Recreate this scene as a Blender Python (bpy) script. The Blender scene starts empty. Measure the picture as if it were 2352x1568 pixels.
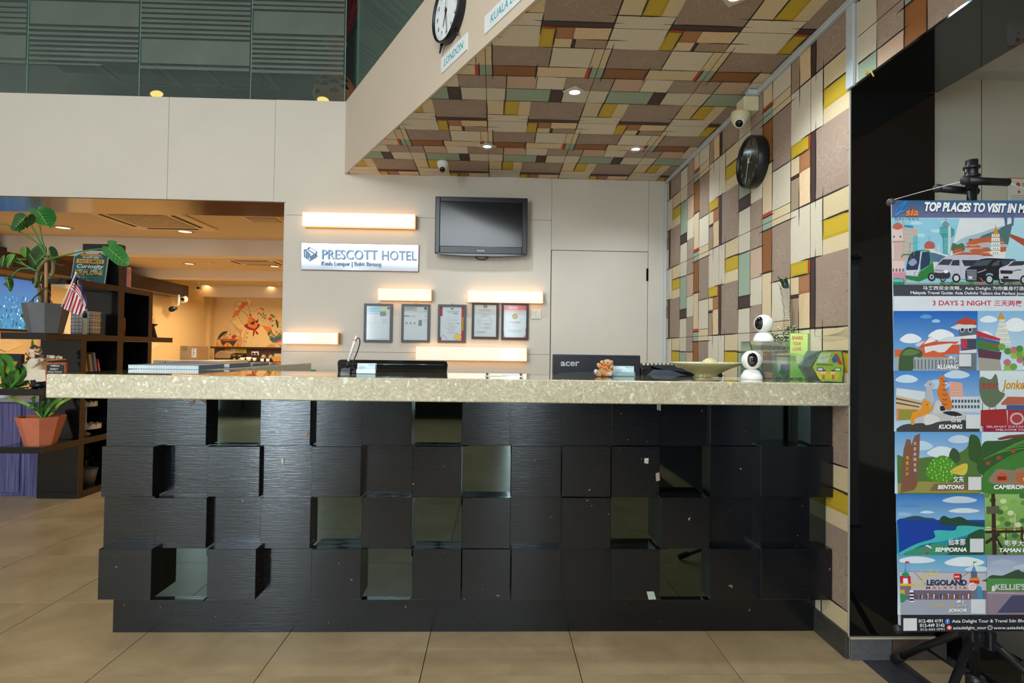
import bpy, bmesh, math, random
from mathutils import Vector, Matrix
random.seed(7)
PI = math.pi
V = Vector
S = bpy.context.scene
COL = S.collection

# ------------------------------------------------------------------ camera
EYE = V((0, 0, 1.2183)); FOC = 1272.4768; W2, H2 = 1176.0, 784.0
def _basis(yaw, pitch, roll):
    f = V((math.sin(yaw)*math.cos(pitch), math.cos(yaw)*math.cos(pitch), math.sin(pitch)))
    r = V((math.cos(yaw), -math.sin(yaw), 0)); u = r.cross(f)
    c, s = math.cos(roll), math.sin(roll)
    return c*r + s*u, -s*r + c*u, f
CR, CU, CF = _basis(.0306, .0166, .0133)
cd = bpy.data.cameras.new('camera'); cam = bpy.data.objects.new('camera', cd); COL.objects.link(cam)
cd.sensor_width = 36; cd.lens = FOC/2352*36; cd.clip_start = .05; cd.clip_end = 200
m = Matrix.Identity(4)
for i in range(3):
    m[i][0] = CR[i]; m[i][1] = CU[i]; m[i][2] = -CF[i]; m[i][3] = EYE[i]
cam.matrix_world = m
S.camera = cam
def ray(x, y): return CF + (x-W2)/FOC*CR - (y-H2)/FOC*CU
def U(x, y, X=None, Y=None, Z=None):
    """photo pixel -> world point on the plane X=, Y= or Z= const"""
    d = ray(x, y)
    t = Y/d.y if Y is not None else X/d.x if X is not None else (Z-EYE.z)/d.z
    return EYE + t*d
def RX(x0, y0, x1, y1, Y):
    xm, ym = (x0+x1)/2, (y0+y1)/2
    return U(x0, ym, Y=Y).x, U(x1, ym, Y=Y).x, U(xm, y1, Y=Y).z, U(xm, y0, Y=Y).z
def onplane(x, y, O, N):
    d = ray(x, y); t = (O-EYE).dot(N)/d.dot(N)
    return EYE + t*d

# ------------------------------------------------------------------ world, lights, exposure
S.view_settings.view_transform = 'Standard'; S.view_settings.look = 'None'
S.view_settings.gamma = 1; S.view_settings.exposure = -0.2; S.view_settings.use_curve_mapping = False
wd = bpy.data.worlds.new('world'); S.world = wd; wd.use_nodes = True
bg = wd.node_tree.nodes['Background']; bg.inputs[0].default_value = (.80, .92, 1.0, 1); bg.inputs[1].default_value = 2.2
def srgb(h):
    if isinstance(h, str):
        h = h.lstrip('#'); h = [int(h[i:i+2], 16) for i in (0, 2, 4)]
    return tuple((c/255/12.92 if c/255 <= .04045 else ((c/255+.055)/1.055)**2.4) for c in h[:3])
def area(name, loc, rot, sx, sy, power, col, spread=PI):
    l = bpy.data.lights.new(name, 'AREA'); l.shape = 'RECTANGLE'; l.size = sx; l.size_y = sy
    l.energy = power; l.color = col; l.spread = spread
    o = bpy.data.objects.new(name, l); o.location = loc; o.rotation_euler = rot; COL.objects.link(o); return o
def spot(name, loc, power, col, size=2.0, blend=.8, rad=.04):
    l = bpy.data.lights.new(name, 'SPOT'); l.energy = power; l.color = col; l.spot_size = size; l.spot_blend = blend; l.shadow_soft_size = rad
    o = bpy.data.objects.new(name, l); o.location = loc; COL.objects.link(o); return o
# daylight through the storefront behind the camera
area('clerestory_daylight', (-2.4, -4.9, 4.05), (PI/2-.25, 0, 0), 6.0, 1.2, 265, (.90, .96, 1.0))  # added wall fill, placed high to keep sheen off the counter
area('door_daylight', (-3.6, -4.95, 1.5), (PI/2, 0, 0), .42, 2.95, 180, (.80, .92, 1.0))
area('side_window_daylight', (-5.0, -4.95, 1.5), (PI/2, 0, 0), .35, 2.8, 60, (.80, .92, 1.0))
area('narrow_window_daylight', (.36, -4.95, 1.5), (PI/2, 0, 0), .2, 2.6, 36, (.80, .92, 1.0))
# recessed lamps in the papered soffit
for i, (x, y) in enumerate([(.425, 3.055), (-.075, 3.912), (.981, 3.892), (.964, 2.212)]):
    spot('soffit_lamp', (x, y, 2.64), (26, 26, 26, 52)[i], (.88, .97, 1.0), 2.3, .7, .035)
# added overhead fill without a fitting, set clear of the glass reflections
area('lobby_ceiling_light', (-1.6, -1.6, 4.72), (0, 0, 0), 4.0, 1.6, 150, (1, .96, .88))
# warm lamps of the cafe
WARM = (1.0, .73, .44)
for (x, y) in [(-4.6, 6.3), (-2.9, 6.3), (-4.7, 8.6), (-3.2, 8.6), (-5.6, 11.2), (-3.9, 11.2)]:
    spot('cafe_lamp', (x, y, 2.57), 95, WARM, 2.7, .9, .06)
area('cafe_cove_light', (-4.6, 10.0, 2.2), (0, 0, 0), 3, 5, 120, WARM)  # added warm fill hanging free below the cafe ceiling
for x, y in ((360, 215), (742, 229)):
    p = U(x, y, Z=4.77); spot('upper_room_lamp', p, 130, (1, .86, .7), 3.0, .9, .05)  # added spots that brighten the upper room, no fittings modelled

# ------------------------------------------------------------------ materials
MATS = {}
def new_mat(name):
    mt = bpy.data.materials.new(name); mt.use_nodes = True
    return mt, mt.node_tree.nodes, mt.node_tree.links, mt.node_tree.nodes['Principled BSDF']
def M(name, col, rough=.5, metal=0, amt=.06, scale=12, bump=0, bscale=60, stretch=(1, 1, 1), spec=.5, coat=0, alpha=1, trans=0, ior=1.45):
    if name in MATS: return MATS[name]
    mt, N, L, B = new_mat(name); c = srgb(col)
    tc = N.new('ShaderNodeTexCoord'); mp = N.new('ShaderNodeMapping'); mp.inputs['Scale'].default_value = stretch
    L.new(tc.outputs['Object'], mp.inputs[0])
    no = N.new('ShaderNodeTexNoise'); no.inputs['Scale'].default_value = scale; no.inputs['Detail'].default_value = 4
    L.new(mp.outputs[0], no.inputs['Vector'])
    mx = N.new('ShaderNodeMix'); mx.data_type = 'RGBA'
    mx.inputs[6].default_value = (*[max(0, k*(1-amt*2)) for k in c], 1); mx.inputs[7].default_value = (*[min(1, k*(1+amt*2)) for k in c], 1)
    L.new(no.outputs[0], mx.inputs[0]); L.new(mx.outputs[2], B.inputs['Base Color'])
    B.inputs['Roughness'].default_value = rough; B.inputs['Metallic'].default_value = metal
    B.inputs['Specular IOR Level'].default_value = spec; B.inputs['Coat Weight'].default_value = coat
    B.inputs['Alpha'].default_value = alpha; B.inputs['Transmission Weight'].default_value = trans; B.inputs['IOR'].default_value = ior
    if bump:
        n2 = N.new('ShaderNodeTexNoise'); n2.inputs['Scale'].default_value = bscale; n2.inputs['Detail'].default_value = 3
        L.new(mp.outputs[0], n2.inputs['Vector'])
        bp = N.new('ShaderNodeBump'); bp.inputs['Strength'].default_value = bump; bp.inputs['Distance'].default_value = .004
        L.new(n2.outputs[0], bp.inputs['Height']); L.new(bp.outputs[0], B.inputs['Normal'])
    MATS[name] = mt; return mt
def emit(name, col, strength, base='#ffffff'):
    if name in MATS: return MATS[name]
    mt, N, L, B = new_mat(name)
    B.inputs['Base Color'].default_value = (*srgb(base), 1); B.inputs['Emission Color'].default_value = (*srgb(col), 1)
    B.inputs['Emission Strength'].default_value = strength; B.inputs['Roughness'].default_value = .25
    MATS[name] = mt; return mt
def printmat(name, rough=.6, amt=.10, scale=40, stretch=(1, 1, 1), emis=0, spec=.5, coat=0):
    """flat print: colour comes from the mesh colour attribute, with a woven noise over it"""
    if name in MATS: return MATS[name]
    mt, N, L, B = new_mat(name)
    at = N.new('ShaderNodeVertexColor'); at.layer_name = 'Col'
    tc = N.new('ShaderNodeTexCoord'); mp = N.new('ShaderNodeMapping'); mp.inputs['Scale'].default_value = stretch
    no = N.new('ShaderNodeTexNoise'); no.inputs['Scale'].default_value = scale; no.inputs['Detail'].default_value = 5
    L.new(tc.outputs['Object'], mp.inputs[0]); L.new(mp.outputs[0], no.inputs['Vector'])
    mr = N.new('ShaderNodeMapRange'); mr.inputs[1].default_value = .25; mr.inputs[2].default_value = .75
    mr.inputs[3].default_value = 1-amt; mr.inputs[4].default_value = 1+amt
    L.new(no.outputs[0], mr.inputs[0])
    mu = N.new('ShaderNodeVectorMath'); mu.operation = 'SCALE'; L.new(at.outputs[0], mu.inputs[0]); L.new(mr.outputs[0], mu.inputs['Scale'])
    L.new(mu.outputs[0], B.inputs['Base Color']); B.inputs['Roughness'].default_value = rough
    B.inputs['Specular IOR Level'].default_value = spec; B.inputs['Coat Weight'].default_value = coat
    if emis:
        L.new(mu.outputs[0], B.inputs['Emission Color']); B.inputs['Emission Strength'].default_value = emis
    MATS[name] = mt; return mt
def glassmat(name, tint, alpha=.25, rough=.03, spec=.5):
    """thin pane: mostly lets the light straight through, tinted, with a sharp reflection"""
    if name in MATS: return MATS[name]
    mt, N, L, B = new_mat(name)
    tr = N.new('ShaderNodeBsdfTransparent'); tr.inputs[0].default_value = (*srgb(tint), 1)
    gl = N.new('ShaderNodeBsdfGlossy'); gl.inputs['Roughness'].default_value = rough; gl.inputs[0].default_value = (1, 1, 1, 1)
    df = N.new('ShaderNodeBsdfDiffuse'); df.inputs[0].default_value = (*srgb(tint), 1)
    fr = N.new('ShaderNodeFresnel'); fr.inputs[0].default_value = 1.5
    nz = N.new('ShaderNodeTexNoise'); nz.inputs['Scale'].default_value = 3
    mr = N.new('ShaderNodeMapRange'); mr.inputs[3].default_value = alpha*.8; mr.inputs[4].default_value = alpha*1.2
    L.new(nz.outputs[0], mr.inputs[0])
    m1 = N.new('ShaderNodeMixShader'); L.new(mr.outputs[0], m1.inputs[0]); L.new(tr.outputs[0], m1.inputs[1]); L.new(df.outputs[0], m1.inputs[2])
    m2 = N.new('ShaderNodeMixShader'); sc = N.new('ShaderNodeMath'); sc.operation = 'MULTIPLY'; sc.inputs[1].default_value = spec*2
    L.new(fr.outputs[0], sc.inputs[0]); L.new(sc.outputs[0], m2.inputs[0])
    L.new(m1.outputs[0], m2.inputs[1]); L.new(gl.outputs[0], m2.inputs[2])
    L.new(m2.outputs[0], N['Material Output'].inputs[0]); MATS[name] = mt; return mt

# ------------------------------------------------------------------ mesh building
ORG = {}
class MB:
    def __init__(s): s.v = []; s.f = []; s.c = []; s.sm = []
    def add(s, vs, fs, col=None, smooth=False):
        n = len(s.v); s.v += [V(p) for p in vs]
        for f in fs: s.f.append([n+i for i in f]); s.c.append(col); s.sm.append(smooth)
        return s
    def box(s, x0, x1, y0, y1, z0, z1, M4=None, bev=0):
        if x0 > x1: x0, x1 = x1, x0
        if y0 > y1: y0, y1 = y1, y0
        if z0 > z1: z0, z1 = z1, z0
        if bev:
            b = min(bev, (x1-x0)/2.01, (y1-y0)/2.01, (z1-z0)/2.01)
            bm = bmesh.new(); bmesh.ops.create_cube(bm, size=1)
            for v in bm.verts: v.co = V(((x0+x1)/2+v.co.x*(x1-x0), (y0+y1)/2+v.co.y*(y1-y0), (z0+z1)/2+v.co.z*(z1-z0)))
            bmesh.ops.bevel(bm, geom=bm.edges[:], offset=b, segments=2 if bev > .004 else 1, affect='EDGES', profile=.5)
            vs = [v.co.copy() for v in bm.verts]; fs = [[v.index for v in f.verts] for f in bm.faces]; bm.free()
        else:
            vs = [V((x, y, z)) for x in (x0, x1) for y in (y0, y1) for z in (z0, z1)]
            fs = [(0, 1, 3, 2), (4, 6, 7, 5), (0, 4, 5, 1), (2, 3, 7, 6), (0, 2, 6, 4), (1, 5, 7, 3)]
        if M4: vs = [M4 @ v for v in vs]
        return s.add(vs, fs)
    def prism(s, pts, vec, smooth=False):
        """polygon (3-D points) pushed along vec"""
        n = len(pts); a = [V(p) for p in pts]; vec = V(vec); b = [p+vec for p in a]
        nr = V((0, 0, 0))
        for i in range(n): nr += a[i].cross(a[(i+1) % n])
        fl = nr.dot(vec) > 0
        f0 = list(range(n)); f1 = [n+i for i in range(n)]
        fs = [f0[::-1] if fl else f0, f1 if fl else f1[::-1]]
        for i in range(n):
            j = (i+1) % n; q = (i, j, n+j, n+i); fs.append(q if fl else q[::-1])
        return s.add(a+b, fs, smooth=smooth)
    def lathe(s, prof, c, seg=24, M4=None, smooth=True, ax='Z', a0=0, a1=2*PI):
        """prof: (radius, height) pairs, round the axis through c"""
        vs = []; fs = []; n = len(prof); full = abs(a1-a0-2*PI) < 1e-6; k = seg if full else seg+1
        for i in range(k):
            t = a0+(a1-a0)*i/seg
            for r, h in prof:
                p = V((r*math.cos(t), r*math.sin(t), h))
                if ax == 'Y': p = V((p.x, -p.z, p.y))
                elif ax == 'X': p = V((p.z, p.x, p.y))
                vs.append(V(c) + (M4 @ p if M4 else p))
        for i in range(seg):
            j = (i+1) % k
            for q in range(n-1): fs.append((i*n+q, j*n+q, j*n+q+1, i*n+q+1))
        return s.add(vs, fs, smooth=smooth)
    def tube(s, pts, r, seg=8, cap=True, flat=None):
        pts = [V(p) for p in pts]; n = len(pts); rs = r if isinstance(r, (list, tuple)) else [r]*n
        vs = []; fs = []; up = V((0, 0, 1)); prev = None
        for i in range(n):
            t = (pts[min(i+1, n-1)]-pts[max(i-1, 0)]).normalized()
            if prev is None: a = t.cross(up if abs(t.z) < .95 else V((1, 0, 0))).normalized()
            else: a = (prev - t*prev.dot(t)).normalized()
            prev = a; b = t.cross(a)
            for k in range(seg):
                th = 2*PI*k/seg; vs.append(pts[i]+rs[i]*(a*math.cos(th)+b*math.sin(th)*(flat or 1)))
        for i in range(n-1):
            for k in range(seg):
                l = (k+1) % seg; fs.append((i*seg+k, i*seg+l, (i+1)*seg+l, (i+1)*seg+k))
        if cap: fs += [tuple(range(seg))[::-1], tuple((n-1)*seg+k for k in range(seg))]
        return s.add(vs, fs, smooth=True)
    def ball(s, c, r, seg=16, M4=None):
        r = r if isinstance(r, (tuple, list)) else (r, r, r); ring = max(6, seg//2)
        vs = []; fs = []
        for i in range(ring+1):
            ph = PI*i/ring
            for k in range(seg):
                t = 2*PI*k/seg; p = V((r[0]*math.sin(ph)*math.cos(t), r[1]*math.sin(ph)*math.sin(t), -r[2]*math.cos(ph)))
                vs.append(V(c)+(M4 @ p if M4 else p))
        for i in range(ring):
            for k in range(seg):
                l = (k+1) % seg; fs.append((i*seg+k, i*seg+l, (i+1)*seg+l, (i+1)*seg+k))
        return s.add(vs, fs, smooth=True)
    def build(s, name, mat, parent=None, weld=False, **kw):
        me = bpy.data.meshes.new(name)
        if parent is None:
            lo = V([min(p[i] for p in s.v) for i in range(3)]); hi = V([max(p[i] for p in s.v) for i in range(3)])
            org = V(((lo.x+hi.x)/2, (lo.y+hi.y)/2, lo.z))
        else: org = ORG[parent.name]
        me.from_pydata([p-org for p in s.v], [], s.f)
        me.polygons.foreach_set('use_smooth', s.sm)
        if any(c is not None for c in s.c):
            at = me.color_attributes.new('Col', 'FLOAT_COLOR', 'CORNER'); li = 0
            for p, c in zip(me.polygons, s.c):
                for k in range(p.loop_total):
                    cc = c[k % len(c)] if c and isinstance(c[0], (tuple, list)) else (c or (1, 1, 1))
                    at.data[li].color = (*cc[:3], 1); li += 1
        if weld:
            bm = bmesh.new(); bm.from_mesh(me); bmesh.ops.remove_doubles(bm, verts=bm.verts[:], dist=1e-5)
            bmesh.ops.recalc_face_normals(bm, faces=bm.faces[:]); bm.to_mesh(me); bm.free()
        me.materials.append(mat); me.update()
        o = bpy.data.objects.new(name, me); COL.objects.link(o)
        if parent is None: o.location = org
        else: o.parent = parent
        ORG[o.name] = org
        for k, v in kw.items(): o[k] = v
        return o
def thing(name, label, cat, loc, group=None):
    o = bpy.data.objects.new(name, None); o.empty_display_size = .05; COL.objects.link(o); o.location = loc
    ORG[o.name] = V(loc); o['label'] = label; o['category'] = cat
    if group: o['group'] = group
    return o
def tag(o, label, cat, group=None):
    o['label'] = label; o['category'] = cat
    if group: o['group'] = group
    return o
def struct_root(name, loc=(0, 0, 0)):
    o = bpy.data.objects.new(name, None); COL.objects.link(o); o.location = loc; ORG[o.name] = V(loc); o['kind'] = 'structure'; return o
def smoothcurve(pts, n=6):
    """Catmull-Rom through the points"""
    P = [V(p) for p in pts]; P = [2*P[0]-P[1]] + P + [2*P[-1]-P[-2]]; out = []
    for i in range(1, len(P)-2):
        for k in range(n):
            t = k/n; a, b, c, d = P[i-1], P[i], P[i+1], P[i+2]
            out.append(.5*((2*b)+(c-a)*t+(2*a-5*b+4*c-d)*t*t+(3*b-a-3*c+d)*t**3))
    out.append(P[-2]); return out

# flat print on a plane ------------------------------------------------
TXT = {}
def text2d(st, bold=0, res=3):
    key = (st, bold)
    if key in TXT: return TXT[key]
    cu = bpy.data.curves.new('t', 'FONT'); cu.body = st; cu.resolution_u = res; cu.offset = bold; cu.fill_mode = 'FRONT' if hasattr(cu, 'fill_mode') else None
    ob = bpy.data.objects.new('t', cu); COL.objects.link(ob)
    dg = bpy.context.evaluated_depsgraph_get(); dg.update(); me = bpy.data.meshes.new_from_object(ob.evaluated_get(dg))
    vs = [(v.co.x, v.co.y) for v in me.vertices]; fs = [list(p.vertices) for p in me.polygons]
    bpy.data.objects.remove(ob); bpy.data.curves.remove(cu); bpy.data.meshes.remove(me)
    if not vs: vs = [(0, 0), (1, 0), (1, 1)]; fs = [[0, 1, 2]]
    x0 = min(v[0] for v in vs); x1 = max(v[0] for v in vs); y0 = min(v[1] for v in vs); y1 = max(v[1] for v in vs)
    r = ([((x-x0)/(x1-x0), (y-y0)/max(1e-9, y1-y0)) for x, y in vs], fs, (x1-x0)/max(1e-9, y1-y0)); TXT[key] = r; return r
def clip(poly, cl):
    """Sutherland-Hodgman, cl convex counter-clockwise"""
    out = poly
    for i in range(len(cl)):
        a, b = cl[i], cl[(i+1) % len(cl)]; inp = out; out = []
        if not inp: return []
        sd = lambda p: (b[0]-a[0])*(p[1]-a[1])-(b[1]-a[1])*(p[0]-a[0])
        for j in range(len(inp)):
            p, q = inp[j], inp[(j+1) % len(inp)]; sp, sq = sd(p), sd(q)
            if sp >= 0: out.append(p)
            if (sp > 0 > sq) or (sp < 0 < sq):
                t = sp/(sp-sq); out.append((p[0]+(q[0]-p[0])*t, p[1]+(q[1]-p[1])*t))
    return out
class Paint:
    def __init__(s, O, A, B, N, step=4e-5, cl=None):
        s.O = V(O); s.A = V(A); s.B = V(B); s.N = V(N).normalized(); s.mb = MB(); s.k = 0; s.step = step; s.cl = cl
        if cl and sum(cl[i][0]*cl[(i+1) % len(cl)][1]-cl[(i+1) % len(cl)][0]*cl[i][1] for i in range(len(cl))) < 0: s.cl = list(cl)[::-1]
        s.flip = s.A.cross(s.B).dot(s.N) < 0; s.px = None
    def w(s, p, l=None): return s.O+s.A*p[0]+s.B*p[1]+s.N*(s.step*(s.k if l is None else l))
    def q(s, x, y):
        """photo pixel -> plane coordinates"""
        P = onplane(x, y, s.O, s.N)-s.O; return (P.dot(s.A)/s.A.length_squared, P.dot(s.B)/s.B.length_squared)
    def poly(s, pts, col, l=None, px=False, raw=False):
        if px: pts = [s.q(*p) for p in pts]
        if s.cl:
            ar = sum(pts[i][0]*pts[(i+1) % len(pts)][1]-pts[(i+1) % len(pts)][0]*pts[i][1] for i in range(len(pts)))
            pts = clip(list(pts), s.cl)
            if len(pts) < 3: return
        if l is None: s.k += 1
        c = col if isinstance(col, (list, tuple)) and isinstance(col[0], (list, tuple)) else (col if raw else srgb(col))
        ar = sum(pts[i][0]*pts[(i+1) % len(pts)][1]-pts[(i+1) % len(pts)][0]*pts[i][1] for i in range(len(pts)))
        f = list(range(len(pts)))
        if (ar < 0) != s.flip: f = f[::-1]; 
        s.mb.add([s.w(p, l) for p in pts], [f], c)
    def rect(s, x0, y0, x1, y1, col, l=None, px=False):
        s.poly([(x0, y0), (x1, y0), (x1, y1), (x0, y1)], col, l, px)
    def grad(s, x0, y0, x1, y1, c0, c1, px=False):
        """c0 along y0, c1 along y1"""
        pts = [(x0, y0), (x1, y0), (x1, y1), (x0, y1)]
        if px: pts = [s.q(*p) for p in pts]
        s.k += 1; a, b = srgb(c0), srgb(c1); cs = [a, a, b, b]; f = [0, 1, 2, 3]
        ar = sum(pts[i][0]*pts[(i+1) % 4][1]-pts[(i+1) % 4][0]*pts[i][1] for i in range(4))
        if (ar < 0) != s.flip: f = f[::-1]; cs = cs[::-1]
        s.mb.add([s.w(p) for p in pts], [f], cs)
    def ell(s, x, y, rx, ry, col, px=False, n=20, a=0, l=None):
        ca, sa = math.cos(a), math.sin(a); pts = []
        for i in range(n):
            t = 2*PI*i/n; u, v = rx*math.cos(t), ry*math.sin(t); pts.append((x+u*ca-v*sa, y+u*sa+v*ca))
        s.poly(pts, col, l, px)
    def line(s, pts, w, col, px=False, l=None, taper=False):
        if px: pts = [s.q(*p) for p in pts]; w = w*(V(s.w((1, 0))-s.w((0, 0))).length and 1)*s.pxs(pts[0])
        if l is None: s.k += 1
        n = len(pts)
        for i in range(n-1):
            a, b = V(pts[i]), V(pts[i+1]); d = (b-a)
            if d.length < 1e-9: continue
            d.normalize(); nn = V((-d.y, d.x))
            tf = lambda q: 1 if not taper else min(1, .15+3.4*min(q, 1-q)); w0 = w*tf(i/(n-1))/2; w1 = w*tf((i+1)/(n-1))/2
            s.poly([tuple(a-nn*w0), tuple(b-nn*w1), tuple(b+nn*w1), tuple(a+nn*w0)], col, l=s.k if l is None else l)
    def pxs(s, p):
        """size of one photo pixel at plane point p"""
        P = s.w(p); return (P-EYE).dot(CF)/FOC/s.A.length
    def curve(s, pts, w, col, px=False, n=5, taper=False):
        c = smoothcurve([(x, y, 0) for x, y in pts], n); s.line([(p.x, p.y) for p in c], w, col, px, taper=taper)
    def blob(s, pts, col, px=False, n=4):
        P = [V((x, y, 0)) for x, y in pts]; N = len(P); out = []
        for i in range(N):
            a, b, c, d = P[i-1], P[i], P[(i+1) % N], P[(i+2) % N]
            for k in range(n):
                t = k/n; r = .5*((2*b)+(c-a)*t+(2*a-5*b+4*c-d)*t*t+(3*b-a-3*c+d)*t**3); out.append((r.x, r.y))
        s.poly(out, col, None, px)
    def text(s, st, x0, y0, x1, y1, col, bold=0, shear=0, px=False, skew=0):
        """text fitted to the box (x0,y0)-(x1,y1), y0 = baseline side"""
        vs, fs, _ = text2d(st, bold)
        s.k += 1; c = srgb(col); out = []
        for u, v in vs:
            p = (x0+(x1-x0)*(u)+shear*v*(y1-y0)*(-1 if y1 < y0 else 1), y0+(y1-y0)*v+skew*u)
            if px: p = s.q(*p)
            out.append(p)
        f0 = fs[0]; ar = 0
        for f in fs:
            for i in range(len(f)):
                a, b = out[f[i]], out[f[(i+1) % len(f)]]; ar += a[0]*b[1]-b[0]*a[1]
        rev = (ar < 0) != s.flip
        s.mb.add([s.w(p) for p in out], [f[::-1] if rev else f for f in fs], c)
    def build(s, name, mat, parent=None, **kw): return s.mb.build(name, mat, parent, **kw)

# ------------------------------------------------------------------ key planes
YB, XR, ZC, ZL, ZF = 4.614, 1.434, 2.668, 2.422, 3.27      # back wall, right wall, soffit, lintel, top of the fascia
ZT = 1.105                                                  # reception top
plaster = M('plaster', '#cdc6ba', .75, amt=.035, scale=2.2, bump=.05, bscale=250)
plaster_w = M('plaster_warm', '#c9bba9', .75, amt=.03, scale=2.0, bump=.05, bscale=250)
seam = M('seam_dark', '#6b5f52', .9)
whitep = M('white_plastic', '#e6e8ea', .35)
blackg = M('black_gloss_stone', '#0a0b0d', .05, amt=.3, scale=30, spec=.8)
cream_c = M('cream_ceiling', '#d9c7a8', .8, amt=.03, scale=3)
# ---- floor -----------------------------------------------------------
def tilemat(name, a, b, bump=.0):
    mt, N, L, B = new_mat(name); tc = N.new('ShaderNodeTexCoord'); oi = N.new('ShaderNodeObjectInfo')
    ad = N.new('ShaderNodeVectorMath'); ad.operation = 'MULTIPLY_ADD'
    L.new(oi.outputs['Random'], ad.inputs[0]); ad.inputs[1].default_value = (37, 19, 7); L.new(tc.outputs['Object'], ad.inputs[2])
    n1 = N.new('ShaderNodeTexNoise'); n1.inputs['Scale'].default_value = 3.2; n1.inputs['Detail'].default_value = 8; n1.inputs['Roughness'].default_value = .62; n1.inputs['Distortion'].default_value = .6
    L.new(ad.outputs[0], n1.inputs['Vector'])
    cr = N.new('ShaderNodeValToRGB'); cr.color_ramp.elements[0].color = (*srgb(a), 1); cr.color_ramp.elements[1].color = (*srgb(b), 1)
    cr.color_ramp.elements[0].position = .32; cr.color_ramp.elements[1].position = .68
    L.new(n1.outputs[0], cr.inputs[0]); L.new(cr.outputs[0], B.inputs['Base Color'])
    n2 = N.new('ShaderNodeTexNoise'); n2.inputs['Scale'].default_value = 60; L.new(tc.outputs['Object'], n2.inputs['Vector'])
    mr = N.new('ShaderNodeMapRange'); mr.inputs[3].default_value = .27; mr.inputs[4].default_value = .31; L.new(n2.outputs[0], mr.inputs[0]); L.new(mr.outputs[0], B.inputs['Roughness'])
    B.inputs['Specular IOR Level'].default_value = .35
    MATS[name] = mt; return mt
tile_m = tilemat('floor_tile', '#94805f', '#ad9a79')
stone_m = tilemat('dark_threshold_stone', '#34343a', '#44454b')
grout = M('grout', '#2f2924', .9)
fl = MB(); fl.box(-8.2, 4.2, -5.2, 14.6, -.12, -.004)
floor = fl.build('floor', grout, kind='structure')
TX, TY, TS, G = -1.4603, 2.1005, .6, .0018
tm = None
for i in range(-6, 5):
    for j in range(-4, 6):
        x0, y0 = TX+i*TS+G, TY+j*TS+G; x1, y1 = x0+TS-2*G, y0+TS-2*G
        if i == 4: x1 = 1.484
        b = MB(); b.box(x0, x1, y0, y1, -.02, 0.0)
        if i < 4 and tm is not None:
            o = bpy.data.objects.new('tile', tm); COL.objects.link(o); o.parent = floor; o.location = V((x0-tx0, y0-ty0, 0)); continue
        o = b.build('tile', tile_m, floor)
        if i < 4: tm = o.data; tx0, ty0 = x0, y0
# far and near floor beyond the tiles that can be told apart
b = MB()
b.box(-8.2, TX-6*TS-.003, -5.2, 14.6, -.02, -.0002); b.box(TX-6*TS, 1.484, TY+6*TS+.003, 14.6, -.02, -.0002); b.box(TX-6*TS, 1.484, -5.2, TY-4*TS-.003, -.02, -.0002)
b.build('floor_finish', tile_m, floor)
b = MB(); b.box(1.488, 1.645, -5.2, 2.24, -.02, .0003); b.build('threshold_strip', stone_m, floor)
b = MB(); ck = 0
for j in range(-12, 1):
    y0 = TY+j*TS; o = MB().box(1.649, 1.82, y0+G, min(2.24, y0+TS-G), -.02, 0).build('tile', tile_m, floor)
b = MB(); b.box(1.82, 4.2, -5.2, 2.3, -.02, 0); b.build('floor_finish', stone_m, floor)

# ---- back wall with its plywood panels --------------------------------
XO = -1.745                                                 # right jamb of the cafe opening
wb = MB(); wb.box(.459, 1.279, YB+.06, 5.1, 0, 2.066); wb.box(XO, .459, YB+.02, 5.1, 0, ZF-.01); wb.box(1.279, XR+.4, YB+.02, 5.1, 0, ZF-.01); wb.box(.459, 1.279, YB+.02, 5.1, 2.066, ZF-.01)
wb.box(-5.6, XO, YB+.02, 5.1, ZL+.012, ZF-.01)
wall_back = wb.build('wall_back', plaster, kind='structure')
sg = .0011
def wpanel(x0, x1, z0, z1, sl=None):
    return MB().box(x0+sg, x1-sg, YB, YB+.019, z0+sg, z1-sg, bev=.0012).build('panel', plaster, wall_back)
xa, xb_ = U(387, 300, Y=YB).x, U(632, 300, Y=YB).x
for x0, x1 in ((-5.6, xa), (xa, xb_)): wpanel(x0, x1, ZL, ZF)
z1, z2 = 1.19, 2.315
for x0, x1 in ((XO, .459),): wpanel(x0, x1, 0, z1); wpanel(x0, x1, z1, z2)
MB().prism([(x, YB, z) for x, z in ((xb_+sg, ZL), (XO, ZL), (XO, z2+sg), (.459-sg, z2+sg), (.459-sg, ZC), (-1.254, ZC), (-1.254, ZF), (xb_+sg, ZF))], (0, .019, 0)).build('panel', plaster, wall_back)
wpanel(.459, 1.279, 2.066, ZC); wpanel(1.279, XR, 0, ZC)
MB().box(-5.6, XO, YB+.001, 5.12, ZL-.006, ZL+.011).build('lintel_soffit', M('lintel_laminate', '#5d3d24', .12, amt=.25, scale=6, stretch=(1, 12, 1), spec=.8), wall_back)
MB().box(XO-.012, XO, YB+.004, 5.1, 0, ZL-.006).build('jamb_lining', plaster, wall_back)
# jib door
dr = MB().box(.459+.006, 1.279-.003, YB+.001, YB+.04, .008, 2.066-.004, bev=.0015).build('door_1', plaster, kind='structure')
hg = MB(); hx = 1.272; hg.box(hx-.008, hx+.008, YB-.006, YB+.002, U(1489, 645, Y=YB).z, U(1489, 617, Y=YB).z)
for k in range(5):
    zz = U(1489, 645, Y=YB).z+.01+k*.02; hg.lathe([(0, 0), (.005, 0), (.005, .016), (0, .016)], (hx, YB-.008, zz), 8)
hg.build('door_hinge', M('hinge_black', '#1c1a18', .4, 1), dr)

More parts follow.
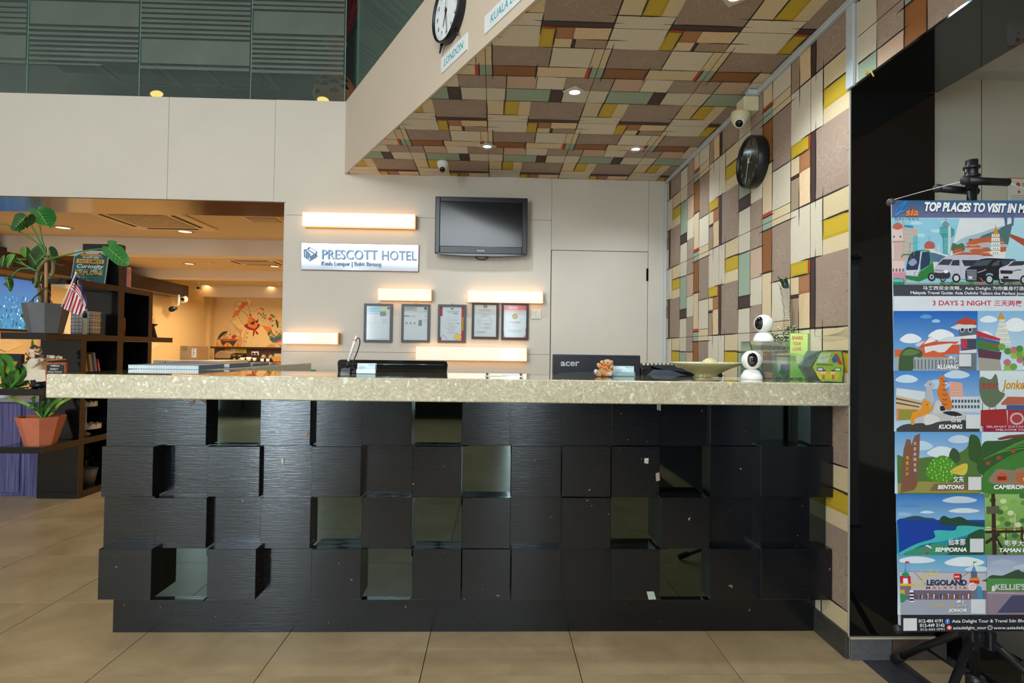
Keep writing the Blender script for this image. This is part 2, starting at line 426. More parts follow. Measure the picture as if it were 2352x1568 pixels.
# ---- wallpaper --------------------------------------------------------
CW = dict(m='#9a8576', m2='#a08c7c', c='#d3c09c', c2='#d0be98', w='#d3c9b5', w2='#cdc4b1', y='#b59a24', g='#93a691', d='#3e2b28', o='#845225', o2='#9b6a45', r='#c03a22', t='#a08b74', p='#dcc09a', k='#c2a58f')
P_, Q_ = .576, 1.036
CELLS = [(.04, .288, 0, .317, 'm'), (.096, .288, .317, .386, 'c'), (.096, .288, .386, .473, 'y'), (.096, .288, .473, .576, 'c2'), (0, .096, .317, .576, 'w'), (0, .04, 0, .317, 'd'),
 (.288, .439, 0, .145, 'w2'), (.288, .439, .145, .215, 'd'), (.288, .439, .215, .467, 'g'), (.288, .439, .467, .576, 'w2'),
 (.439, .58, 0, .15, 'm2'), (.439, .58, .15, .302, 'w'), (.439, .58, .302, .465, 'k'), (.439, .58, .465, .576, 'm2'),
 (.58, .684, 0, .034, 'g'), (.58, .684, .034, .054, 'r'), (.58, .684, .054, .313, 'c'), (.58, .684, .313, .54, 'o'), (.58, .684, .54, .576, 'g'),
 (.684, .866, 0, .048, 'c'), (.684, .866, .048, .253, 'w'), (.684, .866, .253, .542, 'm'), (.684, .866, .542, .576, 'c'),
 (.866, .941, 0, .151, 't'), (.866, .941, .151, .167, 'd'), (.866, .941, .167, .253, 'c'), (.941, 1.036, 0, .167, 'p'), (.941, 1.036, .167, .253, 'o2'),
 (.866, 1.02, .253, .32, 'y'), (1.02, 1.036, .253, .32, 'r'), (.866, 1.036, .32, .576, 'w')]
# ink strokes: (u0, v0, u1, v1, width)
LINES = [(.288, 0, .288, .576, .0045), (.439, 0, .439, .576, .0035), (.58, 0, .58, .25, .003), (.58, .29, .58, .62, .0045), (.684, 0, .684, .576, .0045), (.866, -.08, .866, .34, .004), (.096, .36, .096, .62, .005), (.941, -.09, .941, .12, .004),
 (0, -.02, 0, .34, .005), (.04, -.04, .04, .36, .006), (-.2, 0, .33, 0, .005), (-.08, .322, .1, .318, .004), (.08, .473, .31, .473, .005), (.25, .467, .45, .467, .005), (.26, .215, .46, .215, .004), (.26, .145, .47, .145, .005),
 (.42, .465, .61, .465, .004), (.54, .54, .72, .54, .005), (.55, .313, .71, .313, .006), (.56, .034, .71, .034, .005), (.66, .542, .92, .542, .004), (.66, .253, .89, .253, .004), (.86, .253, 1.04, .253, .005), (.86, .167, .96, .165, .003)]
def filigree(P, u0, u1, v0, v1, rnd, col):
    w, h = u1-u0, v1-v0
    for k in range(10):
        cx, cy = u0+w*(.2+.6*rnd.random()), v0+h*(.12+.7*rnd.random()); r = min(w, h)*(.10+.14*rnd.random()); sgn = rnd.choice((-1, 1)); a0 = rnd.random()*6.28
        pts = []
        for i in range(19):
            t = i/18; rr = r*(1-.86*t); th = a0+sgn*t*8.2
            pts.append((min(u1-.004, max(u0+.004, cx+rr*math.cos(th))), min(v1-.004, max(v0+.004, cy+rr*math.sin(th)))))
        P.k = 3; P.line(pts, .0015, col, l=3)
        b = pts[0]; e = (min(u1-.006, max(u0+.006, b[0]+r*1.6*math.cos(a0+sgn*1.4-3.1))), min(v1-.006, max(v0+.006, b[1]+r*1.6*math.sin(a0+sgn*1.4-3.1))))
        mid = ((b[0]+e[0])/2+r*.25, (b[1]+e[1])/2-r*.25); P.line([b, mid, e], .0015, col, l=3)
def wallpaper(O, A, B, N, cl, name, parent, seed=1):
    """cl: convex outline in (u, v) round the pattern origin O"""
    rnd = random.Random(seed); P = Paint(O, A, B, N, step=1.2e-4, cl=cl)
    us = [p[0] for p in cl]; vs = [p[1] for p in cl]
    for i in range(math.floor(min(us)/Q_)-1, math.ceil(max(us)/Q_)+1):
        for j in range(math.floor(min(vs)/P_)-1, math.ceil(max(vs)/P_)+1):
            a, b = i*Q_, j*P_
            if a > max(us) or a+Q_ < min(us) or b > max(vs) or b+P_ < min(vs): continue
            for u0, u1, v0, v1, c in CELLS:
                base = srgb(CW[c]); f = 1+rnd.uniform(-.05, .05); cc = tuple(k*f for k in base); dk = tuple(k*.9 for k in cc); lt = tuple(min(1, k*1.06) for k in cc)
                e = .0015
                pts = [(a+u0-e, b+v0-e), (a+u1+e, b+v0-e), (a+u1+e, b+v1+e), (a+u0-e, b+v1+e)]
                P.poly(pts, cc, l=1 if c in 'cpwkw2' else 1.5, raw=True)
                if c in ('o', 'o2', 'y', 'd'):      # worn darker rim inside the cell
                    du = min(.012, (u1-u0)*.3); dv = min(.012, (v1-v0)*.3)
                    P.poly([(a+u0+du, b+v0+dv), (a+u1-du, b+v0+dv), (a+u1-du, b+v1-dv), (a+u0+du, b+v1-dv)], tuple(min(1, k*1.16) for k in cc), l=2, raw=True)
                if c in ('m', 'm2') and (u1-u0) > .1: filigree(P, a+u0, a+u1, b+v0, b+v1, rnd, '#b8a799')
            for u0, v0, u1, v1, w in LINES:
                pts = []
                for k in range(9):
                    t = k/8; pts.append((a+u0+(u1-u0)*t+rnd.uniform(-.0006, .0006), b+v0+(v1-v0)*t+rnd.uniform(-.0006, .0006)))
                P.line(pts, w*1.6, '#241a18', l=4, taper=True)
    return P.build(name, printmat('wallpaper_print', .7, .07, 130, (1, 1, 1)), parent)

# right wall (papered) and header over the corridor opening
YE = 2.2
wr = MB(); wr.box(XR+.004, 1.79, YE+.02, YB+.5, 0, ZF); wr.box(XR+.004, 1.79, -5, YE+.02, 2.309, ZF)
wall_right = wr.build('wall_right', plaster, kind='structure')
O_ = V((XR, 2.481, 1.337))
def uv_r(y, z): return (2.481-y, z-1.337)
poly = [uv_r(YB, .1), uv_r(YE+.004, .1), uv_r(YE+.004, ZC), uv_r(YB, ZC)]
wallpaper(O_, (0, -1, 0), (0, 0, 1), (-1, 0, 0), poly, 'wallpaper', wall_right, 3)
poly = [uv_r(YE-.05, 2.309), uv_r(.6, 2.309), uv_r(.6, 3.1), uv_r(YE-.05, 3.1)]
wallpaper(O_+V((0, 0, 0)), (0, -1, 0), (0, 0, 1), (-1, 0, 0), poly, 'wallpaper', wall_right, 4)
MB().box(XR-.001, 1.80, .3, YE+.0, 2.299, 2.3085).build('header_soffit', blackg, wall_right)
# black stone column face and its base
o = MB().box(XR+.006, 1.788, YE, YE+.019, .09, 2.298).build('stone_facing', blackg, wall_right)
o = MB().box(XR-.002, XR+.003, YE-.002, YE+.004, .09, 2.3).build('edge_trim', M('edge_filler', '#a9a69c', .8), wall_right)
tr = MB(); x_ = XR-.012
tr.box(XR-.012, XR+.002, YE-.032, YE+.012, 2.302, ZF, bev=.002); o = tr.build('trim_1', M('pvc_trim', '#b9c3c9', .4), kind='structure')
tr = MB(); tr.box(XR-.022, XR, .6, YB-.001, ZC-.03, ZC-.001, bev=.003); tr.build('trim_2', MATS['pvc_trim'], kind='structure')
tr = MB(); tr.box(XR-.026, XR-.002, YB-.022, YB-.001, 0, ZC-.03, bev=.003); tr.build('trim_3', MATS['pvc_trim'], kind='structure')
MB().box(XR-.012, XR+.003, YE, YB, 0, .1, bev=.002).build('baseboard_right', M('base_tile_dark', '#3b3936', .4, amt=.2, scale=40), kind='structure')
bb = MB().box(XR+.004, 1.605, YE-.012, YE, .0, .084, bev=.002).build('baseboard_column', M('base_tile_grey', '#55565a', .5, amt=.2, scale=60), kind='structure')
MB().box(1.61, 1.83, YE-.012, YE, .0, .084, bev=.002).build('tile', M('base_tile_brown', '#4a3f3a', .5, amt=.2, scale=60), bb)
MB().box(XR+.004, 1.79, YE-.011, YE, .084, .09).build('grout_line', M('grout_light', '#b4ab9c', .8), bb)
# corridor beyond the opening
cw = MB(); cw.box(1.789, 4.4, 2.36, 2.5, 0, 2.52)
wc = cw.build('wall_corridor', M('corridor_wall', '#c3bfae', .7, amt=.03, scale=3), kind='structure')
sx = U(2254, 300, Y=2.36).x
for a in (sx,): MB().box(a-.001, a+.001, 2.358, 2.3605, 0, 2.44).build('seam', seam, wc)
cv = MB(); cv.prism([(1.789, 2.36, 2.44), (1.789, 2.30, 2.45), (1.789, 2.24, 2.50), (1.789, 2.23, 2.52), (1.789, 2.36, 2.52)], (2.6, 0, 0))
cv.build('trim_4', M('cornice', '#c4c1b8', .6), kind='structure')
MB().box(1.789, 4.4, -5, 2.5, 2.52, 2.6).build('ceiling_corridor', M('corridor_ceiling', '#c9b3a4', .8), kind='structure')
MB().box(4.2, 4.4, -5, 2.5, 0, 2.52).build('wall_corridor_end', MATS['corridor_wall'], kind='structure')

# ---- soffit with the same paper ---------------------------------------
A0, A1 = V((-1.254, 4.614, 0)), V((.157, 2.262, 0)); DD = (A1-A0).normalized(); A2 = A0+DD*((4.614-.9)/-DD.y)
sf = MB(); sf.prism([(A0.x, A0.y, ZC+.003), (XR, YB, ZC+.003), (XR, .9, ZC+.003), (A2.x, A2.y, ZC+.003)], (0, 0, ZF-ZC-.01))
soffit = sf.build('ceiling_soffit', plaster_w, kind='structure')
OC = V((.508, 2.444, ZC))
def uv_c(x, y): return (2.444-y, .508-x)
wallpaper(OC, (0, -1, 0), (-1, 0, 0), (0, 0, -1), [uv_c(*p) for p in ((XR, YB), (XR, .9), (A2.x, A2.y), (A0.x, A0.y))], 'wallpaper', soffit, 9)
# diagonal fascia board in two panels
NF = V((DD.y, -DD.x, 0)); NF = NF if NF.dot(EYE-A0) > 0 else -NF
def fpanel(t0, t1):
    a, b = A0+DD*t0, A0+DD*t1
    MB().prism([(a.x, a.y, ZC-.004), (b.x, b.y, ZC-.004), (b.x, b.y, ZF), (a.x, a.y, ZF)], NF*.012).build('panel', plaster_w, soffit)
tj = (onplane(836, 300, A0, NF)-A0).dot(DD); LT = (A2-A0).length
fpanel(.0, tj-.001); fpanel(tj+.001, LT)

# ------------------------------------------------------------------ mezzanine behind glass
GL = glassmat('balustrade_glass', '#d6e2dc', .05, .02, .12)
FILM = glassmat('frosted_film', '#98a397', .42, .5, .0)
YG = 4.70
gx = [-5.5]+[U(x, 120, Y=YG).x for x in (64, 322, 578)]+[-1.30]
ZG0, ZG1 = ZF-.03, 4.78
film = [  # per panel: (y px top, y px bottom) bands measured near the panel middle
 [(6, 15), (19, 27), (31, 39), (43, 51), (55, 63), (67, 74), (81, 133), (139, 145)],
 [(-8, 0), (5, 58), (64, 70), (76, 82), (88, 94), (100, 105), (111, 117), (122, 128), (134, 140), (146, 150)],
 [(2, 8), (13, 20), (24, 31), (36, 43), (48, 54), (59, 66), (71, 77), (82, 88), (93, 148), (154, 161)],
 [(-6, 1), (6, 13), (17, 24), (29, 79), (85, 91), (96, 102), (107, 113), (118, 124), (129, 135), (140, 146), (152, 158), (163, 170)]]
bal = struct_root('glass_balustrade', (-3.4, YG, ZG0))
for i in range(4):
    x0, x1 = gx[i]+.004, gx[i+1]-.004
    pn = MB().box(x0, x1, YG, YG+.01, ZG0, ZG1).build('glass_panel', GL, bal)
    ed = MB().box(x1, x1+.004, YG-.001, YG+.011, ZG0, ZG1).build('glass_edge', M('glass_edge_green', '#7fae9e', .2), bal)
    fb = MB(); xc = 33 if i == 0 else [0, 195, 450, 700][i]
    for ya, yb in film[i]:
        za, zb = U(xc, ya, Y=YG).z, U(xc, yb, Y=YG).z
        w = x1-.012
        if i == 1 and ya == 146: w = x0+(x1-x0)*.66
        fb.box(x0+(.006 if (yb-ya) > 30 or ya > 78 and i == 1 else -.004), w if not (yb-ya) > 30 else x1-.012, YG-.0012, YG-.0004, zb, za)
    for k in range(5):
        za = 4.29+k*.09; fb.box(x0, x1-.01, YG-.0012, YG-.0004, za, za+.055)
    fb.build('film_band', FILM, pn)
# glass over the diagonal fascia
gd = MB(); off = NF*-.06; a, b = A0+DD*.06+off, A2+off
gd.prism([(a.x, a.y, ZG0), (b.x, b.y, ZG0), (b.x, b.y, ZG1), (a.x, a.y, ZG1)], NF*.01).build('glass_panel', glassmat('stair_glass', '#c6d8cf', .10, .02, .12), bal)
gd = MB(); a = A0+DD*.05+off
gd.prism([(a.x, a.y, ZG0), (a.x+.008, a.y-.008, ZG0), (a.x+.008, a.y-.008, ZG1), (a.x, a.y, ZG1)], (.008, .008, 0)).build('glass_edge', MATS['glass_edge_green'], bal)
# room behind: ceiling, floor, back wall
mz = M('mezzanine_ceiling', '#56595a', .8, amt=.05, scale=2)
mzd = M('mezzanine_dark', '#33403a', .7, amt=.2, scale=2)
cm = MB().box(-8.2, 4.4, 2.0, 10.4, 4.8, 4.95).build('ceiling_mezzanine', mz, kind='structure')
MB().box(-8.2, 1.8, 5.1, 10.4, ZF-.12, ZF-.05).build('floor_mezzanine', mzd, kind='structure')
MB().box(-8.2, 4.4, 10.3, 10.5, ZF-.05, 4.8).build('wall_mezzanine', mzd, kind='structure')
def ceil_unit(name, label, cat, px, Z, slats, m1, m2, down=.02, group=None):
    """square ceiling cassette from its four photo corners"""
    P = [U(x, y, Z=Z) for x, y in px]; c = sum(P, V((0, 0, 0)))/4
    t = thing(name, label, cat, (c.x, c.y, Z-down), group)
    MB().prism([(p.x, p.y, Z) for p in P], (0, 0, -down)).build('frame', m1, t)
    g = MB(); q = [c+(p-c)*.62 for p in P]; g.prism([(p.x, p.y, Z-down) for p in q], (0, 0, -.006)); g.build('grille', m2, t)
    for k in range(4):
        a, b = P[k], P[(k+1) % 4]; a1, b1 = c+(a-c)*.78, c+(b-c)*.78; a2, b2 = c+(a-c)*.70, c+(b-c)*.70
        a1, b1 = a1+(b1-a1)*.12, b1+(a1-b1)*.12; a2, b2 = a2+(b2-a2)*.12, b2+(a2-b2)*.12
        MB().prism([(p.x, p.y, Z-down) for p in (a1, b1, b2, a2)], (0, 0, -.003)).build('vane', M('vane_dark', '#1a1712', .6), t)
    return t
def sq(x, y, Z, w, d=None):
    c = U(x, y, Z=Z); d = d or w; P = [c+V((sx*w/2, sy*d/2, 0)) for sx, sy in ((-1, 1), (1, 1), (1, -1), (-1, -1))]
    return c, P
def cassette(x, y, Z, w, label, m1, m2, d=None, group=None):
    c, P = sq(x, y, Z, w, d); t = thing('ceiling_cassette', label, 'air conditioner', (c.x, c.y, Z-.03), group)
    d = d or w
    MB().box(c.x-w/2, c.x+w/2, c.y-d/2, c.y+d/2, Z-.025, Z, bev=.012).build('frame', m1, t)
    g = MB().box(c.x-w*.31, c.x+w*.31, c.y-d*.31, c.y+d*.31, Z-.03, Z-.025).build('grille', m2, t)
    for k in range(9):
        MB().box(c.x-w*.3, c.x+w*.3, c.y-d*.28+k*d*.065, c.y-d*.28+k*d*.065+.008, Z-.034, Z-.03).build('slat', m1, g)
    for sx, sy in ((1, 0), (-1, 0), (0, 1), (0, -1)):
        cx, cy = c.x+sx*w*.39, c.y+sy*d*.39; hw, hd = (w*.02, d*.3) if sx else (w*.3, d*.02)
        MB().box(cx-hw, cx+hw, cy-hd, cy+hd, Z-.029, Z-.0245).build('vane', M('vane_dark', '#1a1712', .6), t)
    return t
grey_c = M('cassette_grey', '#6f7679', .5); grey_d = M('cassette_grille_grey', '#474f54', .6)
cassette(312, 163, 4.8, .85, 'grey ceiling cassette behind the second glass panel, above the warm ledge lamp', grey_c, grey_d, .75)
cassette(548, 170, 4.8, .8, 'grey ceiling cassette behind the third glass panel, beside a small grille', grey_c, grey_d, .8)
c, P = sq(500, 207, 4.8, .5)
t = thing('ceiling_vent', 'small grey rectangular vent on the mezzanine ceiling above the fascia', 'vent', (c.x, c.y, 4.77))
MB().box(c.x-.27, c.x+.27, c.y-.17, c.y+.17, 4.785, 4.8).build('frame', grey_c, t)
for k in range(6): MB().box(c.x-.24, c.x+.24, c.y-.14+k*.05, c.y-.12+k*.05, 4.778, 4.786).build('slat', grey_d, t)
def downlight(x, y, Z, r, label, em, ring, group=None, sq_=0, name='downlight'):
    c = U(x, y, Z=Z); t = thing(name, label, 'light', (c.x, c.y, Z-.02), group)
    if sq_:
        g = MB(); s_ = sq_; n = 24; vs = []; k4 = []
        for k in range(n):
            th = 2*PI*k/n+PI/4; ct, st = math.cos(th), math.sin(th); mm = max(abs(math.cos(th)), abs(math.sin(th)))
            qx, qy = (ct-st)*.7071/mm*s_, (ct+st)*.7071/mm*s_; ux, uy = (ct-st)*.7071*r, (ct+st)*.7071*r
            vs += [V((c.x+ux, c.y+uy, Z-.008)), V((c.x+qx, c.y+qy, Z-.006)), V((c.x+qx, c.y+qy, Z+.001)), V((c.x+ux, c.y+uy, Z+.0))]
        fs = []
        for k in range(n):
            j = (k+1) % n
            for q in range(3): fs.append((k*4+q, k*4+q+1, j*4+q+1, j*4+q))
        g.add(vs, fs).build('bezel', ring, t)
    else:
        MB().lathe([(r*.98, 0), (r*1.3, -.001), (r*1.32, -.006), (r*1.1, -.012), (r*.98, -.004)], (c.x, c.y, Z), 24).build('bezel', ring, t)
    MB().lathe([(0, -.004), (r*.6, -.0045), (r*.97, -.003), (r*.97, 0)], (c.x, c.y, Z), 24).build('lamp', em, t)
    return t
warm_e = emit('lamp_warm', '#ffc98a', 9); cool_e = emit('lamp_cool', '#dff6ff', 12)
chrome = M('satin_ring', '#b8a890', .35, .6)
for k, (x, y) in enumerate([(360, 216), (742, 230)]):  # made-up lamp bodies that carry a warm glow in the glass
    c = U(x, y, Y=4.95); t = thing('ledge_lamp', ['warm round lamp glowing on the ledge behind the second glass panel', 'warm round lamp glowing on the ledge at the foot of the clay vase'][k], 'light', (c.x, 4.95, ZF-.01), 'warm lamps on the glazed ledge')
    Rl = Matrix.Rotation(1.0, 4, 'X') @ Matrix.Rotation(.25, 4, 'Y'); MB().lathe([(0, -.02), (.052, -.02), (.06, 0), (.052, .004), (.05, 0)], c, 28, Rl).build('shade', chrome, t)
    MB().lathe([(0, .003), (.03, .0025), (.05, 0)], c, 28, Rl).build('lamp', emit('ledge_lamp_glow', '#ffb04a', 3.0), t); MB().lathe([(0, 0), (.03, 0), (.02, max(.02, c.z-ZF-.0)), (0, max(.02, c.z-ZF))], (c.x, 4.96, ZF-.0095), 16).build('foot', chrome, t)
# clay vase with leaf cut-outs and red reeds behind the glass
vc = U(768, 214, Y=5.45); rr = .205
clay = M('clay_vase', '#a8653f', .6, amt=.15, scale=5, stretch=(1, 1, 8))
t = thing('floor_vase', 'large clay vase with dark leaf cut-outs behind the upper glass', 'vase', (vc.x, vc.y, ZF-.05))
b0 = ZF-.05; h = vc.z-b0
MB().lathe([(0, b0), (.11, b0), (.13, b0+.02), (.19, b0+.09)]+[(rr*math.cos(a), vc.z+rr*.95*math.sin(a)) for a in [x*PI/18 for x in range(-5, 7)]]+[(.09, vc.z+.21), (.065, vc.z+.26), (.062, vc.z+.42), (.10, vc.z+.46), (.115, vc.z+.50), (.10, vc.z+.50)], (vc.x, vc.y, 0), 32).build('body', clay, t)
for az in (-2.2, -1.75, -1.3, -.8, -2.65):
    for el in ((.34, -.02) if az in (-1.75, -.8, -2.65) else (.12, -.3)):
        P = Paint((0, 0, 0), (1, 0, 0), (0, 0, 1), (0, -1, 0))
        pts = [(-.05, .0), (-.02, .022), (.0, .02), (.012, .04), (.03, .012), (.05, .0), (.022, -.02), (.0, -.012), (-.03, -.02)]
        vs = []
        for x, z in pts:
            aa, ee = az+x/rr, el+z/rr; vs.append(V((vc.x+1.01*rr*math.cos(ee)*math.cos(aa), vc.y+1.01*rr*math.cos(ee)*math.sin(aa), vc.z+1.01*rr*.97*math.sin(ee))))
        MB().add(vs, [list(range(9))]).build('cut_out', M('cut_out_dark', '#16120f', .8), t)
red_r = M('red_reed', '#8c2224', .7, amt=.2, scale=9)
t2 = thing('dried_reeds', 'spreading bunch of red dried reeds standing in the clay vase', 'dried flowers', (vc.x, vc.y, vc.z+.38))
rnd = random.Random(5); g = MB(); g2 = MB()
for k in range(46):
    a = rnd.random()*6.28; s_ = rnd.random()**.6*.36; top = V((vc.x+math.cos(a)*s_, vc.y+math.sin(a)*s_*.6, vc.z+.5+.75+rnd.random()*.3))
    p0 = V((vc.x+math.cos(a)*.03, vc.y+math.sin(a)*.03, vc.z+.36)); pm = (p0+top)/2+V((math.cos(a)*.03, 0, .05)); g.tube(smoothcurve([p0, pm, top], 3), .0035, 4)
    for q in range(10):
        p = pm+(top-pm)*(q/10); g2.ball(p, (.011, .011, .022), 6)
g.build('stem', red_r, t2, kind='stuff'); g2.build('seed_head', red_r, t2, kind='stuff')
# framed picture seen through the stair glass, hand rail of the stair
c = U(900, 110, Y=6.2)
t = thing('picture_frame', 'gilt framed picture hanging behind the green stair glass', 'picture', (c.x, 6.2, c.z-.35))
gilt = M('gilt', '#8a6b2e', .35, .7)
fr = MB(); x0, x1, z0, z1 = c.x-.12, c.x+.5, c.z-.35, c.z+.14
fr.box(x0, x1, 6.18, 6.21, z1-.04, z1, bev=.006); fr.box(x0, x1, 6.18, 6.21, z0, z0+.04, bev=.006); fr.box(x0, x0+.04, 6.18, 6.21, z0+.04, z1-.04, bev=.006); fr.box(x1-.04, x1, 6.18, 6.21, z0+.04, z1-.04, bev=.006); fr.build('frame', gilt, t)
MB().box(x0+.04, x1-.04, 6.19, 6.205, z0+.04, z1-.04).build('picture', M('picture_dark', '#2c3a2c', .4, amt=.5, scale=6), t)
MB().box(x0-.3, x1+.5, 6.21, 6.3, ZF-.05, 4.8).build('wall_stair', M('stair_wall', '#5d6f64', .8), kind='structure')

# ------------------------------------------------------------------ the cafe behind the opening
ZK = 2.6
wall_y = M('cafe_wall', '#e3c793', .8, amt=.03, scale=2); beam_m = M('cafe_beam', '#e9e2d8', .8, amt=.03, scale=2)
def Yat(x, y, Z): return U(x, y, Z=Z).y
yb1, yb2, yb3 = 7.22, Yat(500, 620, ZK), 12.75
z1b = U(300, 583, Y=yb1).z; z2b = U(600, 641, Y=yb2).z; z3b = U(600, 683, Y=yb3).z
w1 = Yat(300, 590, z1b)-yb1; YW = 13.1
MB().box(-8, XO+.0, 5.09, YW, ZK, ZK+.15).build('ceiling_cafe', cream_c, kind='structure')
for k, (yy, zz, d) in enumerate(((yb1, z1b, max(.2, w1)), (yb2, z2b, .3), (yb3, z3b, YW-yb3+.2))):
    MB().box(-6.7, XO, yy, yy+d, zz, ZK+.01).build('trim_%d' % (5+k), beam_m, kind='structure')
XLW = -6.62
MB().box(-8, XO+.1, YW, YW+.2, 0, ZK).build('wall_cafe_back', wall_y, kind='structure')
MB().box(XLW-.2, XLW, 4.0, YW, 0, ZK).build('wall_cafe_left', wall_y, kind='structure')
MB().box(XO-.02, XO+.2, 5.1, YW, 0, ZK).build('wall_cafe_right', wall_y, kind='structure')
# pilaster and dark bulkhead along the left wall
pl_x0, pl_x1 = U(440, 700, Y=12.9).x, U(483, 700, Y=12.9).x
MB().box(XLW, pl_x1, 12.9, YW, 0, ZK).build('trim_8', wall_y, kind='structure')
bkz = U(430, 681, Y=11.4).z; bx = U(433, 670, Y=11.4).x
bulk = MB().box(XLW, bx, 5.9, 11.4, bkz-.01, 2.44).build('trim_9', M('dark_bulkhead', '#2c1b11', .25, amt=.15, scale=3, spec=.7), kind='structure')
# ceiling fittings of the cafe
ivory = M('ivory_metal', '#e7d6b8', .5); ivd = M('ivory_grille', '#b89e78', .6)
cc = U(355, 497, Z=ZK)
cassette(352, 503, ZK, .95, 'large square ceiling cassette nearest the lintel in the cafe', ivory, ivd, .95)
cassette(590, 600, ZK, .85, 'ceiling cassette in the second bay of the cafe, beside two small lamps', ivory, ivd, .55)
c, P = sq(607, 502, ZK, .4)
t = thing('ceiling_vent', 'small rectangular ceiling vent near the right jamb of the cafe opening', 'vent', (c.x, c.y, ZK-.02))
MB().box(c.x-.2, c.x+.2, c.y-.14, c.y+.14, ZK-.012, ZK).build('frame', ivory, t); MB().box(c.x-.16, c.x+.16, c.y-.1, c.y+.1, ZK-.018, ZK-.012).build('louver', ivd, t)
for k in range(4): MB().box(c.x-.15, c.x+.15, c.y-.08+k*.045, c.y-.07+k*.045, ZK-.022, ZK-.017).build('slat', ivory, t)
labs = ['warm cafe downlight left of the big cassette, above the monstera', 'warm cafe downlight just below the big cassette', 'warm cafe downlight in the second bay, left one', 'warm cafe downlight in the second bay by the right jamb', 'warm cafe downlight in the farthest bay, left one', 'warm cafe downlight in the farthest bay, above the mural']
for k, (x, y) in enumerate([(145, 522), (425, 531), (435, 605), (631, 611), (473, 655), (622, 658)]):
    downlight(x, y, ZK, .075, labs[k], warm_e, chrome, 'warm downlights of the cafe ceiling')
for k, (x, y, l) in enumerate([(482, 602, 'round smoke detector beside the left lamp of the second bay'), (643, 650, 'round smoke detector on the farthest cafe ceiling')]):
    c = U(x, y, Z=ZK); tag(MB().lathe([(0, -.04), (.04, -.04), (.05, -.02), (.07, -.015), (.07, 0)], (c.x, c.y, ZK), 16).build('smoke_detector', ivory), l, 'detector')
# mural painted on the back wall ---------------------------------------
MU = V((0, YW, 0)); P = Paint(MU, (1, 0, 0), (0, 0, 1), (0, -1, 0), step=6e-5)
SC, OX, OY = 8.253, 480, 670
def m_(pts): return [(OX+x/SC, OY+y/SC) for x, y in pts]
skin, ink, coat, coat2, rd = '#e8853f', '#5a3318', '#f0d193', '#e0a468', '#a3281c'
def ol(pts, w=1.0, c=ink): P.curve(m_(pts), w*.55, c, px=True, n=4)
P.blob(m_([(520, 1055), (560, 900), (610, 780), (540, 700), (470, 610), (395, 540), (400, 510), (470, 470), (560, 440), (575, 470), (600, 560), (670, 645), (760, 700), (860, 720), (960, 640), (1040, 650), (1130, 830), (1180, 930), (1250, 1040), (1240, 1065)]), coat, px=True)
P.blob(m_([(560, 900), (610, 780), (640, 720), (560, 690), (480, 610), (520, 690), (590, 790)]), coat2, px=True)
P.blob(m_([(520, 1055), (570, 890), (600, 850), (640, 900), (610, 1055)]), coat2, px=True); P.blob(m_([(1080, 1060), (1180, 980), (1250, 1045), (1240, 1062)]), coat2, px=True)
P.blob(m_([(440, 490), (500, 370), (570, 300), (590, 240), (640, 190), (660, 200), (690, 170), (690, 200), (735, 200), (730, 240), (690, 270), (700, 320), (640, 310), (590, 370), (560, 440), (500, 460)]), skin, px=True)
for pt in ([(480, 285), (500, 280), (560, 290), (575, 340), (500, 365), (475, 340)], [(530, 200), (600, 185), (620, 230), (580, 270), (530, 260), (520, 230)], [(620, 170), (660, 132), (720, 140), (740, 200), (690, 190), (640, 195)], [(690, 130), (760, 128), (815, 170), (800, 240), (740, 275), (730, 200)]):
    P.blob(m_(pt), '#f3d79a', px=True); ol(pt+[pt[0]], 1)
P.poly(m_([(610, 345), (690, 280), (735, 280), (780, 415), (740, 470)]), '#f0cf95', px=True)
for a in ([(610, 345), (680, 400), (745, 460)], [(650, 340), (720, 400), (760, 440)], [(700, 300), (740, 370), (775, 420)], [(735, 280), (760, 340), (785, 415)]): ol(a)
P.blob(m_([(735, 530), (755, 470), (800, 460), (840, 500), (930, 590), (940, 640), (880, 690), (800, 680), (740, 620), (725, 580)]), skin, px=True)
P.ell(*m_([(847, 528)])[0], 27/SC, 26/SC, '#e8551e', px=True)
P.blob(m_([(765, 570), (800, 585), (850, 550), (865, 570), (860, 610), (820, 622), (785, 605)]), '#4a2f1d', px=True)
P.blob(m_([(870, 560), (895, 545), (920, 540), (915, 495), (935, 530), (930, 575), (900, 585)]), '#4a2f1d', px=True)
P.blob(m_([(765, 430), (790, 425), (805, 450), (780, 455)]), '#4a2f1d', px=True)
P.blob(m_([(668, 645), (720, 600), (760, 660), (850, 695), (900, 670), (930, 600), (968, 635), (930, 690), (870, 730), (780, 720), (710, 690)]), rd, px=True)
P.blob(m_([(845, 720), (870, 730), (860, 800), (835, 850), (830, 790)]), rd, px=True); P.blob(m_([(875, 725), (900, 740), (945, 805), (900, 800), (880, 760)]), rd, px=True)
for a in ([(440, 490), (500, 370), (570, 300)], [(395, 540), (470, 485), (560, 445)], [(410, 560), (480, 520), (570, 480)], [(395, 540), (470, 620), (540, 740), (605, 800), (560, 920), (520, 1050)], [(560, 440), (590, 540), (670, 645)], [(755, 715), (700, 740), (665, 900), (668, 1050)], [(968, 630), (1100, 660), (1180, 680)], [(1020, 655), (1100, 760), (1160, 880), (1250, 1040)], [(640, 300), (660, 240), (685, 175)], [(600, 290), (650, 310), (695, 330)], [(560, 390), (600, 350), (700, 420), (740, 480)]): ol(a)
for x, y in ((728, 783), (716, 867), (695, 942)):
    P.ell(*m_([(x, y)])[0], 17/SC, 18/SC, ink, px=True); P.ell(*m_([(x, y)])[0], 11/SC, 12/SC, '#e9c78c', px=True)
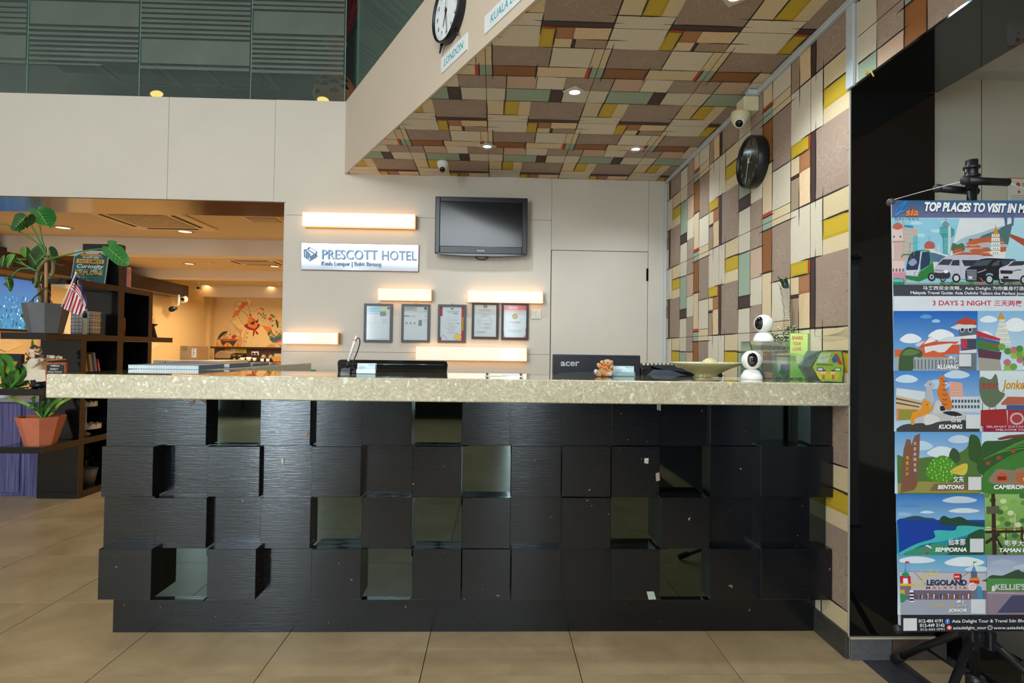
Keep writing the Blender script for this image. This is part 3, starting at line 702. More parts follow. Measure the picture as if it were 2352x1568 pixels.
# stew pots, flames, steam
P.blob(m_([(160, 920), (190, 830), (260, 760), (355, 745), (330, 780), (240, 850), (165, 920)]), '#4b3a33', px=True)
for k in range(9):
    x = 150+k*48; P.blob(m_([(x, 1040), (x-12, 985), (x+8, 935+(k % 3)*14), (x+26, 990), (x+40, 1040)]), ('#e98a1f', '#f2b33a')[k % 2], px=True)
P.poly(m_([(215, 910), (545, 910), (500, 975), (460, 1035), (380, 965), (330, 960), (280, 1020), (240, 985)]), '#4a403c', px=True)
P.blob(m_([(195, 905), (260, 885), (380, 890), (480, 885), (545, 900), (540, 925), (420, 925), (340, 935), (230, 920)]), '#c9601c', px=True)
for pts in ([(365, 630), (335, 670), (375, 740)], [(415, 705), (395, 750), (410, 800)], [(480, 710), (490, 760), (430, 800)]): P.curve(m_(pts), 1.0, '#e5b03c', px=True)
P.blob(m_([(430, 850), (470, 815), (525, 830), (500, 870), (450, 885)]), '#c2311c', px=True)
for x, y, c in ((300, 830, '#6b4226'), (330, 800, '#6b4226'), (400, 810, '#5a3318'), (345, 860, '#b5391c'), (280, 860, '#7a4a24'), (320, 870, '#a33a1a'), (550, 855, '#c2411c')): P.ell(*m_([(x, y)])[0], 14/SC, 9/SC, c, px=True, a=x*.1, n=8)
# bowl of salad and flying vegetables
P.blob(m_([(1020, 650), (1150, 665), (1190, 700), (1130, 760), (1080, 720)]), skin, px=True)
P.blob(m_([(1150, 880), (1260, 860), (1400, 840), (1400, 930), (1290, 955), (1200, 950)]), '#3f6b80', px=True)
for k in range(7): P.ell(*m_([(1270+k*20, 958-k*7)])[0], 15/SC, 17/SC, '#e2603c', px=True, n=10)
rv = random.Random(3)
for k in range(44):
    x, y = 1120+rv.random()*270, 735+rv.random()*125; c = rv.choice(['#3f6b2a', '#5f8a2c', '#2f5a2a', '#c2411c', '#8aa83a', '#d8742c', '#4d7a2a', '#6f2a3a'])
    P.ell(*m_([(x, y)])[0], rv.uniform(10, 24)/SC, rv.uniform(8, 14)/SC, c, px=True, a=rv.random()*3, n=8)
P.ell(*m_([(1155, 695)])[0], 30/SC, 30/SC, '#e8862c', px=True)
P.curve(m_([(965, 320), (1010, 315), (1045, 360)]), 2.0, '#c43a20', px=True); P.blob(m_([(925, 395), (970, 400), (955, 425), (935, 415)]), '#c9482c', px=True)
P.curve(m_([(1030, 420), (1060, 470), (1110, 520)]), .6, '#4c6b2c', px=True)
for x, y in ((990, 437), (1030, 412), (1024, 478), (1072, 447), (1060, 503)): P.ell(*m_([(x, y)])[0], 20/SC, 11/SC, '#3f6b2a', px=True, a=x*.02, n=8)
P.blob(m_([(1160, 430), (1200, 425), (1245, 470), (1240, 495), (1190, 475)]), '#5f8a2c', px=True)
P.ell(*m_([(1162, 515)])[0], 31/SC, 31/SC, '#cf3c22', px=True); P.curve(m_([(1190, 580), (1205, 545), (1240, 538)]), 1.7, '#d0552c', px=True)
P.blob(m_([(1265, 530), (1300, 545), (1320, 620), (1310, 690), (1280, 630)]), '#33602c', px=True)
for x, y, c in ((1140, 378, ink), (1143, 587, '#5a3a4a'), (1248, 613, ink), (1275, 478, ink), (1350, 575, ink), (1203, 638, '#3f6b2a'), (850, 365, ink), (910, 345, ink), (785, 362, ink), (915, 432, ink), (1140, 632, ink), (1030, 545, ink), (1355, 670, ink), (975, 505, '#b5601c')): P.ell(*m_([(x, y)])[0], (22 if y == 638 else 8)/SC, (16 if y == 638 else 6)/SC, c, px=True, n=7, a=1)
P.poly(m_([(1335, 980), (1410, 985), (1405, 1062), (1330, 1060)]), '#e8c08c', px=True)
for k in range(6): P.ell(*m_([(1345+k*11, 1000+(k*37) % 50)])[0], 10/SC, 12/SC, '#c2311c', px=True, n=7)
for k in range(6): P.curve(m_([(1430+k*11, 1060), (1436+k*9, 1020), (1440+k*10, 985)]), .8, ('#5f7a2c', '#c9b03c')[k % 2], px=True)
t = P.build('painted_mural', printmat('mural_print', .7, .05, 20)); tag(t, 'wall painting of a moustached chef tasting, with pots and flying vegetables', 'mural')
# hexagon tiles on the pilaster
for k in range(4):
    x, y = [(461, 706), (461, 730), (460, 754), (459, 777)][k]; c = U(x, y, Y=12.9)
    g = MB(); pts = [(c.x+.09*math.cos(a), 12.899, c.z+.12*math.sin(a)) for a in [PI/6+q*PI/3 for q in range(6)]]; g.prism(pts, (0, -.012, 0))
    o = g.build('hexagon_plaque', M('hex_plaque', '#ead3a6', .6)); tag(o, 'cream hexagon plaque on the cafe pilaster, %s from the top' % ['first', 'second', 'third', 'fourth'][k], 'wall decoration', 'hexagon plaques on the pilaster')
# cafe back counter and its fittings
bcx0, bcx1 = U(492, 815, Y=12.6).x, XO-.03
zt_ = U(600, 797, Y=12.5).z; zc_ = U(600, 829, Y=12.2).z
dk = M('cafe_counter_brown', '#4d2f1f', .5, amt=.12, scale=4); dk2 = M('cafe_counter_dark', '#2a1a14', .35)
t = thing('cafe_back_counter', 'dark brown cafe counter with raised back panel under the mural', 'counter', ((bcx0+bcx1)/2, 12.5, 0))
MB().box(bcx0, bcx1, 12.0, 12.6, 0, zc_-.03).build('body', dk, t); MB().box(bcx0-.05, bcx1, 11.95, 12.6, zc_-.03, zc_, bev=.006).build('worktop', dk2, t)
MB().box(bcx0, bcx1, 12.6, 12.66, zc_, zt_-.03).build('back_panel', dk, t); MB().box(bcx0-.05, bcx1, 12.52, 12.72, zt_-.04, zt_).build('ledge', dk2, t)
zc2 = zc_+.0005
def cafe_x(px, Y=12.2): return U(px, 820, Y=Y).x
# cloche
xx = cafe_x(517); t = thing('bread_cloche', 'clear domed bread cloche on a wooden tray at the counter left end', 'cloche', (xx, 12.2, zc2))
MB().box(xx-.165, xx+.165, 12.08, 12.32, zc2, zc2+.05, bev=.01).build('tray', M('dark_tray', '#1c1410', .4), t)
MB().box(xx-.15, xx+.15, 12.1, 12.3, zc2+.05, zc2+.09, bev=.01).build('bread', M('bread', '#c98a48', .8), t)
g = MB(); n = 12; pr = [(xx+.17*math.cos(a), 12.09, zc2+.07+.15*math.sin(a)) for a in [PI*q/n for q in range(n+1)]]; g.prism(pr, (0, .22, 0)); g.build('dome', glassmat('cloche_clear', '#e8d8b8', .2), t)
xx = cafe_x(549); t = thing('toaster', 'black toaster with two dials on the cafe counter', 'toaster', (xx, 12.2, zc2))
MB().box(xx-.13, xx+.13, 12.1, 12.3, zc2, zc2+.14, bev=.02).build('body', M('toaster_black', '#16130f', .3), t)
for s_ in (-.055, .055):
    MB().lathe([(0, .012), (.02, .012), (.022, 0)], (xx+s_, 12.098, zc2+.035), 12, ax='Y').build('dial', chrome, t)
    MB().box(xx+s_-.03, xx+s_+.03, 12.092, 12.1, zc2+.105, zc2+.118).build('badge', M('badge_gold', '#c9a860', .4), t)
def cup(x, z, r, h, name, label, sc=1):
    o = MB().lathe([(0, 0), (r*.55, 0), (r*.6, .004), (r, h), (r*.94, h), (r*.55, .01), (0, .01)], (x, 12.08, z), 18).build(name, whitep); tag(o, label, 'cup', 'white cups on the cafe counter'); return o
cup(cafe_x(563), zc2, .055, .075, 'cup', 'white flared cup next to the toaster'); cup(cafe_x(577), zc2, .06, .085, 'cup', 'white cup standing in the middle, with packets in it'); cup(cafe_x(590), zc2, .045, .07, 'cup', 'white cup just under the wall socket')
c = U(586, 811, Y=12.59)
t = thing('wall_socket', 'double white wall socket with black plugs on the cafe back panel', 'socket', (c.x, 12.59, c.z-.04))
MB().box(c.x-.08, c.x+.08, 12.585, 12.6, c.z-.045, c.z+.045, bev=.004).build('plate', whitep, t)
for s_ in (-.035, .035): MB().box(c.x+s_-.02, c.x+s_+.02, 12.55, 12.585, c.z-.03, c.z+.01, bev=.006).build('plug', M('plug_black', '#141212', .5), t)
for k, px in enumerate((606, 622)):
    xx = cafe_x(px); t = thing('coffee_pot', ['glass coffee pot with black handle, left of the pair', 'glass coffee pot with black handle, beside the egg tray'][k], 'coffee pot', (xx, 12.2, zc2), 'coffee pots')
    MB().box(xx-.08, xx+.08, 12.1, 12.3, zc2, zc2+.05, bev=.006).build('warmer', M('warmer_black', '#141110', .4), t)
    MB().lathe([(0, .05), (.05, .05), (.062, .075), (.05, .11), (.03, .13), (.034, .145)], (xx, 12.2, zc2), 16).build('jug', glassmat('jug_glass', '#d8c8a8', .35), t)
    MB().lathe([(0, .16), (.03, .155), (.034, .14)], (xx, 12.2, zc2), 12).build('lid', MATS['warmer_black'], t)
    MB().tube(smoothcurve([(xx+.03, 12.2, zc2+.14), (xx+.075, 12.2, zc2+.14), (xx+.07, 12.2, zc2+.08)], 4), .008, 6).build('handle', MATS['warmer_black'], t)
for k, px in enumerate((603, 616)):
    xx = cafe_x(px, 12.02); tag(MB().box(xx-.035, xx+.035, 12.0, 12.006, zc2, zc2+.06).build('price_card', whitep), ['small white card standing before the left coffee pot', 'small white card standing before the right coffee pot'][k], 'card')
xx = cafe_x(652); t = thing('egg_tray', 'clear lidded tray of eggs in a wicker base by the right jamb', 'tray', (xx, 12.15, zc2))
MB().prism([(xx-.20, 12.03, zc2+.085), (xx-.16, 12.03, zc2), (xx+.16, 12.03, zc2), (xx+.16, 12.03, zc2+.085)], (0, .24, 0)).build('basket', M('wicker', '#c08a3e', .8, amt=.3, scale=60), t)
g = MB()
for i in range(5):
    for j in range(2): g.ball((xx-.12+i*.06, 12.08+j*.08, zc2+.11), (.026, .026, .032), 8)
g.build('eggs', M('egg', '#e8d8b8', .5), t)
MB().prism([(xx-.17, 12.03, zc2+.085), (xx-.13, 12.03, zc2+.17), (xx+.15, 12.03, zc2+.17), (xx+.15, 12.03, zc2+.085)], (0, .24, 0)).build('lid', glassmat('lid_clear', '#e8dcc4', .35), t)
# posters on the panel
for k, (x0, x1, cs, nm) in enumerate([(517, 529, ('#c98a1c', '#5a4a1c'), 'orange and yellow flyer on the cafe panel, left one'), (530, 541, ('#e8e0d0', '#b03a2c'), 'white flyer with a red stripe on the cafe panel'), (542, 566, ('#d6b820', '#7a8a1c'), 'wide yellow flyer on the cafe panel, under the ledge')]):
    a, b, z0, z1 = RX(x0, 799, x1, 810, 12.595); P = Paint((0, 12.597, 0), (1, 0, 0), (0, 0, 1), (0, -1, 0))
    P.rect(a, z0, b, z1, cs[0])
    for q in range(4): P.rect(a+(b-a)*.1, z0+(z1-z0)*(.15+q*.2), b-(b-a)*(.2+.1*(q % 2)), z0+(z1-z0)*(.22+q*.2), cs[1])
    tag(P.build('flyer', printmat('paper_print', .6, .05)), nm, 'flyer')
# bar ledge with folding lid and a carton
Yt = 6.4; zb_ = U(440, 828, Y=Yt).z
a0, b0 = U(352, 830, Y=Yt).x, U(506, 830, Y=Yt).x
t = thing('side_table', 'light grey high table just behind the reception return', 'table', ((a0+b0)/2, Yt+.35, 0))
tb_ = M('light_grey_laminate', '#c4bfb2', .45)
MB().prism([(a0, Yt, zb_-.05), (b0, Yt, zb_-.05), (b0+.0, Yt+.7, zb_-.05), (a0+.5, Yt+.7, zb_-.05)], (0, 0, .05)).build('table_top', tb_, t)
for (x, y) in ((a0+.1, Yt+.05), (b0-.05, Yt+.05), (a0+.58, Yt+.63), (b0-.05, Yt+.63)): MB().box(x-.02, x+.02, y-.02, y+.02, 0, zb_-.05).build('leg', tb_, t)
for q in (.18, .62): MB().lathe([(0, .003), (.008, .002), (.008, 0)], (a0+(b0-a0)*q, Yt-.001, zb_-.025), 8, ax='Y').build('screw', dk2, t)
ca, cb, cz0, cz1 = RX(413, 794, 458, 826, 6.75); zb2 = zb_
t = thing('cardboard_box', 'brown cardboard carton with a shipping label on the grey high table', 'box', ((ca+cb)/2, 6.85, zb2))
kr = M('cardboard', '#a98a66', .8, amt=.06); wmid = ca+(cb-ca)*.63
MB().box(ca, cb, 6.75, 6.95, zb2, cz1, Matrix.Translation((ca, 6.75, zb2)) @ Matrix.Rotation(-.12, 4, 'Z') @ Matrix.Translation((-ca, -6.75, -zb2)), bev=.003).build('body', kr, t)
P = Paint((ca, 6.7, 0), (math.cos(-.12), math.sin(-.12), 0), (0, 0, 1), (-.12, -1, 0)); P.O = V((ca, 6.7475, 0))
w = cb-ca; P.rect(w*.66, zb2+.03, w*.92, cz1-.03, '#e6e2da')
for k in range(5): P.rect(w*.7, zb2+.045+k*.02, w*(.78+.03*(k % 3)), zb2+.052+k*.02, '#5a5550')
P.build('shipping_label', printmat('paper_print'), t)
P = Paint(P.O, P.A, P.B, P.N); P.rect(w*.12, cz1-.05, w*.4, cz1-.005, '#98764f'); P.build('packing_tape', printmat('paper_print'), t)
# television on the left cafe wall
def onx(x, y): return U(x, y, X=XLW+.07)
p = [onx(-40, 618), onx(95, 655), onx(93, 760), onx(-40, 754)]
yA, yB_ = p[0].y, (p[1].y+p[2].y)/2; zA, zB = p[2].z, (p[0].z+p[1].z)/2
t = thing('wall_television', 'large flat television showing a blue city view on the left cafe wall', 'television', (XLW+.04, (yA+yB_)/2, zA))
MB().box(XLW+.01, XLW+.068, yA, yB_, zA-.02, zB+.02, bev=.006).build('body', M('tv_black', '#0b0b0d', .3), t)
P = Paint((XLW+.07, 0, 0), (0, 1, 0), (0, 0, 1), (1, 0, 0)); H_ = zB-zA; L_ = yB_-yA
P.grad(yA+.02, zA+.01, yB_-.02, zB-.01, '#3a7fae', '#0e5aa8')
rv = random.Random(8)
for k in range(130):
    yy = yA+.03+rv.random()*(L_-.10); zz = zA+.02+rv.random()**1.2*H_*.6; s_ = .012+.05*(1-(zz-zA)/H_)*rv.random(); P.rect(yy, zz, yy+s_*.5, zz+s_, rv.choice(['#8cc6e0', '#b8dcec', '#2c6a94', '#1c4a72', '#6aa6c8', '#3f86b4', '#1f5a7a']))
for k in range(40):
    yy = yB_-.06-rv.random()**1.3*.26; zz = zA+.03+rv.random()*H_*.42; P.ell(yy, zz, .03, .03, rv.choice(['#234a2c', '#2f5a33', '#1a3a24']), n=7)
P.build('screen', printmat('screen_print', .3, .05, emis=1.1), t)
# cream cupboard beside the television, cameras, dark stool
pc = [U(98, 660, X=XLW+.03), U(163, 775, X=XLW+.03)]
t = thing('wall_cupboard', 'cream panelled cupboard on the cafe wall behind the shelf unit', 'cupboard', (XLW+.2, 8.9, 0))
ya, yb_ = pc[0].y+.05, pc[1].y
MB().box(XLW, XLW+.3, ya, yb_, 0, 1.75, bev=.005).build('body', M('cream_cupboard', '#ddd0b8', .6), t)
for k in range(3): MB().box(XLW+.3, XLW+.315, ya+.01, yb_-.01, .05+k*.56, .58+k*.56, bev=.004).build('door', MATS['cream_cupboard'], t)

# ------------------------------------------------------------------ reception counter
def blackwood():
    mt, N, L, B = new_mat('black_lacquer'); tc = N.new('ShaderNodeTexCoord'); oi = N.new('ShaderNodeObjectInfo')
    ad = N.new('ShaderNodeVectorMath'); ad.operation = 'MULTIPLY_ADD'; L.new(oi.outputs['Random'], ad.inputs[0]); ad.inputs[1].default_value = (17, 9, 31); L.new(tc.outputs['Object'], ad.inputs[2])
    mp = N.new('ShaderNodeMapping'); mp.inputs['Scale'].default_value = (4, 4, 26); L.new(ad.outputs[0], mp.inputs[0])
    n = N.new('ShaderNodeTexNoise'); n.inputs['Scale'].default_value = 9; n.inputs['Detail'].default_value = 6; L.new(mp.outputs[0], n.inputs['Vector'])
    cr = N.new('ShaderNodeValToRGB'); cr.color_ramp.elements[0].color = (*srgb('#06080c'), 1); cr.color_ramp.elements[1].color = (*srgb('#0e1117'), 1)
    L.new(n.outputs[0], cr.inputs[0])
    # chips that show the bare wood
    n2 = N.new('ShaderNodeTexNoise'); n2.inputs['Scale'].default_value = 42; n2.inputs['Detail'].default_value = 2; L.new(ad.outputs[0], n2.inputs['Vector'])
    mr = N.new('ShaderNodeMapRange'); mr.inputs[1].default_value = .745; mr.inputs[2].default_value = .76; L.new(n2.outputs[0], mr.inputs[0])
    mx = N.new('ShaderNodeMix'); mx.data_type = 'RGBA'; L.new(mr.outputs[0], mx.inputs[0]); L.new(cr.outputs[0], mx.inputs[6]); mx.inputs[7].default_value = (*srgb('#7a5a4a'), 1)
    L.new(mx.outputs[2], B.inputs['Base Color'])
    n3 = N.new('ShaderNodeTexNoise'); n3.inputs['Scale'].default_value = 5; L.new(ad.outputs[0], n3.inputs['Vector'])
    m3 = N.new('ShaderNodeMapRange'); m3.inputs[3].default_value = .10; m3.inputs[4].default_value = .19; L.new(n3.outputs[0], m3.inputs[0]); L.new(m3.outputs[0], B.inputs['Roughness'])
    bp = N.new('ShaderNodeBump'); bp.inputs['Strength'].default_value = .2; bp.inputs['Distance'].default_value = .003
    mp2 = N.new('ShaderNodeMapping'); mp2.inputs['Scale'].default_value = (9, 9, 170); L.new(ad.outputs[0], mp2.inputs[0])
    n4 = N.new('ShaderNodeTexNoise'); n4.inputs['Scale'].default_value = 1.6; n4.inputs['Detail'].default_value = 3; L.new(mp2.outputs[0], n4.inputs['Vector']); L.new(n4.outputs[0], bp.inputs['Height']); L.new(bp.outputs[0], B.inputs['Normal'])
    B.inputs['Specular IOR Level'].default_value = .42; B.inputs['Specular Tint'].default_value = (.8, .92, 1, 1); B.inputs['Anisotropic'].default_value = .85; B.inputs['Coat Weight'].default_value = .55; B.inputs['Coat Roughness'].default_value = .10; L.new(bp.outputs[0], B.inputs['Coat Normal'])
    tg = N.new('ShaderNodeTangent'); tg.direction_type = 'RADIAL'; tg.axis = 'Z'; L.new(tg.outputs[0], B.inputs['Tangent'])
    MATS['black_lacquer'] = mt; return mt
bw = blackwood()
mirror = M('smoked_mirror', '#566260', .035, 1, amt=.08, scale=2.5)
CX0, CX1 = -1.59, XR-.004
ZB0, ZRT = .205, 1.012; RH = (ZRT-ZB0)/4; CWD = .2085
YBASE, YM = 2.422, 2.345
cn = thing('reception_counter', 'long black reception counter faced with staggered square blocks and smoked mirrors', 'counter', (-.08, 2.5, 0))
MB().box(-1.603, CX1, YBASE, YBASE+.018, 0, ZB0+.003, bev=.002).build('plinth', bw, cn)
MB().box(-1.606, -1.588, YBASE+.002, 2.72, 0, 1.012).build('side_panel', bw, cn)
cr_ = MB(); cr_.box(-1.588, CX1, YM+.02, YM+.05, ZB0, 1.012); cr_.box(-1.588, CX1, YM+.05, YM+.44, .9, .915); cr_.box(-1.588, -1.3, YM+.36, 4.2, .04, 1.012); cr_.build('carcass', M('carcass_black', '#121216', .5), cn)
# block depth by row (top to bottom) and column: 0 mirror, else how far the face stands forward
D3, D2, D1, D1b, Dp = .105, .065, .026, .046, .082
ROWS = ['cbMbabMbacbcbMb', 'dabcbabMbbbMbdb', 'cbabMbMbabMdabM', 'dMdapMbbbapMbdb']
LV = dict(d=D3, p=Dp, b=D2, c=D1b, a=D1)
cnt = 0
rvb = random.Random(12)
# measured edges of the blocks as they stand in the photograph, turned into real widths at the depth of each face
EX = [245, 354, 475, 597, 714, 830, 946, 1060, 1173, 1290, 1404, 1516, 1631, 1747, 1860, 1922]; EY = [911, 1024, 1142, 1260, 1378]
EL = [245, 232, 238, 224]; EFX = {(1, 1): 352, (3, 1): 348, (3, 3): 588}
def depth_of(r, c_):
    if not (0 <= r < 4 and 0 <= c_ < 15): return None
    ch = ROWS[r][c_]; return 0 if ch == 'M' else LV[ch]
def cell(r, c_, Y):
    pl_ = EL[r] if c_ == 0 else EFX.get((r, c_), EX[c_]); pr_ = EFX.get((r, c_+1), EX[c_+1]); ym = (EY[r]+EY[r+1])/2; xm = (pl_+pr_)/2
    x0, x1 = U(pl_, ym, Y=Y).x, U(pr_, ym, Y=Y).x; z1_, z0_ = U(xm, EY[r], Y=Y).z, U(xm, EY[r+1], Y=Y).z
    return x0, min(x1, CX1), z0_, (1.0115 if r == 0 else z1_)
for r in range(4):
    for c_ in range(15):
        D = depth_of(r, c_); ch = ROWS[r][c_]; y = YM+.02-D+rvb.uniform(-.0025, .0025) if ch != 'M' else YM+.006
        x0, x1, z0_, z1_ = cell(r, c_, y)
        ex = [0, 0, 0, 0]                       # run on behind any neighbour that stands further forward
        for q, (dr, dc) in enumerate(((0, -1), (0, 1), (1, 0), (-1, 0))):
            nd = depth_of(r+dr, c_+dc)
            if nd is not None and nd > D+.012: ex[q] = .032
        if x1-x0 < .03: continue
        gp = .0011; x0 += gp; x1 -= gp; z0_ += gp; z1_ -= gp
        a0, a1, b0, b1 = x0-ex[0], min(CX1, x1+ex[1]), z0_-ex[2], min(1.0115, z1_+ex[3])
        plus = [(a0, z0_), (x0, z0_), (x0, b0), (x1, b0), (x1, z0_), (a1, z0_), (a1, z1_), (x1, z1_), (x1, b1), (x0, b1), (x0, z1_), (a0, z1_)]
        plus = [p for k, p in enumerate(plus) if p != plus[k-1]]
        if ch == 'M':
            MB().prism([(px_, YM+.004, pz_) for px_, pz_ in plus], (0, .008, 0)).build('mirror_panel', mirror, cn)
            MB().box(x0+.001, x1-.001, YM-.012, YM+.005, z0_+.0005, z0_+.009, bev=.001).build('mirror_bead', bw, cn)
        elif max(ex) > 0: MB().prism([(px_, y, pz_) for px_, pz_ in plus], (0, YM+.022-y, 0)).build('block', bw, cn)
        else: MB().box(x0+.0005, x1-.0005, y, YM+.022, z0_+.0005, z1_-.0005, bev=.0016).build('block', bw, cn)
# screws, dots of paint and torn labels left on the blocks
sc_ = M('screw_steel', '#c9ccd0', .3, .8); tp = M('old_tape', '#8a7a72', .8, amt=.2)
def yface(x, z):
    c_ = int((x-CX0)/CWD); r = int((ZRT-z)/RH); r = max(0, min(3, r)); c_ = max(0, min(14, c_)); ch = ROWS[r][c_]
    return YM+.02-LV[ch] if ch != 'M' else YM
g = MB()
for x, y in [(413, 927), (421, 940), (464, 939), (663, 940), (690, 947), (837, 925), (1417, 944), (1450, 936), (1447, 949), (1645, 934), (1645, 949), (1910, 939), (1486, 1045), (1426, 936), (1343, 950), (1500, 955), (1865, 1052), (1848, 1080), (1680, 1031), (1666, 1062)]:
    w0 = U(x, y, Y=2.3); yy = yface(w0.x, w0.z); w0 = U(x, y, Y=yy); yy = yface(w0.x, w0.z)
    g.lathe([(0, .0022), (.0035, .002), (.0045, 0)], (w0.x, yy+.004, w0.z), 10, ax='Y')
g.build('screws', sc_, cn, kind='stuff')
for pts, col in [([(433, 924), (447, 918), (446, 927), (436, 934)], 0), ([(458, 915), (474, 915), (473, 927), (462, 921)], 0), ([(700, 990), (707, 992), (704, 1004), (698, 1000)], 0), ([(645, 1052), (652, 1053), (651, 1068), (647, 1062)], 1), ([(628, 1296), (638, 1295), (640, 1315), (630, 1317)], 0), ([(628, 1343), (640, 1342), (638, 1367), (629, 1366)], 0), ([(1506, 1087), (1514, 1084), (1516, 1103), (1507, 1105)], 0), ([(1485, 1358), (1502, 1358), (1507, 1376), (1490, 1377)], 1), ([(1480, 1052), (1490, 1052), (1489, 1065), (1480, 1063)], 1), ([(1509, 925), (1518, 925), (1518, 943), (1509, 941)], 1), ([(1580, 1190), (1586, 1188), (1583, 1196)], 0)]:
    w0 = U(*pts[0], Y=2.3); yy = yface(w0.x, w0.z)-.0012+.0
    gg = MB(); P3 = [U(x, y, Y=yy) for x, y in pts]; gg.prism(P3, (0, .004, 0)).build('torn_patch', tp if col == 0 else M('old_label', '#9aa79a', .7, amt=.3, scale=80), cn)

# ---- mother of pearl worktop -----------------------------------------
def pearl():
    mt, N, L, B = new_mat('mother_of_pearl'); tc = N.new('ShaderNodeTexCoord')
    n0 = N.new('ShaderNodeTexNoise'); n0.inputs['Scale'].default_value = 14; n0.inputs['Detail'].default_value = 2; L.new(tc.outputs['Object'], n0.inputs['Vector'])
    ad = N.new('ShaderNodeVectorMath'); ad.operation = 'MULTIPLY_ADD'; L.new(n0.outputs[1], ad.inputs[0]); ad.inputs[1].default_value = (.07, .07, .07); L.new(tc.outputs['Object'], ad.inputs[2])
    v = N.new('ShaderNodeTexVoronoi'); v.inputs['Scale'].default_value = 95; v.feature = 'F1'; L.new(ad.outputs[0], v.inputs['Vector'])
    n1 = N.new('ShaderNodeTexNoise'); n1.inputs['Scale'].default_value = 38; n1.inputs['Detail'].default_value = 5; n1.inputs['Distortion'].default_value = 2.4; L.new(ad.outputs[0], n1.inputs['Vector'])
    cr = N.new('ShaderNodeValToRGB'); e = cr.color_ramp.elements
    e[0].position = .30; e[0].color = (*srgb('#a09a80'), 1); e[1].position = .78; e[1].color = (*srgb('#dbd8c3'), 1)
    a = e.new(.48); a.color = (*srgb('#b3ac92'), 1); b = e.new(.60); b.color = (*srgb('#c0b99f'), 1)
    L.new(n1.outputs[0], cr.inputs[0])
    sp = N.new('ShaderNodeSeparateColor'); L.new(v.outputs['Color'], sp.inputs[0])
    mr = N.new('ShaderNodeMapRange'); mr.inputs[1].default_value = .9; mr.inputs[2].default_value = 1; mr.inputs[3].default_value = 0; mr.inputs[4].default_value = .55; L.new(sp.outputs[0], mr.inputs[0])
    mx = N.new('ShaderNodeMix'); mx.data_type = 'RGBA'; L.new(mr.outputs[0], mx.inputs[0]); L.new(cr.outputs[0], mx.inputs[6]); mx.inputs[7].default_value = (*srgb('#f2f3e6'), 1)
    L.new(mx.outputs[2], B.inputs['Base Color']); B.inputs['Roughness'].default_value = .42; B.inputs['Coat Weight'].default_value = .12; B.inputs['Coat Roughness'].default_value = .2
    bp = N.new('ShaderNodeBump'); bp.inputs['Strength'].default_value = .10; bp.inputs['Distance'].default_value = .002; L.new(n1.outputs[0], bp.inputs['Height']); L.new(bp.outputs[0], B.inputs['Normal'])
    MATS['mother_of_pearl'] = mt; return mt
pl = pearl()
SX0 = -1.728
ct = thing('reception_worktop', 'thick L-shaped pearly resin worktop lying on the black reception counter', 'countertop', (-.1, 2.45, 1.012))
MB().box(SX0, XR-.002, 2.19, 2.72, 1.0125, ZT, bev=.004).build('front_slab', pl, ct)
MB().box(SX0, -1.40, 2.7205, 4.28, 1.0125, ZT, bev=.004).build('return_slab', pl, ct)
# the clear polished film of resin on top mirrors what stands on it
pol = M('polished_top', '#a89f86', .03, .0, amt=.05, scale=20, spec=1.0, coat=1.0)
MB().box(SX0+.004, XR-.006, 2.194, 2.716, ZT-.0004, ZT+.0006).build('polished_face', pol, ct)
MB().box(SX0+.004, -1.404, 2.7245, 4.276, ZT-.0004, ZT+.0006).build('polished_face', pol, ct)
ZS = ZT+.0007
dt = thing('reception_desk', 'low cream work desk behind the reception counter', 'desk', (.2, 2.98, 0))
ds = M('desk_top', '#b7ac9a', .5)
MB().box(-1.28, XR-.06, 2.80, 3.2, .70, .73, bev=.004).build('desk_top', ds, dt)
for x in (-1.2, -.1, 1.3): MB().box(x-.02, x+.02, 2.84, 3.16, 0, .70).build('leg', ds, dt)

# ------------------------------------------------------------------ wall lamps, sign, television
gold = M('gold_anodised', '#c99a4c', .4, .5)
def lampmat(name, s, c='#ffdfb8'):
    mt, N, L, B = new_mat(name); tc = N.new('ShaderNodeTexCoord'); g = N.new('ShaderNodeTexNoise'); g.inputs['Scale'].default_value = 3; L.new(tc.outputs['Object'], g.inputs['Vector'])
    mr = N.new('ShaderNodeMapRange'); mr.inputs[3].default_value = s*.75; mr.inputs[4].default_value = s*1.25; L.new(g.outputs[0], mr.inputs[0])
    B.inputs['Base Color'].default_value = (.8, .76, .7, 1); B.inputs['Roughness'].default_value = .08; B.inputs['Emission Color'].default_value = (*srgb(c), 1); L.new(mr.outputs[0], B.inputs['Emission Strength'])
    MATS[name] = mt; return mt
lface = lampmat('lamp_diffuser', .62, '#ffdcb4'); lside = lampmat('lamp_edge_glow', 4.6, '#ffb14d')
def wall_lamp(x0, y0, x1, y1, label, d=.075, ov=0):
    a, b, z0, z1 = RX(x0, y0, x1, y1, YB-d)
    t = thing('wall_light', label, 'wall lamp', ((a+b)/2, YB-.02, z0), 'acrylic bar lamps on the reception wall')
    MB().box(a, b, YB-d, YB-d+.034, z0, z1, bev=.003).build('diffuser', lface, t)
    MB().box(a+.006, b-.006, YB-d+.034, YB-.012, z0+.006, z1-.006).build('light_edge', lside, t)
    if x0 < 668: MB().box(XO+.004, b-.004, YB-.012, YB+.001, z0+.004, z1-.004).build('back_plate', gold, t)
    else: MB().box(a+.002, b-.002, YB-.012, YB+.001, z0+.002, z1-.002).build('back_plate', gold, t)
    MB().box(b, b+.006, YB-d+.006, YB-.004, z0+.002, z1-.002).build('end_cap', gold, t)
    return t
wall_lamp(694, 489, 953, 521, 'long glowing acrylic bar lamp above the hotel name plate')
wall_lamp(868, 663, 990, 690, 'short glowing bar lamp above the first two framed certificates')
wall_lamp(1074, 668, 1247, 695, 'glowing bar lamp touching the tops of the two right certificates')
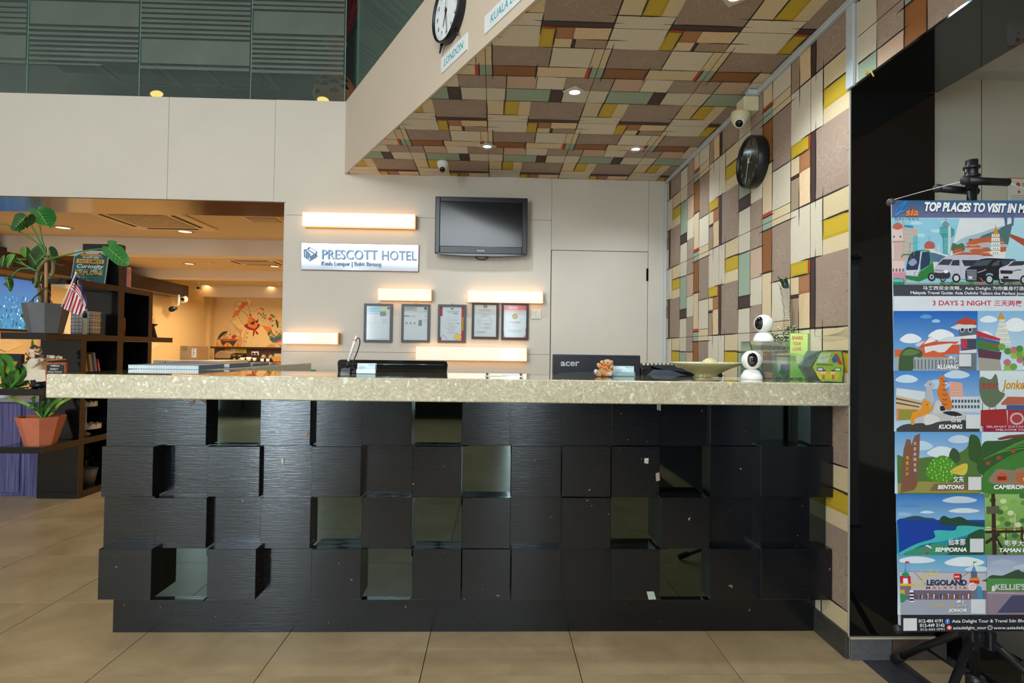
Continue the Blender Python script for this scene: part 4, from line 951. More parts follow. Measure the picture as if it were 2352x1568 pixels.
wall_lamp(649, 763, 775, 790, 'short glowing bar lamp overlapping the edge of the cafe opening')
wall_lamp(955, 797, 1210, 828, 'long glowing bar lamp low on the wall under the certificates')
# the sign
ys = YB-.02
a, b, z0, z1 = RX(692, 560, 961, 621, ys)
t = thing('hotel_sign', 'glossy silver hotel name plate with raised slate lettering', 'sign', ((a+b)/2, ys, z0))
MB().box(a, b, ys, YB-.001, z0, z1, bev=.001).build('plate', M('sign_silver', '#cdd5df', .09, .3, amt=.03, scale=2), t)
MB().box(a-.003, b+.003, ys+.006, YB, z0-.003, z1+.003).build('edge', M('sign_edge', '#7a4a32', .6), t)
slate = M('sign_slate', '#5d7690', .3, .3)
def raised(t, st, x0, y0, x1, y1, Y, depth, mat, name, bold=0, skewpx=0):
    """raised lettering on a wall plane, fitted to a pixel box (y1 = top, y0 = bottom at left end)"""
    vs, fs, _ = text2d(st, bold)
    g = MB(); P2 = [U(x0+(x1-x0)*u, y0+(y1-y0)*v+skewpx*u, Y=Y) for u, v in vs]
    n = len(P2); g.add(P2, fs); g.add([p+V((0, depth, 0)) for p in P2], [f[::-1] for f in fs])
    from collections import Counter
    ed = Counter(); 
    for f in fs:
        for i in range(len(f)): ed[(f[i], f[(i+1) % len(f)])] += 1
    side = [(b_, a_, n+a_, n+b_) for (a_, b_) in ed if (b_, a_) not in ed]
    g.add(list(g.v[:2*n]), side)
    return g.build(name, mat, t)
yl = ys-.012
raised(t, 'PRESCOTT', 739, 595, 867, 572.5, yl, .012, slate, 'lettering', .012, 1.5)
raised(t, 'HOTEL', 877, 597, 957, 575, yl, .012, slate, 'lettering', .012, 1)
raised(t, 'Kuala Lumpur | Bukit Bintang', 738, 612, 875, 599.5, yl, .006, slate, 'lettering', 0, 2)
def bar2(g, p, q, w, Y, d):
    a_, b_ = V(p), V(q); n_ = (b_-a_).normalized(); n_ = V((-n_.y, n_.x))*w/2; g.prism([U(k.x, k.y, Y=Y) for k in (a_-n_, b_-n_, b_+n_, a_+n_)], (0, d, 0))
g = MB(); Lg = lambda x, y: (680+x/7.84, 540+y/7.84)
for p, q in [((240, 215), (360, 290)), ((205, 245), (235, 212)), ((205, 248), (330, 325)), ((360, 290), (360, 320)), ((245, 385), (360, 320)), ((140, 265), (185, 250)), ((140, 262), (145, 395)), ((145, 395), (185, 415)), ((185, 250), (360, 365)), ((205, 290), (205, 430)), ((235, 320), (235, 395)), ((205, 425), (238, 455)), ((238, 455), (362, 380)), ((362, 345), (362, 385)), ((240, 420), (360, 345)), ((180, 270), (180, 400))]:
    bar2(g, Lg(*p), Lg(*q), 2.1, yl+.001*(len(g.f) % 3), .01)
g.build('emblem', slate, t)
# television
a, b, z0, z1 = RX(999, 452.5, 1211.5, 583, YB-.11)
t = thing('wall_television', 'black flat television switched off, hung over the reception wall', 'television', ((a+b)/2, YB-.06, z0))
tvb = M('tv_bezel', '#23272c', .28, amt=.05)
g = MB(); y0, y1 = YB-.11, YB-.05; bw_ = .042; bh = .062
g.box(a, a+bw_, y0, y1, z0, z1, bev=.006); g.box(b-bw_, b, y0, y1, z0, z1, bev=.006); g.box(a+bw_-.002, b-bw_+.002, y0, y1, z1-bw_, z1, bev=.006); g.box(a+bw_-.002, b-bw_+.002, y0, y1, z0, z0+bh, bev=.006)
g.build('bezel', tvb, t)
MB().prism([(a+.01, y0+.004, z0+.014), (a+.02, y0+.004, z0-.004), ((a+b)/2-.12, y0+.004, z0-.016), ((a+b)/2+.12, y0+.004, z0-.016), (b-.02, y0+.004, z0-.004), (b-.01, y0+.004, z0+.014)], (0, .045, 0)).build('lower_lip', M('tv_gloss', '#0c0e11', .1), t)
MB().box(a+bw_-.002, b-bw_+.002, y0+.006, y0+.03, z0+bh-.002, z1-bw_+.002).build('screen', M('tv_screen', '#14171b', .14, amt=.05, spec=.5), t)
MB().box(a+.12, b-.12, y1, YB, z0+.08, z1-.08).build('bracket', MATS['tv_gloss'], t)
raised(t, 'Panasonic', 1096, 577, 1113, 573.5, y0-.001, .001, M('tv_logo', '#c8ccd0', .3), 'lettering', .01)
g = MB(); g.tube(smoothcurve([((a+b)/2-.06, YB-.03, z0), ((a+b)/2-.03, YB-.03, z0-.028), ((a+b)/2+.03, YB-.03, z0-.03), ((a+b)/2+.07, YB-.03, z0)], 5), .004, 6); g.build('cable', MATS['tv_gloss'], t)
# certificates ---------------------------------------------------------
fr_d = M('frame_slate', '#46484f', .45); fr_b = M('frame_dark_brown', '#38302f', .4)
pp = printmat('certificate_print', .12, .03, 20, spec=.6)
def certificate(x0, y0, x1, y1, label, fm, kind, hook=True):
    yf = YB-.022; a, b, z0, z1 = RX(x0, y0, x1, y1, yf); w_ = .019
    t = thing('framed_certificate', label, 'picture frame', ((a+b)/2, yf, z0), 'framed certificates in a row')
    for nm, pts in (('l', [(a, z0), (a+w_, z0+w_), (a+w_, z1-w_), (a, z1)]), ('r', [(b, z0), (b, z1), (b-w_, z1-w_), (b-w_, z0+w_)]), ('t', [(a, z1), (a+w_, z1-w_), (b-w_, z1-w_), (b, z1)]), ('b', [(a, z0), (b, z0), (b-w_, z0+w_), (a+w_, z0+w_)])):
        MB().prism([(x, yf, z) for x, z in pts], (0, .021, 0)).build('frame_rail', fm, t)
    P = Paint((0, yf+.008, 0), (1, 0, 0), (0, 0, 1), (0, -1, 0)); X0, X1, Z0, Z1 = a+w_-.001, b-w_+.001, z0+w_-.001, z1-w_+.001; W_, H_ = X1-X0, Z1-Z0
    r = lambda u0, v0, u1, v1, c: P.rect(X0+W_*u0, Z0+H_*v0, X0+W_*u1, Z0+H_*v1, c)
    tx = lambda s_, u0, v0, u1, v1, c, bold=0: P.text(s_, X0+W_*u0, Z0+H_*v0, X0+W_*u1, Z0+H_*v1, c, bold)
    def lines(u0, u1, vs_, c='#7a8288', h=.008):
        for k, v in enumerate(vs_): r(u0+.04*(k % 2), v, u1-.07*((k*7) % 3), v+h, c)
    r(0, 0, 1, 1, '#c3cdd2')
    if kind == 0:
        r(.02, .80, .62, .98, '#8fc3d8'); r(.62, .84, .86, .99, '#c8c79c'); lines(.06, .5, (.93, .9, .86, .83), '#5d8496'); r(.88, .9, .97, .97, '#59646a'); r(.58, .70, .82, .84, '#7b858a'); r(0, .765, .95, .775, '#54707d'); lines(.66, .9, (.6, .56, .53, .5), '#8a9298')
        tx('PRESCOTT HOTEL', .03, .48, .48, .52, '#a5adb2'); lines(.08, .9, (.03,), '#8a9298')
    elif kind == 1:
        r(.02, .86, .55, .98, '#a9b4ba'); lines(.1, .5, (.95, .92), '#6c767c'); r(.85, .9, .96, .98, '#5c666c'); lines(.82, .97, (.84, .78, .74, .7), '#5f696f'); r(.62, .42, .76, .60, '#7f898e'); tx('HOTEL', .3, .68, .52, .73, '#8d979c', .01); r(.02, .69, .24, .73, '#858f95')
        for q in range(3): P.ell(X0+W_*(.12+.17*q), Z0+H_*.5, W_*.04, H_*.035, '#8d979c', n=10)
        lines(.8, .97, (.6, .57, .54), '#8a9298')
    elif kind == 2:
        r(0, .72, .1, 1, '#b2414c'); r(.9, .0, 1, 1, '#a8423f'); r(.92, .3, 1, .7, '#c08a3c'); P.ell(X0+W_*.5, Z0+H_*.94, W_*.07, H_*.03, '#6d6a5a', n=12); P.ell(X0+W_*.5, Z0+H_*.945, W_*.04, H_*.018, '#b9a23f', n=10)
        lines(.28, .8, (.86, .83), '#6c6c72'); r(.55, .79, .75, .81, '#7c7c82'); lines(.3, .72, (.6, .52, .47, .4, .34, .28, .22), '#8d9096'); r(.72, .5, .8, .52, '#7c7c82')
        P.ell(X0+W_*.76, Z0+H_*.11, W_*.16, H_*.095, '#c8a53e', n=28); P.ell(X0+W_*.76, Z0+H_*.11, W_*.13, H_*.077, '#dcc06a', n=28); tx('Y', .73, .09, .79, .13, '#b08c2c'); P.curve([(X0+W_*.02, Z0+H_*.05), (X0+W_*.14, Z0+H_*.16), (X0+W_*.3, Z0+H_*.04)], .002, '#8a4a50'); r(0, 0, .06, .1, '#a8423f')
    elif kind == 3:
        r(0, 0, 1, .012, '#b79c48'); r(0, .988, 1, 1, '#b79c48'); r(0, 0, .014, 1, '#b79c48'); r(.986, 0, 1, 1, '#b79c48')
        P.ell(X0+W_*.5, Z0+H_*.94, W_*.09, H_*.05, '#6c675a', n=18); P.ell(X0+W_*.5, Z0+H_*.94, W_*.05, H_*.028, '#b5b0a0', n=12); P.ell(X0+W_*.5, Z0+H_*.45, W_*.33, H_*.2, '#b9c2c2', n=26); P.ell(X0+W_*.5, Z0+H_*.45, W_*.29, H_*.175, '#c6ced0', n=26)
        lines(.2, .82, (.84, .81), '#7c8486'); lines(.32, .7, (.69, .66, .615), '#a4878c'); r(.1, .50, .92, .505, '#8a9294'); r(.3, .405, .36, .412, '#7c8486'); lines(.46, .78, (.40, .38, .29, .27), '#7c8486'); lines(.1, .55, (.15, .13), '#7c8486')
        # (the square code in the lower corner is left out)
    else:
        r(0, .84, 1, 1, '#c7656a'); r(.03, .80, .9, .85, '#cfa6a4'); tx('TAOLIA', .22, .88, .62, .95, '#e8d3d2', .01); r(0, 0, 1, .02, '#a8584a'); r(0, 0, .03, .2, '#a8584a'); r(.97, 0, 1, .3, '#a8584a')
        P.poly([(X0+W_*.0, Z0), (X0+W_*.12, Z0), (X0, Z0+H_*.1)], '#b05a48'); P.poly([(X0+W_*1, Z0), (X0+W_*.86, Z0), (X0+W_, Z0+H_*.12)], '#b05a48')
        P.ell(X0+W_*.5, Z0+H_*.65, W_*.13, H_*.085, '#a08a2f', n=22); P.ell(X0+W_*.5, Z0+H_*.65, W_*.10, H_*.065, '#8c7a2c', n=22)
        for q in range(3): r(.44+.05*q, .61, .46+.05*q, .69, '#c9b454')
        tx('华人礼遇酒店', .24, .46, .76, .50, '#3b3a36'); r(.38, .435, .7, .442, '#7a7a76'); tx('RM 9-20', .38, .37, .62, .39, '#8a8a86'); tx('沈阳市旅游行业协会', .2, .21, .8, .24, '#6b6b66'); r(.28, .17, .74, .178, '#8a8a86')
    P.build('certificate', pp, t)
    if hook: MB().tube([((a+b)/2-.01, yf+.012, z1-.002), ((a+b)/2, yf+.012, z1+.014), ((a+b)/2+.01, yf+.012, z1-.002)], .002, 5).build('hook', sc_, t)
certificate(835.5, 697, 900.5, 785.5, 'slate-framed certificate farthest left, with a blue heading', fr_d, 0)
certificate(921.5, 698, 987, 786, 'slate-framed grey certificate second from left, under the short lamp', fr_d, 1)
certificate(1005.5, 699, 1070, 787, 'slate-framed certificate in the middle with a gold seal and red edge', fr_d, 2)
certificate(1083.5, 694, 1145, 778.5, 'brown-framed certificate with a thin gold border, hung highest', fr_b, 3, False)
certificate(1151.5, 695, 1214, 780.5, 'dark-framed red-bordered certificate with a round gold emblem, next to the switch', fr_b, 4, False)
a, b, z0, z1 = RX(1220, 709.5, 1242.5, 732, YB-.01)
t = thing('light_switch', 'white two-gang light switch right of the certificates', 'switch', ((a+b)/2, YB-.008, z0))
sw = M('switch_cream', '#dcdccf', .35)
MB().box(a, b, YB-.009, YB, z0, z1, bev=.003).build('plate', sw, t); w_ = b-a
for k in range(2): MB().box(a+w_*(.2+.31*k), a+w_*(.49+.31*k), YB-.013, YB-.009, z0+w_*.2, z1-w_*.2, bev=.002).build('rocker', sw, t)

# ------------------------------------------------------------------ clocks and plates on the diagonal fascia
UP = V((0, 0, 1)); RT = UP.cross(NF)
if RT.dot(V((1, 0, 0))) < 0 and False: RT = -RT
def onf(px, py): return onplane(px, py, A0+NF*.012, NF)
Mf = Matrix((RT, UP, NF)).transposed().to_4x4()     # local x right, y up, z towards the viewer
blk = M('clock_black', '#17181b', .3); wht = M('clock_white', '#dfe6ea', .5)
def wall_clock(c, M3, r, depth, face, rim, numc, hc, label, hands, legs=False, group=None):
    t = thing('wall_clock', label, 'clock', tuple(c), group)
    g = MB(); g.lathe([(0, 0), (r*.97, 0), (r, .01), (r, depth-.004), (r*.97, depth), (r*.93, depth-.004), (r*.92, depth-.014)], c, 48, M3); g.build('case', rim, t)
    g = MB(); g.lathe([(0, depth-.014), (r*.93, depth-.014)], c, 48, M3, smooth=False); f_ = g.build('dial', face, t)
    R3 = M3.to_3x3(); A_, B_, N_ = R3 @ V((1, 0, 0)), R3 @ V((0, 1, 0)), R3 @ V((0, 0, 1))
    P = Paint(V(c)+N_*(depth-.0135), A_, B_, N_, step=1e-4)
    for k in range(1, 13):
        th = PI/2-k*PI/6; s_ = r*.15; x, y = r*.70*math.cos(th), r*.70*math.sin(th); w_ = s_*(.62 if k < 10 else 1.0) if k != 1 else s_*.25
        P.text(str(k), x-w_/2, y-s_/2, x+w_/2, y+s_/2, numc)
    for k in range(60):
        th = k*PI/30; l = .04 if k % 5 else .07; P.line([(r*.88*math.cos(th), r*.88*math.sin(th)), (r*(.88-l)*math.cos(th), r*(.88-l)*math.sin(th))], .0016, numc, l=2)
    P.build('numerals', printmat('clock_print', .5, .02), f_)
    for k, (ang, ln, w_) in enumerate(hands):
        th = PI/2-ang*PI/180; d = V((math.cos(th), math.sin(th), 0)); n_ = V((-d.y, d.x, 0)); zz = depth-.009+.0015*k
        q = [d*(-ln*.18)*r-n_*w_, d*ln*r-n_*w_*.6, d*ln*r+n_*w_*.6, d*(-ln*.18)*r+n_*w_]
        MB().prism([V(c)+R3 @ V((p.x, p.y, zz)) for p in q], N_*.001).build('hand', hc, t)
    MB().lathe([(0, depth-.003), (.006, depth-.004), (.007, depth-.012)], c, 12, M3).build('hub', hc, t)
    if legs:
        for th in (-1.02, -2.12, 2.5, .64):
            d = R3 @ V((math.cos(th), math.sin(th), 0)); MB().tube([V(c)+d*r*.97+N_*depth*.45, V(c)+d*r*1.3+N_*depth*.45], [.009, .004], 6).build('foot', rim, t)
    return t
cc1 = onf(1040, 30); 
wall_clock(cc1, Mf, .158, .05, wht, blk, '#2a2c30', blk, 'white-faced black-rimmed clock above the London plate', [(205, .5, .004), (172, .78, .003), (8, .6, .0015)], True)
plm = M('plate_white', '#dfe5e8', .3)
def name_plate(st, p, label):
    c = [onf(*q) for q in p]; O = c[0]; ln = (c[1]-c[0]).dot(RT); hh = (c[3]-c[0]).z
    zlo = (c[0].z+c[1].z)/2; O = V((O.x, O.y, zlo))
    t = thing('city_plate', label, 'sign', tuple(O+RT*ln/2))
    MB().prism([O, O+RT*ln, O+RT*ln+UP*hh, O+UP*hh], NF*.006).build('plate', plm, t)
    P = Paint(O+NF*.0062, RT, UP, NF); P.text(st, ln*.12, hh*.28, ln*.86, hh*.74, '#2aa0ad', .01, shear=.16); P.build('lettering', printmat('plate_print', .4, .02), t)
name_plate('LONDON', [(1015, 163), (1074, 122), (1074, 84), (1015, 128)], 'white plate lettered LONDON in teal under the clock')
name_plate('KUALA LUMPUR', [(1115, 68), (1250, -34), (1250, -72), (1115, 28)], 'white plate lettered KUALA LUMPUR in teal at the top edge')
# clock on the papered wall
Mr = Matrix((V((0, -1, 0)), UP, V((-1, 0, 0)))).transposed().to_4x4()
cR = onplane(1716, 372, V((XR-.06, 0, 0)), V((1, 0, 0))); cR = V((XR, cR.y+.0, cR.z))
wall_clock(cR, Mr, .140, .062, M('clock_dark_face', '#2b2c2a', .12), blk, '#8f938e', M('hand_grey', '#b9bdb8', .4), 'black round clock with a dark face on the patterned wall', [(42, .42, .004), (196, .8, .003), (-5, .35, .0015)])
# cameras --------------------------------------------------------------
camw = M('camera_white', '#e9eae6', .3); lens = M('camera_lens', '#101216', .1); iv = M('camera_ivory', '#d9d2ae', .45)
c = U(1017, 371, Z=ZC)
t = thing('dome_camera', 'white dome camera on the papered ceiling above the television', 'camera', (c.x, c.y, ZC-.09))
MB().lathe([(0, ZC), (.043, ZC), (.045, ZC-.010), (.041, ZC-.028), (.032, ZC-.05), (.0, ZC-.062)], (c.x, c.y, 0), 28).build('housing', camw, t)
MB().ball((c.x, c.y-.008, ZC-.054), .029, 20).build('ball', camw, t)
Mc = Matrix.Rotation(-.9, 4, 'X'); MB().lathe([(0, .008), (.019, .006), (.022, 0)], (c.x, c.y-.008-.024, ZC-.054-.019), 16, Matrix.Rotation(PI-.0, 4, 'X') @ Matrix.Rotation(-.9, 4, 'X')).build('lens', lens, t)
c = U(1714, 262, X=XR-.05)
t = thing('dome_camera', 'ivory dome camera under a junction box by the patterned wall', 'camera', (c.x, c.y, c.z-.2))
zt2 = ZC-.032; MB().box(XR-.085, XR-.001, c.y-.05, c.y+.05, c.z-.0, zt2, bev=.004).build('junction_box', iv, t)
MB().box(XR-.07, XR-.001, c.y-.07, c.y-.03, zt2-.0, zt2+.028, bev=.002).build('cable_duct', MATS['pvc_trim'], t)
kc = V((XR-.085, c.y-.01, c.z+.0))
MB().lathe([(0, 0), (.050, 0), (.052, -.010), (.047, -.036), (.036, -.060), (.0, -.072)], kc, 28, Matrix.Rotation(.15, 4, 'Y')).build('housing', iv, t)
MB().ball(kc+V((-.009, -.009, -.054)), .033, 20).build('ball', camw, t)
dl = V((-.45, -.65, -.55)).normalized(); MB().lathe([(0, .005), (.016, .004), (.020, -.003)], kc+V((-.009, -.009, -.054))+dl*.030, 18, dl.to_track_quat('Z', 'Y').to_matrix().to_4x4()).build('lens', lens, t)
# soffit downlights
bz = M('lamp_bezel', '#c9bfae', .4)
for (x, y, l) in [(1320, 210, 'square recessed ceiling lamp in the middle of the patterned ceiling'), (1119, 335, 'square recessed ceiling lamp left, towards the television'), (1460, 341, 'square recessed ceiling lamp right, towards the papered wall'), (1690, -10, 'square recessed ceiling lamp cut off by the top edge of the photo')]:
    downlight(x, y, ZC-.0007, .031, l, cool_e, bz, 'square lamps in the patterned ceiling', sq_=.048)

# ------------------------------------------------------------------ things on the worktop
clr = glassmat('clear_acrylic', '#e6f0f0', .10, .02, .5)
black_p = M('black_plastic', '#15171a', .28)
chr_ = M('chrome', '#c8ccd2', .12, 1)
def front(px, py, Y): return U(px, py, Y=Y)
# guest register books on the return
Yb0 = 2.74; x0, x1 = U(293, 845, Y=Yb0).x, U(457, 845, Y=Yb0).x
bkw = M('page_edge', '#dfe4e6', .7); blu = M('cover_blue', '#2f86a8', .4); nav = M('cover_navy', '#3a4a78', .45); gryb = M('cover_grey', '#5d666c', .5)
x1 = min(x1, -1.41)
def book(x0, x1, y0, y1, z, h, label, cov, rot=0, cat='book', group=None, grid=True):
    t = thing('register_book', label, cat, ((x0+x1)/2, (y0+y1)/2, z), group); R4 = Matrix.Translation(((x0+x1)/2, (y0+y1)/2, z)) @ Matrix.Rotation(rot, 4, 'Z') @ Matrix.Translation((-(x0+x1)/2, -(y0+y1)/2, -z))
    MB().box(x0+.002, x1-.003, y0+.002, y1-.002, z+.0015, z+h-.0015, R4).build('pages', bkw, t)
    MB().box(x0, x1, y0, y1, z+h-.0015, z+h, R4).build('cover', cov, t); MB().box(x0, x1, y0, y1, z, z+.0015, R4).build('cover', cov, t)
    MB().box(x1-.003, x1, y0, y1, z+.0015, z+h-.0015, R4).build('spine', gryb, t)
    if grid:
        g = MB(); n = int((x1-x0)/.012)
        for k in range(n): g.box(x0+.004+k*.012, x0+.005+k*.012, y0+.0012, y0+.002, z+.002, z+h-.002, R4)
        for k in range(1, 4): g.box(x0+.002, x1-.004, y0+.0012, y0+.002, z+h*k/4, z+h*k/4+.0006, R4)
        g.build('page_lines', M('ruling_grey', '#aab4bc', .7), t)
    return t
book(x0, x1, Yb0, Yb0+.25, ZS, .021, 'thick register book with blue edges lying at the corner of the worktop', blu)
bx0, bx1 = U(470, 840, Y=3.15).x, U(520, 840, Y=3.15).x
book(x0-.02, -1.43, 3.02, 3.30, ZS, .022, 'navy covered register book lying behind the thick blue-edged one', nav, .04)
book(x0-.08, -1.43, 3.34, 3.56, ZS, .017, 'slim grey register book farthest back on the worktop return', M('cover_steel', '#77808c', .4), -.03)
# tape dispenser at the desk corner
tx_ = U(708, 848, Y=4.40); t = thing('tape_roll', 'small teal and white tape roll behind the end of the worktop return', 'tape', (tx_.x-.02, 4.42, tx_.z-.02))
# stand so that it rests on a wall ledge box
# -> sits on a low filing cabinet
fc = thing('filing_cabinet', 'low cream filing cabinet against the reception wall, mostly hidden', 'cabinet', (-1.3, 4.42, 0)); zz = tx_.z-.02
MB().box(-1.73, -1.0, 4.29, 4.59, 0, zz-.0006, bev=.004).build('body', ds, fc)
for k in range(3): MB().box(-1.39, -1.02, 4.281, 4.29, .03+k*(zz-.06)/3, (k+1)*(zz-.06)/3, bev=.002).build('drawer', ds, fc)
MB().lathe([(.012, -.012), (.03, -.012), (.03, .012), (.012, .012), (.012, -.012)], (tx_.x-.02, 4.42, zz+.030), 20, ax='Y').build('tape', M('tape_white', '#e4e8e8', .4), t)
MB().box(tx_.x-.02, tx_.x+.05, 4.40, 4.44, zz, zz+.018, bev=.004).build('base', M('teal_plastic', '#3fae9e', .4), t)
# desk pen on its base
p0 = U(798, 857, Z=ZS); Y0 = p0.y
t = thing('desk_pen', 'white counter pen on a coiled black cord in a black and chrome base', 'pen', (p0.x, Y0, ZS))
a, b, z0, z1 = RX(783, 846, 806, 857, Y0-.02)
MB().prism([(a, Y0-.03, ZS), (a+.002, Y0-.03, ZS+.018), (a+.008, Y0-.03, ZS+.024), (b-.002, Y0-.03, ZS+.024), (b, Y0-.03, ZS)], (0, .05, 0)).build('base', black_p, t)
MB().box(a+.002, b-.002, Y0-.034, Y0-.03, ZS, ZS+.008, bev=.001).build('base_trim', chr_, t)
MB().box(b, b+.022, Y0-.02, Y0+.02, ZS, ZS+.012, bev=.003).build('clip', black_p, t)
q0, q1, q2 = U(797, 848, Y=Y0), U(800, 829, Y=Y0), U(819, 770, Y=Y0)
MB().tube([q0, q1], [.004, .006], 8).build('socket', black_p, t)
MB().tube([q1, q1+(q2-q1)*.75, q1+(q2-q1)*.9, q2], [.006, .0065, .005, .002], 10).build('pen', whitep, t)
MB().lathe([(.0075, -.004), (.0085, 0), (.0075, .004)], q1+(q2-q1)*.82, 10, (q2-q1).to_track_quat('Z', 'Y').to_matrix().to_4x4()).build('pen_ring', gold, t)
crd = [U(x, y, Y=Y0) for x, y in [(817, 778), (825, 777), (826, 790), (819, 812), (811, 832), (810, 844), (816, 849)]]
MB().tube(smoothcurve(crd, 5), .0028, 6).build('cord', black_p, t)
# card holders
def card_holder(px0, py0, px1, py1, Yc, label, logo, back=False):
    a, b, z0, z1 = RX(px0, py0, px1, py1, Yc); z0 = ZS; t = thing('card_holder', label, 'card holder', ((a+b)/2, Yc+.02, ZS), 'business card holders on the worktop')
    h = z1-z0; M4 = Matrix.Translation((0, Yc, z0)) @ Matrix.Rotation(-.22, 4, 'X') @ Matrix.Translation((0, -Yc, -z0))
    MB().box(a, b, Yc, Yc+.0025, z0, z0+h*.4, M4).build('front_lip', clr, t); MB().box(a, b, Yc+.014, Yc+.0165, z0, z1, M4).build('back_plate', clr, t); MB().box(a, b, Yc-.002, Yc+.05, z0, z0+.0025).build('foot', clr, t)
    cdm = M('card_white', '#b9d3de', .4)
    cb = MB().box(a+.003, b-.003, Yc+.004, Yc+.013, z0+.004, z1-.004, M4).build('cards', cdm, t)
    O = M4 @ V((a+.003, Yc+.0037, z0+.004)); Uz = (M4.to_3x3() @ V((0, 0, 1))); Nn = (M4.to_3x3() @ V((0, -1, 0))); P = Paint(O, (1, 0, 0), Uz, Nn); W_, H_ = b-a-.006, h-.008
    P.poly([(W_*.12, H_*.98), (W_*.5, H_*.98), (W_*.75, H_*.55), (W_*.7, H_*.5), (W_*.5, H_*.7)], '#cbdfe8'); P.text('PRESCOTT HOTEL', W_*.62, H_*.84, W_*.96, H_*.91, '#33474f', .01)
    for k, v in enumerate((.62, .54, .46, .38)): P.rect(W_*.12, H_*v, W_*.15, H_*(v+.05), '#3a5666'); P.rect(W_*.18, H_*v, W_*(.42-.04*(k % 3)), H_*(v+.03), '#6c8797')
    P.rect(W_*.12, H_*.30, W_*.6, H_*.33, '#6c8797'); P.curve([(W_*.78, H_*.42), (W_*.83, H_*.34), (W_*.89, H_*.42)], .0012, '#e8f4f8'); P.build('card_print', printmat('card_print', .3, .02), cb)
    return t
card_holder(818, 832, 862, 857, 2.52, 'clear holder of pale blue name cards next to the counter pen', 1)
card_holder(1408, 838, 1459, 863, 2.55, 'clear holder of pale blue name cards right of the little bear', 1)
# clear acrylic sheet with two clips
p = U(1108, 863, Z=ZS); q = U(1205, 863, Z=ZS)
t = thing('acrylic_tray', 'flat clear acrylic tray with two small clips in the middle of the worktop', 'tray', ((p.x+q.x)/2, 2.47, ZS))
MB().box(p.x+.01, q.x-.01, 2.42, 2.54, ZS, ZS+.003).build('sheet', clr, t)
for x in (p.x+.02, q.x-.02):
    MB().ball((x, 2.44, ZS+.009), (.006, .006, .006), 10).build('clip', glassmat('clip_green', '#5f8a88', .5), t); MB().tube([(x, 2.44, ZS+.003), (x+.012, 2.45, ZS+.012)], .002, 5).build('clip_arm', chr_, t)
t = tag(MB().box(U(1152, 862, Y=2.50).x, U(1190, 862, Y=2.5).x, 2.46, 2.52, ZS+.0035, ZS+.0045).build('paper_slip', whitep), 'white slip of paper lying on the clear acrylic tray', 'paper')
# monitors seen from behind
def stand(t, x, y, z0, z1):
    MB().lathe([(0, z0), (.11, z0), (.11, z0+.008), (.02, z0+.016), (0, z0+.016)], (x, y, 0), 24).build('foot', black_p, t)
    MB().box(x-.03, x+.03, y-.012, y+.012, z0+.01, z1).build('stand_neck', black_p, t)
Ym = 2.92; a, b, z0, z1 = RX(775, 827, 1028, 860, Ym)
t = thing('computer_monitor', 'glossy black monitor seen from behind with rounded corners, under the bar lamps', 'monitor', ((a+b)/2, Ym+.05, .7305)); zl = .80
r_ = .018; pts = []
for cx, cz, s0 in ((b-r_, z1-r_, 0), (a+r_, z1-r_, 1)):
    for k in range(5): th = (s0*PI/2)+k*PI/8; pts.append((cx+r_*math.cos(th), Ym, cz+r_*math.sin(th)))
pts += [(a+.03, Ym, zl), (b-.03, Ym, zl)]
gl_b = M('glossy_black', '#1d1a17', .08, coat=.6)
MB().prism(pts, (0, .045, 0)).build('housing', gl_b, t); MB().tube([(a+.02, Ym-.001, z1-.022), (b-.02, Ym-.001, z1-.022)], .0035, 8).build('trim_line', M('steel_blue', '#5a6b78', .2, .8), t); stand(t, (a+b)/2, Ym+.06, .7305, zl+.1)
a, b, z0, z1 = RX(1270, 814.5, 1471, 858, Ym)
t = thing('computer_monitor', 'matt black monitor seen from behind with a silver name in the corner', 'monitor', ((a+b)/2, Ym+.05, .7305))
MB().box(a, b, Ym, Ym+.04, zl, z1, bev=.005).build('housing', M('matt_black', '#23252a', .42), t); MB().box(a+.004, b-.004, Ym-.002, Ym, z1-.012, z1-.003).build('top_edge', M('steel_dark', '#3d4450', .25, .5), t)
g = MB(); zv = U(1350, 857, Y=Ym).z
for k in range(44): g.box(a+.03+k*(b-a-.06)/44, a+.036+k*(b-a-.06)/44, Ym-.004, Ym, zv-.03, zv+.0+.008*math.sin(PI*k/44))
g.build('vent_ribs', M('rib_grey', '#4a525c', .3), t, kind='stuff'); raised(t, 'acer', 1288, 840.5, 1331, 830, Ym-.002, .002, M('badge_silver', '#b9bcc0', .3, .6), 'lettering', .02); stand(t, (a+b)/2, Ym+.06, .7305, zl+.1)
